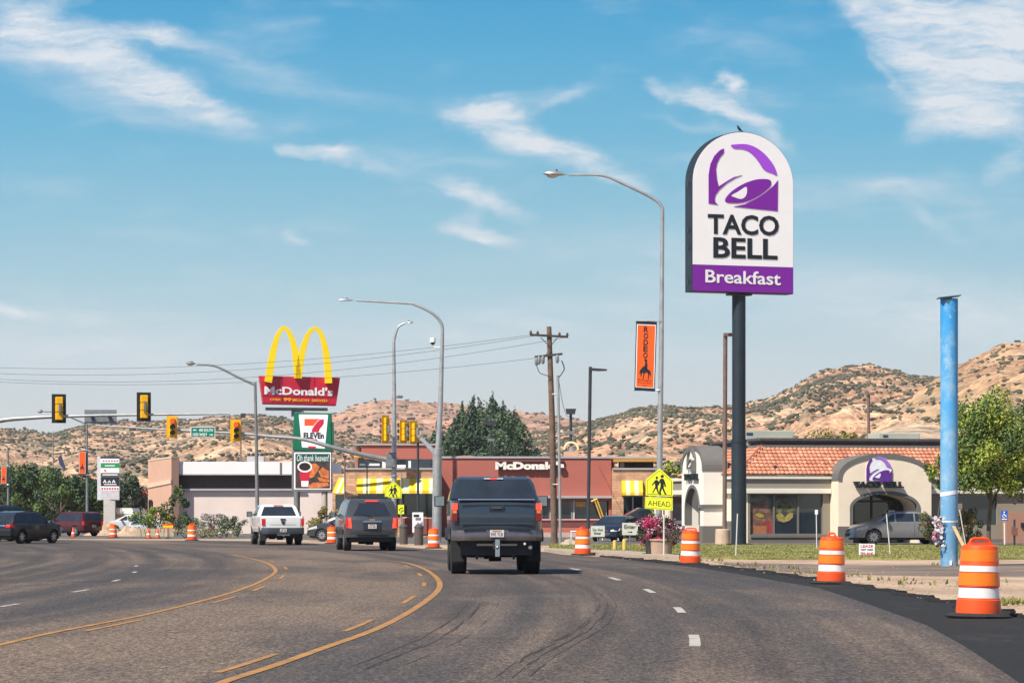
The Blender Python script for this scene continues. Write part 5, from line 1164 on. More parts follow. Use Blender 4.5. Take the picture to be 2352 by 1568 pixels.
# right brick tower
b = MB(); wall_grid(b, lambda u, z, d: Vector((u, YM-1.5+d, z)), X(1405), X(1502), 0, Zm(1079), [(X(1430), X(1474), .1, Zm(1140))], .35); b.box(X(1405), X(1405)+.35, YM-1.15, YM, 0, Zm(1079)); b.build('brick_tower', brick, mr)
b = MB(); b.box(X(1431), X(1473), YM-1.3, YM-1.28, .1, Zm(1140.5)); wn = b.build('door_glass', glassd, mr); b = MB(); b.box(X(1450), X(1453), YM-1.4, YM-1.31, .1, Zm(1140.5)); b.build('frame', MT['light frame'], wn)
awning(1427, 1476, 1103, 1137, YM-1.5, 5)
b = MB(); b.box(X(1405), X(1505), YM-1.6, YM-1.1, Zm(1079), Zm(1075)); b.build('tower_coping', ledge, mr)
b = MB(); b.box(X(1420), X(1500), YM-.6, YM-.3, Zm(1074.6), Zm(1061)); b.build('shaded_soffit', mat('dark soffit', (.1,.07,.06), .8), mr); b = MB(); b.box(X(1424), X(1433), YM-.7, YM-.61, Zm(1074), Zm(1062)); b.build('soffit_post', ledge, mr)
b = MB(); b.prism([(X(1408), YM-1.8, Zm(1061)), (X(1512), YM-1.8, Zm(1061)), (X(1516), YM-1.8, Zm(1054)), (X(1408), YM-1.8, Zm(1055))], (0, 2, 0)); b.build('ochre_roof_edge', mat('ochre roof edge', (.5,.26,.06), .6), mr)
b = MB(); b.prism([(X(1404), YM, Zm(1055)), (X(1530), YM, Zm(1055)), (X(1530), YM, Zm(1052)), (X(1404), YM, Zm(1052))], (0, 6, 0)); b.build('roof_slab', mat('pink roof slab', (.45,.25,.2), .8), mr)
b = MB(); b.box(X(1018), X(1250), YM+3, YM+9, Zm(1052), Zm(1047)); b.prism([(X(1028), YM+6, Zm(1048)), (X(1100), YM+6, Zm(1048)), (X(1078), YM+6, Zm(1041)), (X(1050), YM+6, Zm(1042))], (0, 3, 0)); b.build('roof_hump', mat('rust roof', (.4,.2,.12), .8), mr)
# tan roof box with a yellow hood and vent cap
b = MB(); b.box(X(1297), X(1330), YM+2, YM+4, Zm(1051), Zm(1035)); b.build('roof_chimney', mat('tan roof box', (.6,.38,.25), .8), mr)
b = MB(); b.tube([( X(1314)+1.05*math.cos(a_)*.42, YM+2.5, Zm(1030)+.45*math.sin(a_)) for a_ in [math.pi*i/10 for i in range(11)]], .07, 8); b.build('yellow_hood', awn[1], mr); b = MB(); b.cyl((X(1314), YM+2.8, Zm(1035)), .25, .35, 10); b.build('vent_cap', galv, mr)
b = MB(); b.box(X(1404), X(1404)+.2, YM+.35, YM+16, 0, Zm(1052)); b.box(X(1003), X(1404), YM+15.8, YM+16, 0, Zm(1060)); b.box(X(1003), X(1404), YM+.35, YM+15.8, Zm(1060), Zm(1058)); b.build('back_walls', redw, mr)
# yellow parasol-like slide rails at the window
t = thing('handrail', 'two slanting yellow rails in front of the red restaurant', 'railing', (X(1375), YM-2, 0))
b = MB()
for dx in (0, 6): b.tube([(Xat(1364+dx, YM-2), YM-2, H+(HY-1143)/F*(YM-2)), (Xat(1390+dx, YM-2), YM-2, H+(HY-1215)/F*(YM-2))], .05, 6)
b.tube([(Xat(1358, YM-2), YM-2, Zm(1152)), (Xat(1372, YM-2), YM-2, Zm(1146))], .08, 6); b.build('rails', mat('yellow rail', (.66,.38,.06), .6), t)

# ---------------------------------------------------------------- white roofed store
YS = 226.0; ws = thing('store_building', 'low store with white roof band, pale pink wall and salmon end wall', 'building', (Xat(400,YS), YS, 0))
xs_ = lambda p, Y=YS: Xat(p, Y); zs_ = lambda p, Y=YS: H+(HY-p)/F*Y
def sbx(name, m, a0, a1, y0, y1, t0, t1, g=False): 
    b = MB(); b.box(xs_(a0), xs_(a1), y0, y1, 0 if g else zs_(t1), zs_(t0)); return b.build(name, m, ws, bevel=0)
pinkw = mat('pale pink wall', (.70,.59,.53), .9, 0, .06, .5, dirt=.2, dcol=(.4,.3,.26)); salm = mat('salmon wall', (.60,.36,.25), .9, 0, .05, .6)
sbx('fascia', mat('white roof band', (.78,.77,.76), .6, 0, .03, 1), 399, 760, YS-.5, YS+14, 1060, 1090)
sbx('fascia_trim', mat('grey fascia trim', (.3,.28,.27), .6), 400, 760, YS-.52, YS-.501, 1088.5, 1091); sbx('dark_band', mat('dark brown band', (.075,.055,.055), .8, 0, .15, 1), 408, 690, YS+.2, YS+13, 1091, 1123)
sbx('band_sill', ledge, 404, 700, YS+.0, YS+.19, 1121.5, 1126); sbx('front_wall', pinkw, 402, 775, YS+.3, YS+13, 1124, 1235, True)
sbx('fascia_joint', dgrey, 644, 648, YS-.54, YS-.521, 1062, 1089)
e = MB(); e.prism([(xs_(398), YS-1.2, 0), (xs_(398), YS-1.2, zs_(1052)), (Xat(340, YS+9), YS+9, H+(HY-1059)/F*(YS+9)), (Xat(340, YS+9), YS+9, 0)], (.5,.4,0)); e.build('end_wall', salm, ws)
e = MB(); d0 = Vector((xs_(398)-.02, YS-1.24, zs_(1052))); d1 = Vector((Xat(340, YS+9)-.02, YS+8.96, H+(HY-1059)/F*(YS+9))); e.obox(d0, d1-d0, (.6,.5,0), (0,0,.12)); m0, m1 = d0.copy(), d1.copy(); m0.z = zs_(1110); m1.z = zs_(1118); e.obox(m0+Vector((-.03,-.03,0)), m1-m0, (.06,.05,0), (0,0,.3)); e.build('end_coping', mat('peach trim', (.68,.5,.36), .8), ws)
e = MB(); f0 = d0.lerp(d1, .78); f1 = d0.lerp(d1, .92); e.prism([Vector((f0.x-.04, f0.y-.04, zs_(1185))), Vector((f1.x-.04, f1.y-.04, zs_(1185))), Vector((f1.x-.04, f1.y-.04, zs_(1146))), Vector((f0.x-.04, f0.y-.04, zs_(1146)))], (-.03,-.03,0)); e.build('end_window', glassd, ws)
ru = thing('rooftop_unit', 'boxy grey air conditioner on the white store roof behind a lamp pole', 'air conditioner', (xs_(567), YS+2, zs_(1060))); b = MB(); b.box(Xat(567,YS+2), Xat(606,YS+2), YS+2, YS+3.5, zs_(1060), zs_(1046)); b.build('casing', mat('grey unit', (.4,.38,.37), .6), ru, bevel=.03)
b = MB()
for i in range(4): b.cyl((Xat(571+i*10,YS+2.6), YS+2.7, zs_(1046)), .12, .22, 8)
b.build('fan', darkm, ru)
# far sheds on the left
sh = thing('shed', 'small shed with white roof and tan horizontal siding behind the plaza sign', 'building', (Xat(270,262), 262, 0)); zz = lambda p: H+(HY-p)/F*262
b = MB(); b.prism([(Xat(247,262),262,zz(1180)), (Xat(308,262),262,zz(1180)), (Xat(303,262),262,zz(1166)), (Xat(250,262),262,zz(1166))], (0,5,0)); b.build('roof', white, sh)
b = MB()
for i in range(6): b.box(Xat(237,262), Xat(297,262), 262.3+i*.01, 266, zz(1180+5*(i+1)), zz(1180+5*i)-.04)
b.build('siding', mat('tan siding', (.5,.38,.28), .8), sh)
sh = thing('canopy_building', 'distant building with a red canopy beyond the left trees', 'building', (Xat(320,300), 300, 0)); zz = lambda p: H+(HY-p)/F*300
b = MB(); b.prism([(Xat(308,300),300,zz(1134)), (Xat(345,300),300,zz(1134)), (Xat(345,300),300,zz(1125)), (Xat(318,300),300,zz(1125))], (0,6,0)); b.build('canopy', mat('red canopy', (.6,.03,.04), .6), sh)
b = MB(); b.prism([(Xat(288,300),301,zz(1143)), (Xat(345,300),301,zz(1143)), (Xat(345,300),301,zz(1134.5)), (Xat(300,300),301,zz(1130))], (0,6,0)); b.build('roof', mat('grey roof', (.32,.3,.31), .7), sh); b = MB(); b.box(Xat(292,300), Xat(345,300), 301.5, 306, 0, zz(1143.5)); b.build('wall', mat('dim wall', (.2,.18,.17), .8), sh)
# ================================================================ vehicles
def grid_cut(bm, xs, ys, zs):
    for ax, L in ((0, xs), (1, ys), (2, zs)):
        for q in L:
            co = [0,0,0]; co[ax] = q; no = [0,0,0]; no[ax] = 1
            bmesh.ops.bisect_plane(bm, geom=bm.verts[:]+bm.edges[:]+bm.faces[:], plane_co=co, plane_no=no)
def patch(name, m, poly, fmap, parent, gu=(), gv=(), smooth=True, label=None):
    """poly in (u, v); extruded t 0..1; fmap(u, v, t) -> local point"""
    bm = bmesh.new(); n = len(poly); lo = [bm.verts.new((u, v, 0)) for u, v in poly]; hi = [bm.verts.new((u, v, 1)) for u, v in poly]
    for t in tessellate_polygon([[Vector((u, v, 0)) for u, v in poly]]):
        bm.faces.new([lo[i] for i in t]); bm.faces.new([hi[i] for i in t[::-1]])
    for i in range(n): j = (i+1) % n; bm.faces.new([lo[j], lo[i], hi[i], hi[j]])
    grid_cut(bm, gu, gv, ())
    for v in bm.verts: v.co = fmap(*v.co)
    bmesh.ops.recalc_face_normals(bm, faces=bm.faces)
    me = bpy.data.meshes.new(name); bm.to_mesh(me); bm.free(); me.materials.append(m)
    if smooth: me.polygons.foreach_set('use_smooth', [True]*len(me.polygons)); me.set_sharp_from_angle(angle=R(35))
    o = bpy.data.objects.new(name, me); COL.objects.link(o); o.parent = parent; XF[o.name] = XF[parent.name]
    if label: o['label'] = label
    return o
def arch(cx, r, zs, n=9):
    """wheel arch points, going from rear to front along the sill at height zs; centre height wheel r"""
    a0 = math.asin(max(-1, min(1, (zs-ARC_Z)/r))); return [(cx-r*math.cos(a0+(math.pi-2*a0)*i/n), ARC_Z+r*math.sin(a0+(math.pi-2*a0)*i/n)) for i in range(n+1)]
def paint(name, c, rough=.28, metal=.3): return mat(name, c, rough, metal, .05, 1.5, coat=.6)
def vehicle(name, label, cat, loc, head, S, pm, glass=None, group=None, plate='E45 7LB', brake=True, sc=1.0):
    """S: dict with top (roof line points rear to front), W half width, wheels, r, sill, belt, glass polygons ..."""
    global ARC_Z
    glass = glass or glassd
    t = thing(name, label, cat, (loc[0], loc[1], 0), R(90+head), group); t.scale = (sc, sc, sc)
    r, sill = S['r'], S['sill']; ARC_Z = r; top = S['top']; L = top[-1][0]; Wd = S['W']; belt = S['belt']; roof = max(p[1] for p in top)
    bot = [(top[0][0], S.get('rb', sill))]
    for wx in S['wheels']: bot += arch(wx, r*1.17, sill)
    bot += [(L, S.get('fb', sill))]
    out = bot+[p for p in reversed(top)]
    tum = S.get('tum', .80)
    def wf(x, z):
        k = 1.0
        e = min(x, L-x); k -= .10*max(0, 1-e/.30)**2
        if x > L-1.0: k -= .06*((x-(L-1.0)))**2
        if z > belt: k *= 1-(1-tum)*((z-belt)/(roof-belt))**1.15
        elif z < belt-.25: k *= 1-.05*((belt-.25-z)/max(.1, belt-.25-sill))**2
        if z > roof-.16: k *= 1-.13*((z-(roof-.16))/.16)**2.2
        return Wd*k
    def bul(x, y):  # plan bulge of both ends
        q = (y/Wd)**2*S.get('bulge', .07)
        return q if x < L/2 else -q*1.8
    def fbody(u, v, tt):
        y = wf(u, v)*(2*tt-1); e = max(0, 1-min(u, L-u)/.5); return (u+bul(u, y)*e, y, v)
    def body_bm():
        bm = bmesh.new(); n = len(out); lo = [bm.verts.new((u, v, 0)) for u, v in out]; hi = [bm.verts.new((u, v, 1)) for u, v in out]
        for q in tessellate_polygon([[Vector((u, v, 0)) for u, v in out]]): bm.faces.new([lo[i] for i in q]); bm.faces.new([hi[i] for i in q[::-1]])
        for i in range(n): j = (i+1) % n; bm.faces.new([lo[j], lo[i], hi[i], hi[j]])
        grid_cut(bm, [.12, .3]+list(np.arange(.7, L-.3, .55))+[L-.25, L-.1], list(np.arange(sill+.12, roof, .16)), [.03, .12, .3, .5, .7, .88, .97])
        for v in bm.verts: v.co = fbody(*v.co)
        bmesh.ops.recalc_face_normals(bm, faces=bm.faces); return bm
    bm = body_bm(); me = bpy.data.meshes.new('body'); bm.to_mesh(me); bm.free(); me.materials.append(pm); me.polygons.foreach_set('use_smooth', [True]*len(me.polygons)); me.set_sharp_from_angle(angle=R(30))
    body = bpy.data.objects.new('body', me); COL.objects.link(body); body.parent = t; XF[body.name] = XF[t.name]
    bv = body.modifiers.new('bevel', 'BEVEL'); bv.width = .035; bv.segments = 2; bv.angle_limit = R(45)
    # surface x at the rear and front for height z
    def edge_x(z, rear=True):
        xs_ = []
        for (a0, z0), (a1, z1) in zip(out, out[1:]+out[:1]):
            if (z0-z)*(z1-z) <= 0 and abs(z1-z0) > 1e-6: xs_.append(a0+(a1-a0)*(z-z0)/(z1-z0))
        return min(xs_) if rear else max(xs_)
    gs_ = list(np.arange(0, L, .3)); gz = list(np.arange(0, 2.4, .12)); gy = list(np.arange(-1.2, 1.21, .15))
    def side(nm, m, poly, o0=-.03, o1=.008, both=True, **k):
        for s_ in ((1, -1) if both is True else (both,)): patch(nm, m, poly, lambda u, v, tt: (u, s_*(wf(u, v)+o0+(o1-o0)*tt), v), t, gs_, gz, **k)
    def end(nm, m, poly, rear=True, o0=-.04, o1=.012, par=None, **k):
        sg = -1 if rear else 1
        def fm(u, v, tt):
            lim = wf(.02 if rear else L-.02, v)
            x = edge_x(v, rear); return (x+bul(0 if rear else L, u)+sg*(o0+(o1-o0)*tt), u, v)
        return patch(nm, m, poly, fm, par or t, gy, gz, **k)
    def mir(p): return [(-u, v) for u, v in p]
    for poly in S.get('side_glass', []): side('side_window', glass, poly)
    for poly in S.get('side_trim', []): side('side_moulding', black, poly, -.02, .012)
    for poly in S.get('door_line', []): side('door_seam', black, poly, -.02, .003)
    if 'rear_glass' in S: rg = end('rear_window', glass, S['rear_glass'])
    if 'front_glass' in S:
        # windscreen between two points of the roof line
        (xa, za), (xb, zb) = S['front_glass']; N_ = Vector((zb-za, 0, -(xb-xa))).normalized(); N_ = N_ if N_.z > 0 else -N_
        patch('windshield', glass, [(-1, 0), (1, 0), (1, 1), (-1, 1)], lambda u, v, tt: tuple(Vector((xa+(xb-xa)*v, u*(wf(xa+(xb-xa)*v, za+(zb-za)*v)-.10), za+(zb-za)*v))+N_*(-.03+.038*tt)), t, [-.8,-.4,0,.4,.8], [.33,.66])
    if 'cab_glass' in S:
        (xa, za), (xb, zb), wd = S['cab_glass']; N_ = Vector((-(zb-za), 0, (xb-xa))).normalized()
        patch('rear_window', glass, [(-1, 0), (1, 0), (.93, 1), (-.93, 1)], lambda u, v, tt: tuple(Vector((xa+(xb-xa)*v, u*wd*(wf(xa, za+(zb-za)*v)), za+(zb-za)*v))+N_*(-.03+.042*tt)), t, [-.8,-.4,0,.4,.8], [.33,.66])
    for p in S.get('taillight', []):
        for q in (p, mir(p)): end('taillight', redon if (brake and S.get('lit')) else redl, q, o1=.03)
    for p in S.get('tail_side', []): side('taillight', redl, p, -.03, .012)
    for p in S.get('headlight', []):
        for q in (p, mir(p)): end('headlight', clearl, q, False, o1=.02)
    for p in S.get('head_side', []): side('headlight', clearl, p, -.03, .012)
    for p in S.get('grille', []): end('grille', black, p, False, o1=.015)
    for p in S.get('rear_chrome', []): end('chrome_bar', chrome, p, o1=.035)
    for p in S.get('rear_seam', []): end('panel_seam', black, p, o1=.004)
    for p in S.get('handle', []): end('tailgate_handle', black, p, o1=.03)
    bp_ = S.get('bumper')
    if bp_:
        z0, z1, bm_ = bp_; b = MB(); n = 14; wv = Wd*.99
        pts = [(-.10+.16*(abs(2*i/n-1))**6+.03*(2*i/n-1)**2, wv*(2*i/n-1)) for i in range(n+1)]
        for (xa, ya), (xb, yb) in zip(pts, pts[1:]): b.add([(xa,ya,z0+.03),(xb,yb,z0+.03),(xb-.03,yb,(z0+z1)/2),(xa-.03,ya,(z0+z1)/2),(xb,yb,z1),(xa,ya,z1),(xb+.25,yb,z1),(xa+.25,ya,z1),(xa+.2,ya,z0),(xb+.2,yb,z0)], [(0,1,2,3),(3,2,4,5),(5,4,6,7),(8,9,1,0)])
        b.build('rear_bumper', bm_, t, world=False, smooth=True)
    pz = S.get('plate_z', .8); px = S.get('plate_x', edge_x(pz)-.03)
    if plate:
        pl_ = MB(); pl_.box(px-.012, px, -.155, .155, pz-.078, pz+.078); pl_ = pl_.build('license_plate', mm('plate white', (.62,.6,.56), .5), t, world=False)
        text(plate, (px-.013, .13, pz-.055), (px-.013, -.13, pz-.055), (px-.013, .13, pz+.02), .003, mm('plate navy', (.03,.04,.12)), pl_, world=False, bold=.01)
        q = MB(); q.box(px-.016, px-.0125, -.1, .1, pz+.038, pz+.066); q.build('plate_print', mm('plate orange', (.5,.16,.05)), pl_, world=False)
    tw_ = S.get('tw', .25)
    for wx in S['wheels']:
        for s_ in (1, -1):
            w = thing_child('wheel', t, (wx, s_*(Wd-tw_/2-.02), r), 0)
            b = MB(); hw = tw_/2
            b.lathe([(r*.62, -hw*.9), (r*.86, -hw), (r*.97, -hw*.85), (r, -hw*.4), (r, hw*.4), (r*.97, hw*.85), (r*.86, hw), (r*.62, hw*.9)], (0,0,0), 28, 'y', cap=False); b.build('tyre', rubber, w, world=False, smooth=True)
            b = MB(); b.lathe([(.001, hw*.35), (r*.18, hw*.35), (r*.6, hw*.2), (r*.64, hw*.9), (r*.62, hw*.95), (r*.60, hw*.5), (r*.60, -hw*.9), (.001, -hw*.9)], (0,0,0), 24, 'y', cap=False)
            if s_ > 0: pass
            b.build('rim', S.get('rimdark', black), w, world=False, smooth=True)
            b = MB()
            for k in range(S.get('spokes', 6)):
                a_ = 2*math.pi*k/S.get('spokes', 6)+.3; d = Vector((math.cos(a_), 0, math.sin(a_))); e_ = Vector((-math.sin(a_), 0, math.cos(a_)))*r*.09
                for yy in (hw*.72*s_,): b.prism([Vector((0,yy,0))-e_*1.3, Vector((0,yy,0))+e_*1.3, d*r*.61+e_*.9+Vector((0,yy,0)), d*r*.61-e_*.9+Vector((0,yy,0))], (0, .03*s_, 0))
            b.lathe([(r*.2, 0), (r*.2, .05)] if s_ > 0 else [(r*.2, -.05), (r*.2, 0)], (0, hw*.72*s_, 0), 14, 'y') if 0 else None
            b.build('spokes', S.get('rim', rimm), w, world=False)
    if 'mirror' in S:
        mx, mz, msz = S['mirror']
        for s_ in (1, -1):
            y0 = wf(mx, mz)*.97; b = MB(); b.obox((mx-.02, s_*y0, mz-.02), (.07,0,0), (0, s_*.12, .02), (0,0,.05)); b.box(mx-.05, mx+msz[2], min(s_*(y0+.09), s_*(y0+.09+msz[0])), max(s_*(y0+.09), s_*(y0+.09+msz[0])), mz-msz[1]*.4, mz+msz[1]*.6)
            mo = b.build('mirror', S.get('mirror_m', black), t, world=False, bevel=.03)
            b = MB(); ya, yb = sorted((s_*(y0+.115), s_*(y0+.065+msz[0]))); b.box(mx-.056, mx-.051, ya, yb, mz-msz[1]*.32, mz+msz[1]*.52); b.build('mirror_glass', mm('mirror glass', (.25,.28,.29), .15, .6), mo, world=False)
    # dark underside, axle and inner arches
    b = MB(); b.box(.25, L-.3, -Wd*.78, Wd*.78, max(.2, S.get('under', sill-.12)), sill+.25)
    for wx in S['wheels']: b.tube([(wx, -Wd+.2, r), (wx, Wd-.2, r)], .07, 8); b.lathe([(.16, -.14), (.16, .14)], (wx, 0, r), 12, 'y')
    b.build('chassis', black, t, world=False)
    t['_w'] = Wd; del t['_w']
    S['fx'] = edge_x
    return t
def thing_child(name, parent, loc, rz):
    o = bpy.data.objects.new(name, None); COL.objects.link(o); o.parent = parent; o.location = loc; o.rotation_euler = (0,0,rz); XF[o.name] = XF[parent.name]; return o
def add_part(t, name, m, fn, smooth=False, bevel=0, split=False): b = MB(); fn(b); return b.build(name, m, t, world=False, smooth=smooth, bevel=bevel, split=split)

# --- lifted black pickup, nearest
Yt = 72.5
S1 = dict(W=1.03, r=.45, sill=.80, belt=1.62, rb=1.0, wheels=(1.25, 4.95), tw=.36, tum=.86, bulge=.05,
 top=[(0,1.0),(-.01,1.3),(0,1.62),(.04,1.665),(1.95,1.66),(2.0,1.68),(2.30,2.17),(2.6,2.23),(3.6,2.22),(4.35,1.72),(5.6,1.60),(5.95,1.45),(6.0,.8)],
 cab_glass=((2.0,1.70),(2.28,2.15),.96), side_glass=[[(2.45,1.70),(3.0,1.70),(3.0,2.1),(2.5,2.1)],[(3.06,1.70),(4.15,1.70),(3.62,2.1),(3.06,2.1)]], front_glass=((4.33,1.74),(3.64,2.19)),
 taillight=[[(.88,1.46),(1.0,1.46),(1.0,1.60),(.88,1.60)]], tail_side=[[(.01,1.28),(.09,1.28),(.07,1.60),(.01,1.60)]], lit=True,
 rear_seam=[[(-.86,1.02),(-.845,1.02),(-.845,1.64),(-.86,1.64)],[(.845,1.02),(.86,1.02),(.86,1.64),(.845,1.64)],[(-.86,1.03),(.86,1.03),(.86,1.045),(-.86,1.045)]],
 bumper=(.74,1.0,mat('dark bumper', (.20,.18,.18), .25, .7, .25, 2)), plate_z=.93, plate_x=-.145, mirror=(4.05,1.64,(.26,.26,.10)), under=.44, spokes=5, rim=chrome)
blk = paint('black pickup paint', (.026,.040,.058), .22, .1)
a1 = 2.2; truck = vehicle('pickup_truck', 'lifted black pickup with tinted rear window and lit tail lights, nearest vehicle ahead', 'pickup truck', (Xat(1141,Yt), Yt), a1, S1, blk, sc=1.065)
def hitch(b):
    b.box(-.42,-.10,-.045,.045,.62,.70); b.box(-.47,-.38,-.05,.05,.42,.80); b.tube([(-.5,0,.50),(-.38,0,.50)],.02,8)
    b.ball((-.52,0,.62),.04,10,8)
add_part(truck, 'tow_hitch', chrome, hitch)
def hb_(b): b.tube([(-.06,-.45,.66),(-.06,.45,.66)], .045, 8); b.box(-.1,.0,-.09,.09,.58,.74)
add_part(truck, 'taillight_lower', mat('dark red lens', (.20,.01,.01), .25), lambda b: [b.box(-.03,.02,min(s_*.88,s_*1.0),max(s_*.88,s_*1.0),1.20,1.45) for s_ in (1,-1)], bevel=.01, split=True)
add_part(truck, 'tailgate_crease', blk, lambda b: (b.box(-.022,.0,-.8,.8,1.13,1.16), b.box(-.02,.0,-.8,.8,1.56,1.60)), bevel=.008, split=True)
add_part(truck, 'bumper_step_pad', black, lambda b: [b.box(-.13,.02,min(s_*.25,s_*.75),max(s_*.25,s_*.75),1.0,1.015) for s_ in (1,-1)], split=True)
add_part(truck, 'hitch_bar', black, hb_)
add_part(truck, 'lamp_dot', clearl, lambda b: b.cyl((-.12,.62-1.24,.70), .03, .03, 8, 'x'))
add_part(truck, 'tailgate_handle', black, lambda b: (b.box(-.035,0,-.17,.17,1.44,1.55),), bevel=.01)
add_part(truck, 'tailgate_handle', mat('handle gloss', (.08,.1,.12), .15, .5), lambda b: b.box(-.05,-.036,-.11,.11,1.475,1.52), bevel=.008)
add_part(truck, 'tailgate_edge_glint', mat('painted sky glint', (.28,.33,.40), .25, .6), lambda b: b.box(-.02,.05,-.86,.86,1.665,1.70), bevel=.015)  # pale blue strip paints the sky's reflection onto the tailgate's top edge
add_part(truck, 'brake_light', redon, lambda b: b.box(2.24,2.30,-.07,.07,2.165,2.195)); add_part(truck, 'cargo_light', clearl, lambda b: (b.box(2.24,2.30,.08,.22,2.165,2.195), b.box(2.24,2.30,-.22,-.08,2.165,2.195)), split=True)
add_part(truck, 'roof_marker', mat('amber marker', (.5,.2,.03), .3), lambda b: [b.box(3.4,3.5,y-.04,y+.04,2.22,2.25) for y in (-.5,0,.5)], split=True)
add_part(truck, 'amber_lens', mat('amber lens', (.62,.22,.03), .3), lambda b: [b.box(-.036,0,s_*.94-.045,s_*.94+.045,1.38,1.44) for s_ in (1,-1)], split=True)
add_part(truck, 'mud_flap', rubber, lambda b: [b.box(.55,.57,s_*.86-.15,s_*.86+.15,.30,.80) for s_ in (1,-1)], split=True)
add_part(truck, 'shock_absorber', galvd, lambda b: [b.tube([(1.0,s_*.42,.34),(1.1,s_*.36,.9)],.03,8) for s_ in (1,-1)], split=True)
add_part(truck, 'fender_flare', black, lambda b: [b.tube([(1.25+.56*math.cos(a_), s_*1.045, .45+.56*math.sin(a_)) for a_ in np.linspace(R(35), R(145), 9)], .045, 6) for s_ in (1,-1)]+[b.tube([(4.95+.56*math.cos(a_), s_*1.03, .45+.56*math.sin(a_)) for a_ in np.linspace(R(35), R(145), 9)], .045, 6) for s_ in (1,-1)], split=True)
add_part(truck, 'exhaust_pipe', galvd, lambda b: b.tube([(.0,-.75,.62),(1.6,-.75,.62)],.045,10))

# --- grey SUV
Ys = 119
S2 = dict(W=1.0, r=.39, sill=.48, belt=1.22, rb=.52, wheels=(1.12, 4.1), tw=.28, tum=.80, bulge=.10,
 top=[(0,.52),(-.02,.8),(.0,1.16),(.10,1.28),(.30,1.84),(.5,1.93),(1.5,1.96),(3.2,1.94),(4.0,1.34),(4.95,1.20),(5.15,.9),(5.17,.5)],
 rear_glass=[(-.74,1.31),(.74,1.31),(.66,1.79),(-.66,1.79)], side_glass=[[(.45,1.30),(1.15,1.30),(1.15,1.80),(.62,1.80)],[(1.22,1.30),(2.15,1.30),(2.15,1.82),(1.22,1.82)],[(2.22,1.30),(3.75,1.30),(3.2,1.80),(2.22,1.82)]], front_glass=((3.98,1.37),(3.24,1.90)),
 taillight=[[(.76,.86),(.93,.88),(.90,1.22),(.80,1.24)]], tail_side=[[(.02,.9),(.10,.9),(.16,1.26),(.05,1.2)]], lit=True, rear_seam=[[(-.80,.67),(.80,.67),(.80,.685),(-.80,.685)],[(-.72,1.245),(.72,1.245),(.72,1.255),(-.72,1.255)]], rear_chrome=[[(-.36,1.08),(.36,1.08),(.33,1.13),(-.33,1.13)]],
 handle=[[(-.33,.80),(.33,.80),(.33,1.07),(-.33,1.07)]], plate_z=.92, plate_x=-.07, mirror=(3.75,1.32,(.22,.2,.1)), spokes=6, door_line=[[(2.17,.55),(2.185,.55),(2.185,1.28),(2.17,1.28)],[(3.2,.55),(3.215,.55),(3.215,1.28),(3.2,1.28)]])
gry = paint('charcoal SUV paint', (.075,.08,.085), .3, .4)
suv = vehicle('suv', 'charcoal grey sport utility vehicle between the white pickup and the black pickup', 'suv', (Xat(855,Ys), Ys), 8.2, S2, gry, plate='A31 4KD', sc=1.05)
add_part(suv, 'brake_light', redon, lambda b: b.box(.24,.30,-.24,.24,1.85,1.885)); add_part(suv, 'roof_rack', black, lambda b: [b.tube([(.7,s_*.68,1.98),(2.9,s_*.68,2.0)],.025,6) for s_ in (1,-1)]+[b.tube([(x,-.68,2.01),(x,.68,2.01)],.02,6) for x in (1.1,2.4)], split=True)
add_part(suv, 'rear_wiper', black, lambda b: b.tube([(.05,0,1.27),(.12,.28,1.36)],.012,5)); add_part(suv, 'bumper_step', black, lambda b: b.box(-.10,.04,-.6,.6,.60,.66), bevel=.02); add_part(suv, 'tailgate_emblem', mat('gold emblem', (.6,.4,.08), .3, .6), lambda b: b.box(-.06,-.03,-.1,.1,1.14,1.19), bevel=.01)
# --- white pickup
Yw = 141
S3 = dict(W=1.0, r=.41, sill=.62, belt=1.30, rb=.82, wheels=(1.25, 4.85), tw=.28, tum=.80, bulge=.05,
 top=[(0,.82),(-.01,1.1),(0,1.30),(.04,1.34),(1.9,1.34),(1.93,1.36),(2.15,1.83),(2.4,1.91),(3.6,1.90),(4.35,1.40),(5.6,1.30),(5.85,1.1),(5.9,.6)],
 cab_glass=((1.93,1.38),(2.12,1.79),.84), side_glass=[[(2.4,1.38),(3.0,1.38),(3.0,1.8),(2.45,1.8)],[(3.06,1.38),(4.15,1.38),(3.62,1.8),(3.06,1.8)]], front_glass=((4.33,1.43),(3.64,1.87)),
 taillight=[[(.84,.92),(.985,.92),(.985,1.24),(.84,1.24)]], tail_side=[[(.01,.92),(.09,.92),(.07,1.24),(.01,1.24)]], lit=False, rear_seam=[[(-.82,.84),(-.805,.84),(-.805,1.31),(-.82,1.31)],[(.805,.84),(.82,.84),(.82,1.31),(.805,1.31)],[(-.6,.95),(.6,.95),(.6,.965),(-.6,.965)]],
 bumper=(.5,.82,mat('black chrome bumper', (.09,.1,.11), .3, .5, .2, 2)), plate_z=.70, plate_x=-.145, mirror=(4.0,1.42,(.26,.26,.1)), under=.4, spokes=5, handle=[[(-.12,1.17),(.12,1.17),(.12,1.24),(-.12,1.24)]])
wpt = paint('white truck paint', (.74,.73,.71), .35, 0)
wt = vehicle('pickup_truck', 'white pickup with black rear bumper, stopped left of the charcoal utility vehicle', 'pickup truck', (Xat(650,Yw), Yw), 10.5, S3, wpt, plate='D62 1RM')
add_part(wt, 'brake_light', redl, lambda b: b.box(2.09,2.14,-.22,.22,1.84,1.875)); add_part(wt, 'tow_bar', chrome, lambda b: (b.box(-.2,-.1,-.3,.3,.46,.52), b.box(-.32,-.1,-.04,.04,.42,.50)), split=True)
add_part(wt, 'mud_flap', rubber, lambda b: [b.box(.6,.62,s_*.84-.14,s_*.84+.14,.22,.66) for s_ in (1,-1)], split=True)
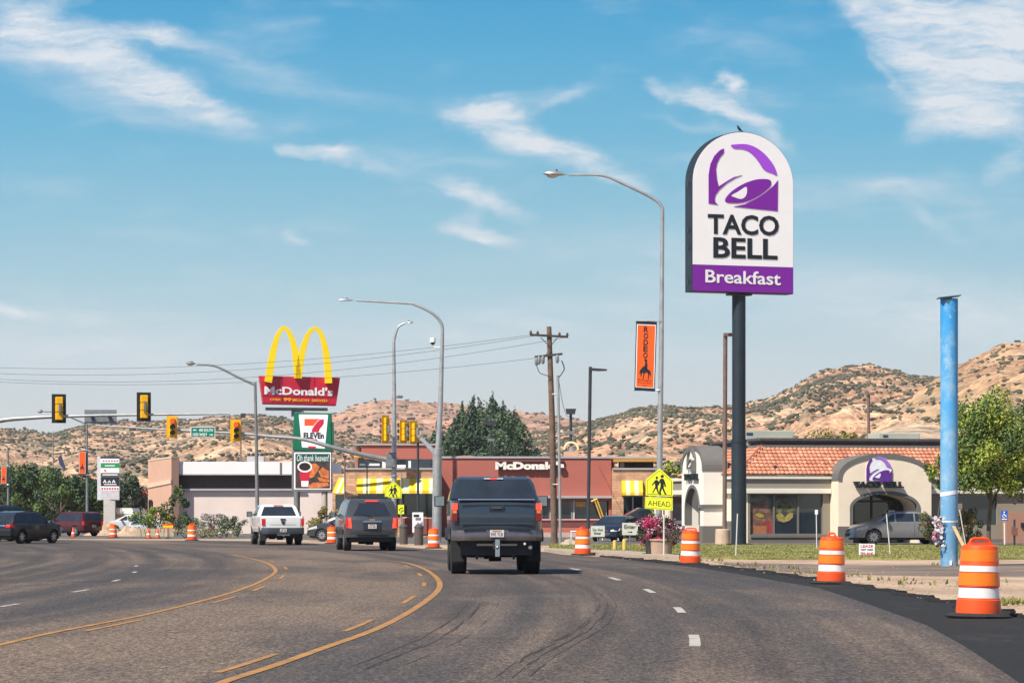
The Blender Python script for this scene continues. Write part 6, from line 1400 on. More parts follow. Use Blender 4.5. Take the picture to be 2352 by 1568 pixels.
add_part(wt, 'tailgate_emblem', black, lambda b: b.prism([(-.02,-.09,1.12),(-.02,.09,1.12),(-.02,.06,1.02),(-.02,0,.97),(-.02,-.06,1.02)], (-.02,0,0))); add_part(wt, 'door_handle', chrome, lambda b: [b.box(x,x+.18,.985,1.01,1.24,1.27) for x in (2.6,3.3)], split=True)
# --- crossover SUV at the left edge (seen from its right rear)
def mk_suv2(): return dict(W=.93, r=.36, sill=.36, belt=.98, rb=.42, wheels=(.95, 3.65), tw=.24, tum=.80, bulge=.12,
 top=[(0,.42),(-.03,.7),(.0,.95),(.12,1.08),(.45,1.50),(.8,1.62),(1.6,1.67),(2.5,1.64),(3.45,1.10),(4.3,.95),(4.6,.75),(4.63,.4)],
 rear_glass=[(-.62,1.10),(.62,1.10),(.52,1.48),(-.52,1.48)], side_glass=[[(.62,1.10),(1.0,1.08),(1.0,1.50),(.85,1.48)],[(1.06,1.06),(1.95,1.06),(1.95,1.54),(1.06,1.52)],[(2.02,1.06),(3.2,1.08),(2.5,1.52),(2.02,1.54)]], front_glass=((3.43,1.13),(2.54,1.61)),
 taillight=[[(.55,.82),(.84,.84),(.82,.98),(.60,1.0)]], tail_side=[[(.0,.84),(.28,.86),(.2,1.0),(.02,.98)]], lit=False, head_side=[[(4.2,.72),(4.5,.68),(4.45,.8),(4.2,.86)]], headlight=[[(.5,.66),(.82,.68),(.8,.82),(.5,.78)]], grille=[[(-.45,.5),(.45,.5),(.45,.74),(-.45,.74)]],
 rear_chrome=[[(-.54,.90),(.54,.90),(.54,.96),(-.54,.96)]], plate_z=.72, plate_x=-.06, mirror=(3.1,1.12,(.18,.14,.08)), spokes=7, door_line=[[(1.98,.42),(1.995,.42),(1.995,1.04),(1.98,1.04)],[(3.0,.42),(3.015,.42),(3.015,1.04),(3.0,1.04)]], side_trim=[[(1.35,.40),(3.25,.40),(3.25,.50),(1.35,.50)]])
nav = paint('dark navy paint', (.02,.024,.03), .2, .2)
vehicle('crossover', 'dark crossover with chrome strip between its tail lights, crossing at the left edge', 'suv', (Xat(-8,148), 148), -28, mk_suv2(), nav, plate='F90 2CN', sc=.95)
vehicle('crossover', 'dark car showing only its roof and windows behind the crossing crossover', 'suv', (Xat(-75,160), 160), -34, mk_suv2(), paint('deep green paint', (.02,.035,.04), .25, .2), sc=1.16)
# --- maroon SUV
S5 = mk_suv2(); S5.update(belt=1.0, tum=.84, top=[(0,.42),(-.02,.7),(.0,1.0),(.05,1.1),(.16,1.60),(.35,1.70),(1.6,1.74),(2.6,1.70),(3.3,1.12),(4.3,1.02),(4.55,.8),(4.6,.4)], rear_glass=[(-.68,1.12),(.68,1.12),(.62,1.58),(-.62,1.58)], side_glass=[[(.30,1.12),(1.2,1.12),(1.2,1.58),(.36,1.58)],[(1.28,1.12),(2.1,1.12),(2.1,1.60),(1.28,1.60)],[(2.16,1.12),(3.1,1.12),(2.6,1.58),(2.16,1.60)]], rear_chrome=[], tail_side=[[(.0,.8),(.10,.8),(.10,1.05),(.02,1.05)]], taillight=[[(.74,.78),(.90,.78),(.90,1.06),(.74,1.06)]])
vehicle('suv', 'maroon boxy utility vehicle with dark rear, facing left under the plaza trees', 'suv', (Xat(215,199), 199), 46, S5, paint('maroon paint', (.085,.012,.02), .3, .2), plate='B17 8TW', sc=.93)
# --- white car half hidden, dark sedan behind the SUV, silver sedan at the restaurant, cars at the red restaurant
def mk_sedan(): return dict(W=.91, r=.33, sill=.30, belt=.90, rb=.36, wheels=(1.0, 3.75), tw=.22, tum=.76, bulge=.14,
 top=[(0,.36),(-.04,.62),(.02,.92),(.15,1.0),(.75,1.04),(1.45,1.36),(1.9,1.43),(2.4,1.44),(2.9,1.38),(3.7,.98),(4.4,.82),(4.72,.62),(4.78,.34)],
 side_glass=[[(1.0,1.02),(1.9,1.0),(1.9,1.35),(1.5,1.30)],[(1.97,1.0),(2.75,.99),(2.75,1.33),(1.97,1.35)],[(2.82,.99),(3.42,1.0),(2.92,1.30),(2.82,1.32)]], front_glass=((3.66,1.01),(2.93,1.36)), cab_glass=((.80,1.08),(1.42,1.35),.86),
 taillight=[[(.5,.72),(.82,.74),(.8,.88),(.5,.86)]], tail_side=[[(.02,.74),(.3,.76),(.25,.9),(.05,.88)]], head_side=[[(4.0,.70),(4.55,.60),(4.45,.72),(4.02,.84)]], headlight=[[(.42,.56),(.80,.58),(.76,.70),(.42,.66)]], grille=[[(-.38,.36),(.38,.36),(.42,.5),(-.42,.5)],[(-.3,.56),(.3,.56),(.3,.68),(-.3,.68)]],
 plate_z=.7, plate_x=-.07, mirror=(3.2,1.0,(.18,.13,.08)), spokes=10, door_line=[[(1.93,.36),(1.945,.36),(1.945,.98),(1.93,.98)],[(3.1,.36),(3.115,.36),(3.115,.96),(3.1,.96)]])
vehicle('sedan', 'silver grey sedan parked before the arched restaurant entrance, facing left', 'car', (Xat(2188,147), 147), 97, mk_sedan(), paint('silver grey paint', (.30,.30,.30), .3, .5), plate=None, sc=1.1)
vehicle('sedan', 'dark grey sedan half hidden between the white pickup and the charcoal utility vehicle', 'car', (Xat(905,160), 161), 77, mk_sedan(), paint('dark teal paint', (.045,.055,.065), .25, .3), plate=None)
vehicle('sedan', 'white sedan nose showing behind the dirt piles below the plaza sign', 'car', (Xat(372,222), 224), 100, mk_sedan(), paint('white car paint', (.7,.7,.7), .3, 0), plate=None)
vehicle('sedan', 'black sedan with headlights toward us behind the yellow bollards', 'car', (Xat(1462,158), 164), 158, mk_sedan(), paint('black blue paint', (.015,.022,.04), .2, .2), plate=None, sc=.95)
vehicle('suv', 'dark green utility vehicle behind the enter sign and the flower planter', 'suv', (Xat(1580,171), 172), 96, mk_suv2(), paint('dark green paint', (.02,.035,.04), .3, .1), plate=None, sc=1.1)
# ================================================================ drums, plants, small things
dorg = mat('orange drum plastic', (.80,.085,.010), .45, 0, .06, 2, dirt=.5, dcol=(.35,.08,.03)); dor2 = mat('reflective orange band', (.90,.19,.008), .35, 0, .05, 3); dwh = mat('reflective white band', (.8,.78,.76), .35, 0, .04, 3, dirt=.5, dcol=(.45,.38,.32))
def make_drum():
    t = thing('traffic_drum', '', 'traffic drum', (0,0,0), 0, 'orange construction drums along the road')
    k = [(.305,.05),(.305,.225),(.30,.24),(.285,.245),(.285,.25)]
    b = MB(); b.lathe([(.315,.045),(.315,.10),(.305,.235),(.29,.25),(.29,.26),(.285,.27),(.275,.40),(.275,.41),(.29,.42),(.285,.44),(.27,.60),(.27,.61),(.27,.62),(.27,.79),(.265,.80),(.255,.93),(.245,.965),(.20,.985),(.001,.985)], n=32); b.build('shell', dorg, t, world=False, smooth=True)
    for z0, z1, r0, m_ in ((.26,.40,.286,dwh),(.43,.60,.288,dor2),(.615,.735,.273,dwh),(.755,.91,.268,dor2)):
        b = MB(); b.lathe([(r0-.002, z0), (r0+.004, z0+.004), (r0-.006, z1-.004), (r0-.014, z1)], n=32, cap=False); b.build('reflective_band', m_, t, world=False, smooth=True)
    b = MB(); b.tube(smooth_pts([(-.16,0,.97),(-.15,0,1.03),(-.10,0,1.06),(.10,0,1.06),(.15,0,1.03),(.16,0,.97)], 4), .022, 8); b.box(-.17,.17,-.05,.05,.975,1.01); b.build('handle', dorg, t, world=False, smooth=True)
    b = MB(); b.lathe([(.46,.0),(.47,.02),(.42,.05),(.30,.06)], n=10); b.build('rubber_base', rubber, t, world=False)
    return t
d0 = make_drum()
for i, (x, y, s_, rz, lab) in enumerate([(2247,1419,1.03,.4,'nearest orange drum, on the black shoulder right of the blue pole'), (1909,1341,.98,1.9,'orange drum on the black shoulder in front of the small yard sign'), (1585,1296,.97,3.1,'orange drum just right of the magenta flower planter'), (1338,1275,.93,.9,'orange drum beside the Do Not Enter sign'), (996,1259,.83,2.2,'orange drum at the foot of the near signal pole'), (763,1248,.83,1.2,'orange drum left of the charcoal utility vehicle'), (441,1241,.86,.2,'orange drum in front of the weedy bed by the pink wall'), (260,1235,.80,2.6,'small far orange drum before the dirt piles on the left')]):
    t = d0 if i == 0 else copy_tree(d0); p = Gd(x, y); t.location = (p.x, p.y, .012); t.rotation_euler = (R(1.6*math.sin(i*2.3)), R(1.4*math.cos(i*1.7)), rz); t.scale = (s_,)*3; t['label'] = lab
    if i in (0, 1): t.scale = (s_*.97, s_*.97, s_)

# ---- foliage
def leafmat(n, c, var=.35): 
    m = mat(n, c, .75, 0, var, .8); return m
def foliage(name, m, parent, C, rad, n, ls, clumps=26, seed=1, shape=1.0, low=-.6, world=True):
    """leaf faces in clumps filling an ellipsoid rad around C"""
    r_ = np.random.default_rng(seed); C = np.array(C, float); rad = np.array(rad, float)
    d = r_.normal(size=(clumps, 3)); d /= np.linalg.norm(d, axis=1)[:, None]; d[:, 2] = np.maximum(d[:, 2], low)
    rr = r_.uniform(.35, .88, clumps)**.7; cc = d*rr[:, None]; cs = r_.uniform(.16, .34, clumps)
    k = r_.integers(0, clumps, n); e = r_.normal(size=(n, 3)); e /= np.linalg.norm(e, axis=1)[:, None]; q = cc[k]+e*(cs[k]*r_.uniform(.55, 1.1, n))[:, None]
    if shape != 1: q[:, :2] *= (1-np.clip((q[:, 2:3]+1)/2, 0, 1)**shape*.85)
    P = C+q*rad; N_ = e+r_.normal(size=(n, 3))*.7; N_ /= np.linalg.norm(N_, axis=1)[:, None]
    a_ = np.cross(N_, r_.normal(size=(n, 3))); a_ /= np.linalg.norm(a_, axis=1)[:, None]; b_ = np.cross(N_, a_)
    s_ = (ls*r_.uniform(.6, 1.3, n))[:, None]; P = P.copy(); P[:, 2] = np.maximum(P[:, 2], .05)
    V_ = np.stack([P-a_*s_, P-b_*s_*.55, P+a_*s_, P+b_*s_*.55], 1).reshape(-1, 3)
    loc, rz = XF[parent.name]; V_ = V_-np.array(loc)
    me = bpy.data.meshes.new(name); me.vertices.add(len(V_)); me.vertices.foreach_set('co', V_.ravel()); me.loops.add(n*4); me.loops.foreach_set('vertex_index', np.arange(n*4, dtype=np.int32)); me.polygons.add(n); me.polygons.foreach_set('loop_start', np.arange(0, n*4, 4, dtype=np.int32)); me.update(calc_edges=True)
    ms = m if isinstance(m, list) else [m]
    for x in ms: me.materials.append(x)
    me.polygons.foreach_set('material_index', ((k*7+r_.integers(0, 3, n) % 2) % len(ms)).astype(np.int32)); me.update()
    o = bpy.data.objects.new(name, me); COL.objects.link(o); o.parent = parent; XF[o.name] = XF[parent.name]; return o
bark = mat('grey brown bark', (.11,.085,.065), .9, 0, .25, 5, .5)
def tree(label, x, y, Y, h, w, cols, n, ls, seed, trunk=.35, tr=.12, cat='tree', name='tree', group=None, shape=1.0, low=-.6, d=None, clumps=30):
    b0 = Vector((Xat(x, Y), Y, 0)); t = thing(name, label, cat, b0, 0, group); rs = random.Random(seed)
    b = MB(); zt_ = h*.72; pts = [b0, b0+Vector((rs.uniform(-.1,.1), 0, h*trunk*.6)), b0+Vector((rs.uniform(-.2,.2), 0, h*trunk)), b0+Vector((rs.uniform(-.3,.3), 0, zt_))]
    b.tube(pts, [tr, tr*.85, tr*.75, tr*.25], 8)
    for i in range(6):
        a_ = i*1.05+rs.random(); q = pts[2]+Vector((0,0,h*.04*i)); b.tube([q, q+Vector((math.cos(a_)*w*.18, math.sin(a_)*w*.18, h*.14)), q+Vector((math.cos(a_)*w*.34, math.sin(a_)*w*.34, h*.3))], [tr*.5, tr*.35, tr*.12], 6)
    b.build('trunk', bark, t, smooth=True)
    zc = h*trunk*.9; foliage('crown', cols, t, (b0.x, b0.y, (h+zc)/2), (w/2, (d or w)/2, (h-zc)/2), n, ls, clumps, seed, shape, low); return t
gA = [leafmat('green leaf a', (.07,.125,.03)), leafmat('green leaf b', (.11,.17,.035)), leafmat('green leaf c', (.05,.095,.03))]
gD = [leafmat('dark leaf a', (.032,.062,.028)), leafmat('dark leaf b', (.05,.085,.035)), leafmat('dark leaf c', (.028,.055,.03))]
gY = [leafmat('lime leaf a', (.21,.28,.035)), leafmat('lime leaf b', (.32,.35,.045)), leafmat('lime leaf c', (.15,.21,.035))]
gP = [leafmat('poplar leaf a', (.06,.105,.055)), leafmat('poplar leaf b', (.08,.13,.06)), leafmat('poplar leaf c', (.045,.08,.05))]
gO = [leafmat('autumn leaf a', (.27,.20,.04)), leafmat('autumn leaf b', (.16,.17,.04)), leafmat('autumn leaf c', (.38,.25,.05))]
# young tree right of the blue pole
tree('young green tree with bright crown right of the blue pole', 2270, 1240, 137, 7.0, 4.6, gY+gA+gY, 26000, .08, 5, .24, .11, clumps=90)
tree('dark conifer like tree at the right edge behind the young tree', 2352, 1240, 165, 7.9, 3.8, gD+gA, 9000, .12, 6, .2, .2, clumps=40)
t = tree('sprig of green leaves left of the blue pole in front of the tiled roof', 2155, 1240, 136.5, 4.6, 1.5, gY+gA, 900, .07, 17, .5, .04, clumps=9)
# poplars
for i, (x, yt, w, lab) in enumerate([(1000,985,3.4,'shortest poplar at the left end of the dark poplar grove'), (1030,962,4.0,'second poplar from the left in the dark grove'), (1062,948,4.2,'third poplar from the left in the dark grove, before the tallest'), (1094,912,4.6,'tallest poplar with the highest pointed top in the grove'), (1128,918,3.6,'poplar right after the tallest one, behind the floodlight pole'), (1156,930,4.0,'poplar with a narrow top in the right half of the grove'), (1184,948,4.2,'second poplar from the right end of the grove'), (1208,990,3.6,'low poplar at the right end of the grove')]):
    Yp_ = 400+(i*37 % 30); hgt = H+(HY-yt)/F*Yp_; tree(lab, x, 1200, Yp_, hgt*1.02, w*1.7, gP, 8000, .23, 60+i, .04, .25, name='poplar_tree', group='dark poplar grove', shape=6.0, low=-.95, clumps=44)
# left trees
for i, (x, yt, Y_, w, lab) in enumerate([(12,1070,262,5.5,'green tree at the far left edge behind the crossing crossover'), (50,1064,258,5.5,'second green tree from the left, behind the dark cars'), (92,1068,266,5.2,'green tree right of the left edge trees, below the slim flag pole'), (140,1075,250,4.8,'green tree behind the maroon utility vehicle'), (178,1085,256,4.2,'green tree directly behind the thin far street lamp'), (216,1100,262,4.0,'green tree just left of the plaza sign panels'), (292,1092,270,3.6,'dark tree right of the plaza sign')]):
    tree(lab, x, 1200, Y_, H+(HY-yt)/F*Y_, w, gD+gA if i != 6 else gD, 4200, .15, 90+i, .12, .18, group='leafy plaza trees on the left', low=-.9, clumps=38)
# far belt of trees below the left hill
bt_ = thing('tree_belt', 'far belt of small dark trees at the foot of the hills', 'trees', (0, 560, 0), kind='stuff'); rs = random.Random(4)
parts_ = []
for i in range(60):
    x = rs.uniform(-60, 1000) if i < 42 else rs.uniform(1240, 1560); Y_ = rs.uniform(480, 600); h_ = rs.uniform(4, 9)
    parts_.append(foliage('crown', gD, bt_, (Xat(x, Y_), Y_, h_*.5), (rs.uniform(2,4.5), 3, h_*.55), 260, .55, 10, 300+i))
import itertools
def join(objs, name, m):
    V_ = []; Fc = []; mi = []
    for o in objs:
        n0 = sum(len(v) for v in V_); a_ = np.empty(len(o.data.vertices)*3); o.data.vertices.foreach_get('co', a_); V_.append(a_.reshape(-1, 3)); Fc.append(np.arange(len(o.data.polygons)*4).reshape(-1, 4)+n0)
        k_ = np.empty(len(o.data.polygons), dtype=np.int32); o.data.polygons.foreach_get('material_index', k_); mi.append(k_)
    V_ = np.concatenate(V_); Fc = np.concatenate(Fc); mi = np.concatenate(mi); par = objs[0].parent
    for o in objs: bpy.data.objects.remove(o)
    me = bpy.data.meshes.new(name); me.vertices.add(len(V_)); me.vertices.foreach_set('co', V_.ravel()); me.loops.add(Fc.size); me.loops.foreach_set('vertex_index', Fc.ravel().astype(np.int32)); me.polygons.add(len(Fc)); me.polygons.foreach_set('loop_start', np.arange(0, Fc.size, 4, dtype=np.int32))
    for x in m: me.materials.append(x)
    me.polygons.foreach_set('material_index', mi); me.update(calc_edges=True); o = bpy.data.objects.new(name, me); COL.objects.link(o); o.location = par.location; return o, par
o_, par_ = join(parts_, 'far_trees', gD); tag(o_, 'far belt of small dark trees at the foot of the hills', 'trees', kind='stuff'); bpy.data.objects.remove(par_)
# autumn trees behind the roof
for i, (x, yt, w, lab) in enumerate([(1885,966,2.9,'yellowing tree behind the tiled roof, left of the brown lamp post'), (1925,972,3.0,'green and gold tree behind the tiled roof, middle one'), (1962,975,2.6,'yellowing tree behind the tiled roof, touching the brown lamp post')]):
    tree(lab, x, 1200, 240, H+(HY-yt)/F*240, w*1.3, gO if i != 1 else gO+gA, 2600, .13, 130+i, .2, .12, group='yellowing trees behind the tiled roof')
tree('leafy green tree between the red restaurant and the side arch', 1545, 1200, 170, H+(HY-1058)/F*170, 2.6, gA+gY, 3000, .11, 140, .15, .1, low=-.9)
# shrubs
def shrub(label, x, ybase, Y, h, w, cols, n, ls, seed, name='shrub', group=None, d=None, z0=0):
    b0 = Vector((Xat(x, Y), Y, z0)); t = thing(name, label, 'shrub', b0, 0, group); b = MB(); rs = random.Random(seed)
    for i in range(5): a_ = i*1.3; b.tube([b0, b0+Vector((math.cos(a_)*w*.2, math.sin(a_)*w*.15, h*.55))], [.03, .012], 5)
    b.build('stems', bark, t); foliage('leaves', cols, t, (b0.x, b0.y, z0+h*.5), (w/2, (d or w)/2, h*.5), n, ls, 16, seed, 1.0, -.9); return t
gB = [leafmat('bush leaf a', (.12,.13,.045)), leafmat('bush leaf b', (.24,.14,.05)), leafmat('bush leaf c', (.09,.12,.04))]
shrub('reddish green bush left of the blue pole, hiding the silver sedan tail', 2148, 1245, 138, 1.75, 1.6, gB, 2200, .05, 201); shrub('reddish green bush right of the blue pole under the young tree', 2222, 1245, 138, 1.8, 1.5, gB, 2000, .05, 202)
shrub('golden bush between the dark sedan and the red restaurant', 752, 1240, 176, 1.9, 2.2, gO, 1800, .07, 203); shrub('low dark green bush left of the golden bush', 728, 1240, 178, 1.2, 1.4, gA, 900, .07, 204)
shrub('tall leafy bush growing on the stone planter by the salmon wall', 352, 1220, 205, 2.0, 3.0, gY+gA, 2000, .08, 205, z0=.2); shrub('tall wispy sumac in front of the dark store band', 408, 1225, 206, 3.4, 2.0, gA+gD, 1500, .09, 206); shrub('low bush right of the wispy sumac', 452, 1225, 200, 1.2, 1.6, gA, 700, .07, 207)
shrub('rounded pale green bush near the white pickup', 520, 1240, 190, 1.6, 2.0, [gA[0], gP[0], leafmat('grey leaf', (.17,.18,.12))], 1400, .06, 208); shrub('grey purple sage bush behind the pale green bush', 495, 1235, 196, 1.8, 3.0, [leafmat('sage leaf', (.24,.2,.2)), leafmat('sage leaf b', (.3,.26,.25))], 1600, .06, 209); shrub('dark rounded bush touching the white pickup mirror', 546, 1238, 194, 1.35, 1.3, gP, 800, .06, 210)
shrub('small pink flowering stalks behind the far orange drum', 486, 1240, 188, 1.1, .5, [leafmat('pink bloom', (.4,.08,.14)), gA[0]], 260, .05, 211)
gS = [leafmat('weed leaf a', (.2,.22,.1)), leafmat('weed leaf b', (.26,.23,.13))]
for i, (x, h_, lab) in enumerate([(425,.7,'straggly weeds left of the far orange drum'), (465,.8,'straggly weeds right of the far orange drum'), (505,.6,'straggly weeds below the sage bush')]): shrub(lab, x, 1240, 184, h_, 2.4, gS, 500, .05, 220+i, 'weeds', 'weeds along the far kerb')
# flower planter
Yf = 104; pot = thing('flower_planter', 'round stone planter overflowing with magenta petunias beside the crossing sign', 'planter', (Xat(1516,Yf), Yf, 0)); cx = Xat(1516,Yf)
b = MB(); b.lathe([(.36,.0),(.40,.03),(.44,.48),(.48,.50),(.48,.56),(.43,.56)], (cx, Yf, .05), 28); b.build('pot', mat('tan stone pot', (.42,.29,.22), .9, 0, .12, 3, .3), pot, smooth=True)
b = MB(); b.box(cx-.5, cx-.4, Yf-.35, Yf-.25, .05, .6); b.box(cx-.62, cx-.38, Yf-.37, Yf-.23, .05, .12); b.build('bracket_leg', darkm, pot)
foliage('leaves', [leafmat('petunia leaf', (.045,.075,.03)), leafmat('petunia leaf b', (.06,.05,.035))], pot, (cx, Yf, .88), (.82,.62,.58), 3000, .04, 30, 301, 1, -.9)
foliage('blossoms', [mat('magenta petals', (.55,.02,.10), .7, 0, .4, 6), mat('magenta petals b', (.68,.05,.17), .7, 0, .3, 6), mat('dark magenta petals', (.24,.01,.06), .7), mat('white petals b', (.68,.6,.66), .7)], pot, (cx, Yf-.03, .9), (.86,.66,.6), 4800, .034, 44, 302, 1, -.9)
# bollards, small signs, stakes
for i, (x, yt, lab) in enumerate([(1412,1240,'yellow bollard left one, under the enter sign'), (1434,1237,'yellow bollard right one, by the planter side')]):
    Yq = 120-i*2; t = thing('bollard', lab, 'bollard', (Xat(x,Yq), Yq, 0), 0, 'yellow bollards'); b = MB(); b.lathe([(.075,0),(.075,H+(HY-yt)/F*Yq-.04),(.05,H+(HY-yt)/F*Yq)], (Xat(x,Yq), Yq, 0), 14); b.build('post', mm('bollard yellow', (.62,.42,.08), .6), t, smooth=True); b = MB(); b.lathe([(.11,0),(.11,.03)], (Xat(x,Yq), Yq, .05), 12); b.build('base', concm, t)
def board(name, label, Y, x0, y0, x1, y1, lines, legs, cat='sign', txt=letterk, m_=None, arrow=False, top=None):
    t = thing(name, label, cat, (Xat((x0+x1)/2, Y), Y, 0)); P_ = lambda x, y, o=0: W(x, y, Y)+Vector((0,-o,0))
    b = MB(); b.prism([P_(*p) for p in rectp(x0,y0,x1,y1)], (0,.03,0)); b.build('panel', m_ or mm('pale sign', (.55,.56,.5), .6), t)
    for (s_, u0_, u1_, v0, v1, tm) in lines:
        X0, X1 = x0+(x1-x0)*u0_, x0+(x1-x0)*u1_; Y0_, Y1_ = y0+(y1-y0)*v0, y0+(y1-y0)*v1; text(s_, P_(X0,Y1_,.003), P_(X1,Y1_,.003), P_(X0,Y0_,.003), .003, tm or txt, t)
    if arrow:
        b = MB(); xm, ym = (x0+x1)/2, y0+(y1-y0)*.76; b.prism([P_(*p,.003) for p in [(xm-5,ym+.8),(xm+2,ym+.8),(xm+2,ym+2.6),(xm+6,ym),(xm+2,ym-2.6),(xm+2,ym-.8),(xm-5,ym-.8)]], (0,-.004,0)); b.build('arrow', letterk, t)
    b = MB()
    for lx_ in legs: b.tube([(Xat(lx_,Y),Y+.04,0),(Xat(lx_,Y),Y+.04,P_(0,y0+2).z)], .025, 6)
    b.build('legs' if len(legs) > 1 else 'post', galvd, t, split=len(legs) > 1 and False); return t
board('enter_sign', 'pale sign reading Enter with an arrow, above the yellow bollards', 121, 1429, 1200, 1465, 1228, [('Enter', .14, .86, .16, .50, None)], [1447], arrow=True)
board('do_not_enter_sign', 'pale sign reading Do Not Enter beside the orange drum', 123, 1357, 1207, 1389, 1232, [('Do Not', .14, .86, .24, .48, None), ('Enter', .25, .75, .56, .80, None)], [1373])
board('yard_sign', 'small white yard sign with red and black print on the lawn', 104, 1973, 1248, 2009, 1277, [('LEASE', .1, .9, .08, .30, ser), ('WEST CREEK', .08, .92, .40, .55, letterk), ('789-4040', .08, .92, .66, .9, ser)], [1978, 2004], m_=signw)
board('poster_stand', 'white poster with blue and red print standing by the far signal pole', 158, 947, 1176, 972, 1222, [], [952, 967], m_=signw)
pstand = [o for o in bpy.data.objects if o.name.startswith('poster_stand') and o.parent is None][0]
b = MB(); b.prism([W(*p, 157.9) for p in [(955,1221),(971,1221),(971,1196),(962,1204)]], (0,-.01,0)); b.build('blue_print', mat('blue print', (.08,.3,.4), .5), pstand)
b = MB(); b.prism([W(*p, 157.88) for p in [(951,1212),(960,1198),(968,1206),(958,1218)]], (0,-.01,0)); b.build('red_print', mat('red print', (.6,.12,.08), .5), pstand)
b = MB(); b.prism([W(*p, 157.9) for p in rectp(950,1181,963,1187)], (0,-.01,0)); b.build('print_line', letterk, pstand)
def can(label, x, y, Y, w, h):
    t = thing('trash_can', label, 'trash can', (Xat(x,Y), Y, 0)); b = MB(); b.lathe([(w*.48,0),(w*.5,.05),(w*.5,h*.85)], (Xat(x,Y),Y,0), 18); b.build('bin', mm('bin brown', (.09,.075,.065), .7), t, smooth=True)
    b = MB(); b.lathe([(w*.54,0),(w*.54,.05),(w*.3,.16),(.01,.18)], (Xat(x,Y),Y,h*.85), 18); b.build('lid', mm('bin lid', (.06,.06,.06), .6), t, smooth=True)
can('dark round trash can below the white poster', 962, 1258, 142, .42, .95); can('brown trash can right behind the charcoal utility vehicle', 927, 1256, 146, .4, .95)
for i, (x, yb, yt, xt, lab) in enumerate([(1690,1279,1179,1694,'thin white marker rod in front of the pylon sign'), (1876,1262,1178,1875,'thin white marker post with a tag, left of the third drum'), (2045,1275,1180,2036,'thin leaning rod in front of the silver sedan'), (2220,1262,1170,2204,'thin leaning grey rod right of the blue pole')]):
    p = Gd(x, yb); t = thing('marker_rod', lab, 'marker', p, 0, 'thin marker rods on the lawn'); b = MB(); b.tube([p, W(xt, yt, p.y)], .022, 6); b.build('rod', mm('pale rod', (.6,.6,.58), .5), t)
    if i == 1: b = MB(); q = W(xt, yt, p.y); b.box(q.x-.06, q.x+.06, p.y-.03, p.y-.025, q.z-.05, q.z+.14); b.build('tag', white, t)
t = thing('parking_sign', 'blue accessible parking sign on a white post right of the young tree', 'sign', (Xat(2308,142), 142, 0)); b = MB(); b.tube([(Xat(2308,142),142,0),(Xat(2307,142),142,W(0,1200,142).z)], .03, 8); b.build('post', white, t)
b = MB(); b.prism([W(*p, 141.95) for p in rectp(2299,1172,2315,1195)], (0,.02,0)); b.build('panel', mat('blue sign', (.03,.12,.5), .4), t)
b = MB(); w_ = lambda L: b.prism([W(*p, 141.93) for p in L], (0,-.005,0)); w_([(2305,1174),(2308,1174),(2308,1177),(2305,1177)]); w_([(2305,1178),(2307,1178),(2308,1182),(2311,1182),(2312,1187),(2310,1187),(2309.5,1184),(2305.5,1184)]); w_([(2303,1181),(2304,1182),(2303.5,1185),(2305,1187.5),(2308,1187.5),(2308,1188.8),(2304,1188.8),(2302,1185)]); b.build('symbol', sigtxt, t)
b = MB(); b.prism([W(*p, 141.93) for p in rectp(2301,1190.5,2313,1193)], (0,-.005,0)); b.build('print_line', sigtxt, t)
t = thing('utility_box', 'small brown service box on a post before the terracotta wall', 'utility box', (Xat(2331,143), 143, 0)); b = MB(); b.tube([(Xat(2330,143),143,0),(Xat(2330,143),143,1.2)], .05, 8); b.build('post', darkm, t); b = MB(); b.prism([W(*p, 142.9) for p in [(2325,1228),(2338,1230),(2338,1212),(2325,1208)]], (0,.2,0)); b.build('box', mat('reddish box', (.2,.09,.07), .6), t)
# cones, barricade, planter wall and dirt piles on the left
for i, (x, y, lab) in enumerate([(168,1233,'orange traffic cone beside the maroon utility vehicle'), (341,1236,'orange cone left one before the stone planter'), (362,1236,'orange cone right one before the stone planter')]):
    p = Gd(x, y); t = thing('traffic_cone', lab, 'traffic cone', p, 0, 'orange traffic cones'); b = MB(); b.lathe([(.15,.03),(.09,.3),(.03,.62),(.02,.64)], p, 14); b.build('cone', mm('cone orange', (.82,.10,.02), .5), t, smooth=True); b = MB(); b.cbox((p.x,p.y,.025),(.38,.38,.04)); b.build('base', rubber, t); b = MB(); b.lathe([(.112,.22),(.075,.36)], p, 14, cap=False); b.build('reflective_band', white, t, smooth=True)
p = Gd(386,1237); t = thing('barricade', 'low orange and yellow barricade by the stone planter', 'barricade', p); b = MB(); b.box(p.x-.3,p.x+.3,p.y-.02,p.y+.02,.62,.86); b.build('board', mm('cone orange'), t); b = MB(); b.box(p.x-.3,p.x+.3,p.y-.03,p.y-.021,.68,.76); b.build('yellow_stripe', mcyel, t); b = MB(); b.box(p.x-.03,p.x+.03,p.y-.02,p.y+.02,0,.62); b.box(p.x-.18,p.x+.18,p.y-.2,p.y+.2,0,.04); b.build('stand', black, t)
Yl = 196; t = thing('planter_wall', 'low tan stone planter wall by the salmon store end', 'planter', (Xat(352,Yl), Yl, 0)); b = MB(); random.seed(8)
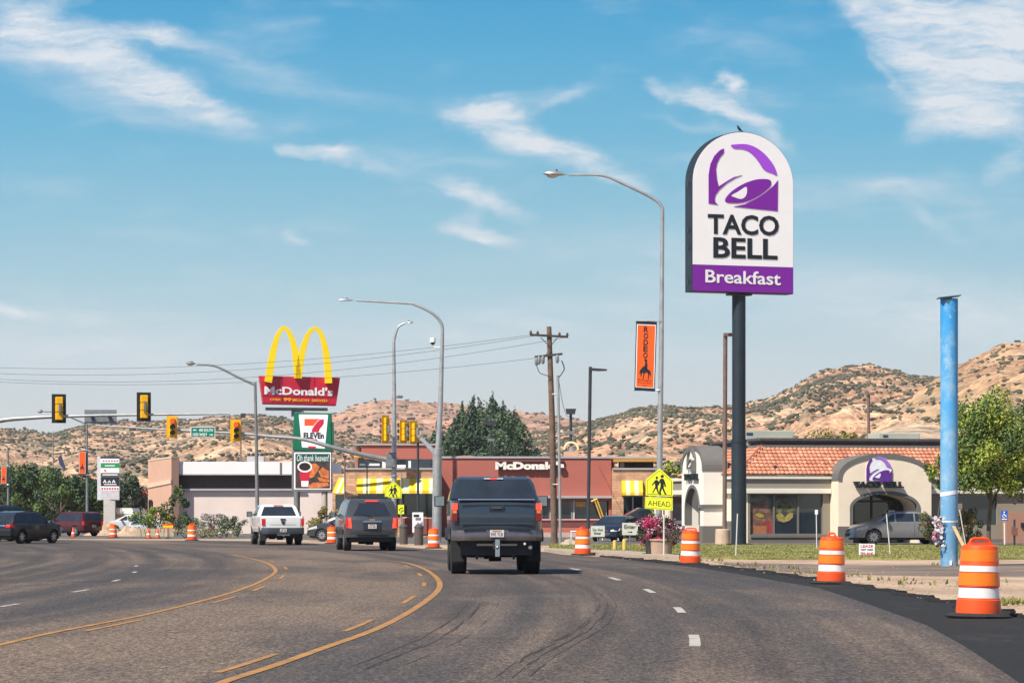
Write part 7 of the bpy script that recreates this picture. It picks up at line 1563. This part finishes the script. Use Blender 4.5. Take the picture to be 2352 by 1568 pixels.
for r_ in range(2):
    xx = Xat(314,Yl)
    while xx < Xat(398,Yl): w_ = random.uniform(.25,.5); b.box(xx, xx+w_-.03, Yl-.02*random.random(), Yl+.4, .26*r_+.01, .26*(r_+1)); xx += w_
b.build('stone_blocks', mat('tan block', (.46,.37,.25), .9, 0, .2, 2), t)
def pile(label, x, Y, w, h, m_, seed):
    f = lattice(seed); v = []; fc = []; n = 22; cx = Xat(x, Y)
    for i in range(n+1):
        for j in range(n+1):
            a_, c_ = i/n*2-1, j/n*2-1; r_ = math.sqrt(a_*a_+c_*c_); z = h*max(0, 1-r_)**.8*(1+.9*float(f(a_*4+9, c_*4+9)))-.03; v.append((cx+a_*w/2, Y+c_*w/2*1.2, z))
    for i in range(n):
        for j in range(n): q = i*(n+1)+j; fc.append((q, q+n+1, q+n+2, q+1))
    b = MB(); b.add(v, fc); o = b.build('dirt_pile', m_); tag(o, label, 'dirt pile', 'dirt piles at the junction corner'); return o
pile('larger dirt pile under the plaza sign post', 245, 205, 3.2, .8, dirt, 41); pile('smaller dirt pile right of the far orange drum', 298, 200, 2.6, .65, dirt, 42); pile('low rubble heap just right of the power pole foot', 1306, 140, 1.2, .35, concm, 43)
t = thing('site_sign', 'white site sign board with blue writing between the plaza sign and the planter', 'sign', (Xat(308,215), 215, 0)); b = MB(); b.prism([W(*p, 215) for p in rectp(297,1182,321,1208)], (0,.03,0)); b.build('panel', signw, t); b = MB(); b.tube([W(299,1208,215.1), (Xat(299,215.1),215.1,0)], .04, 6); b.tube([W(319,1208,215.1), (Xat(319,215.1),215.1,0)], .04, 6); b.build('legs', galvd, t); b = MB(); b.prism([W(*p, 214.98) for p in rectp(300,1200,318,1204)], (0,-.01,0)); b.prism([W(*p, 214.98) for p in ellp(304,1190,2.5,3,10)], (0,-.01,0)); b.build('blue_print', bpy.data.materials['blue print'], t)
t = thing('fence', 'low white pipe fence in front of the far parking strip', 'fence', (Xat(1330,150), 150, 0))
b = MB(); b.tube([(Xat(1310,168),168,.5),(Xat(1440,168),168,.5)], .04, 6)
for x in range(1312, 1441, 18): b.tube([(Xat(x,168),168,0),(Xat(x,168),168,.5)], .03, 6)
b.build('rail', white, t)
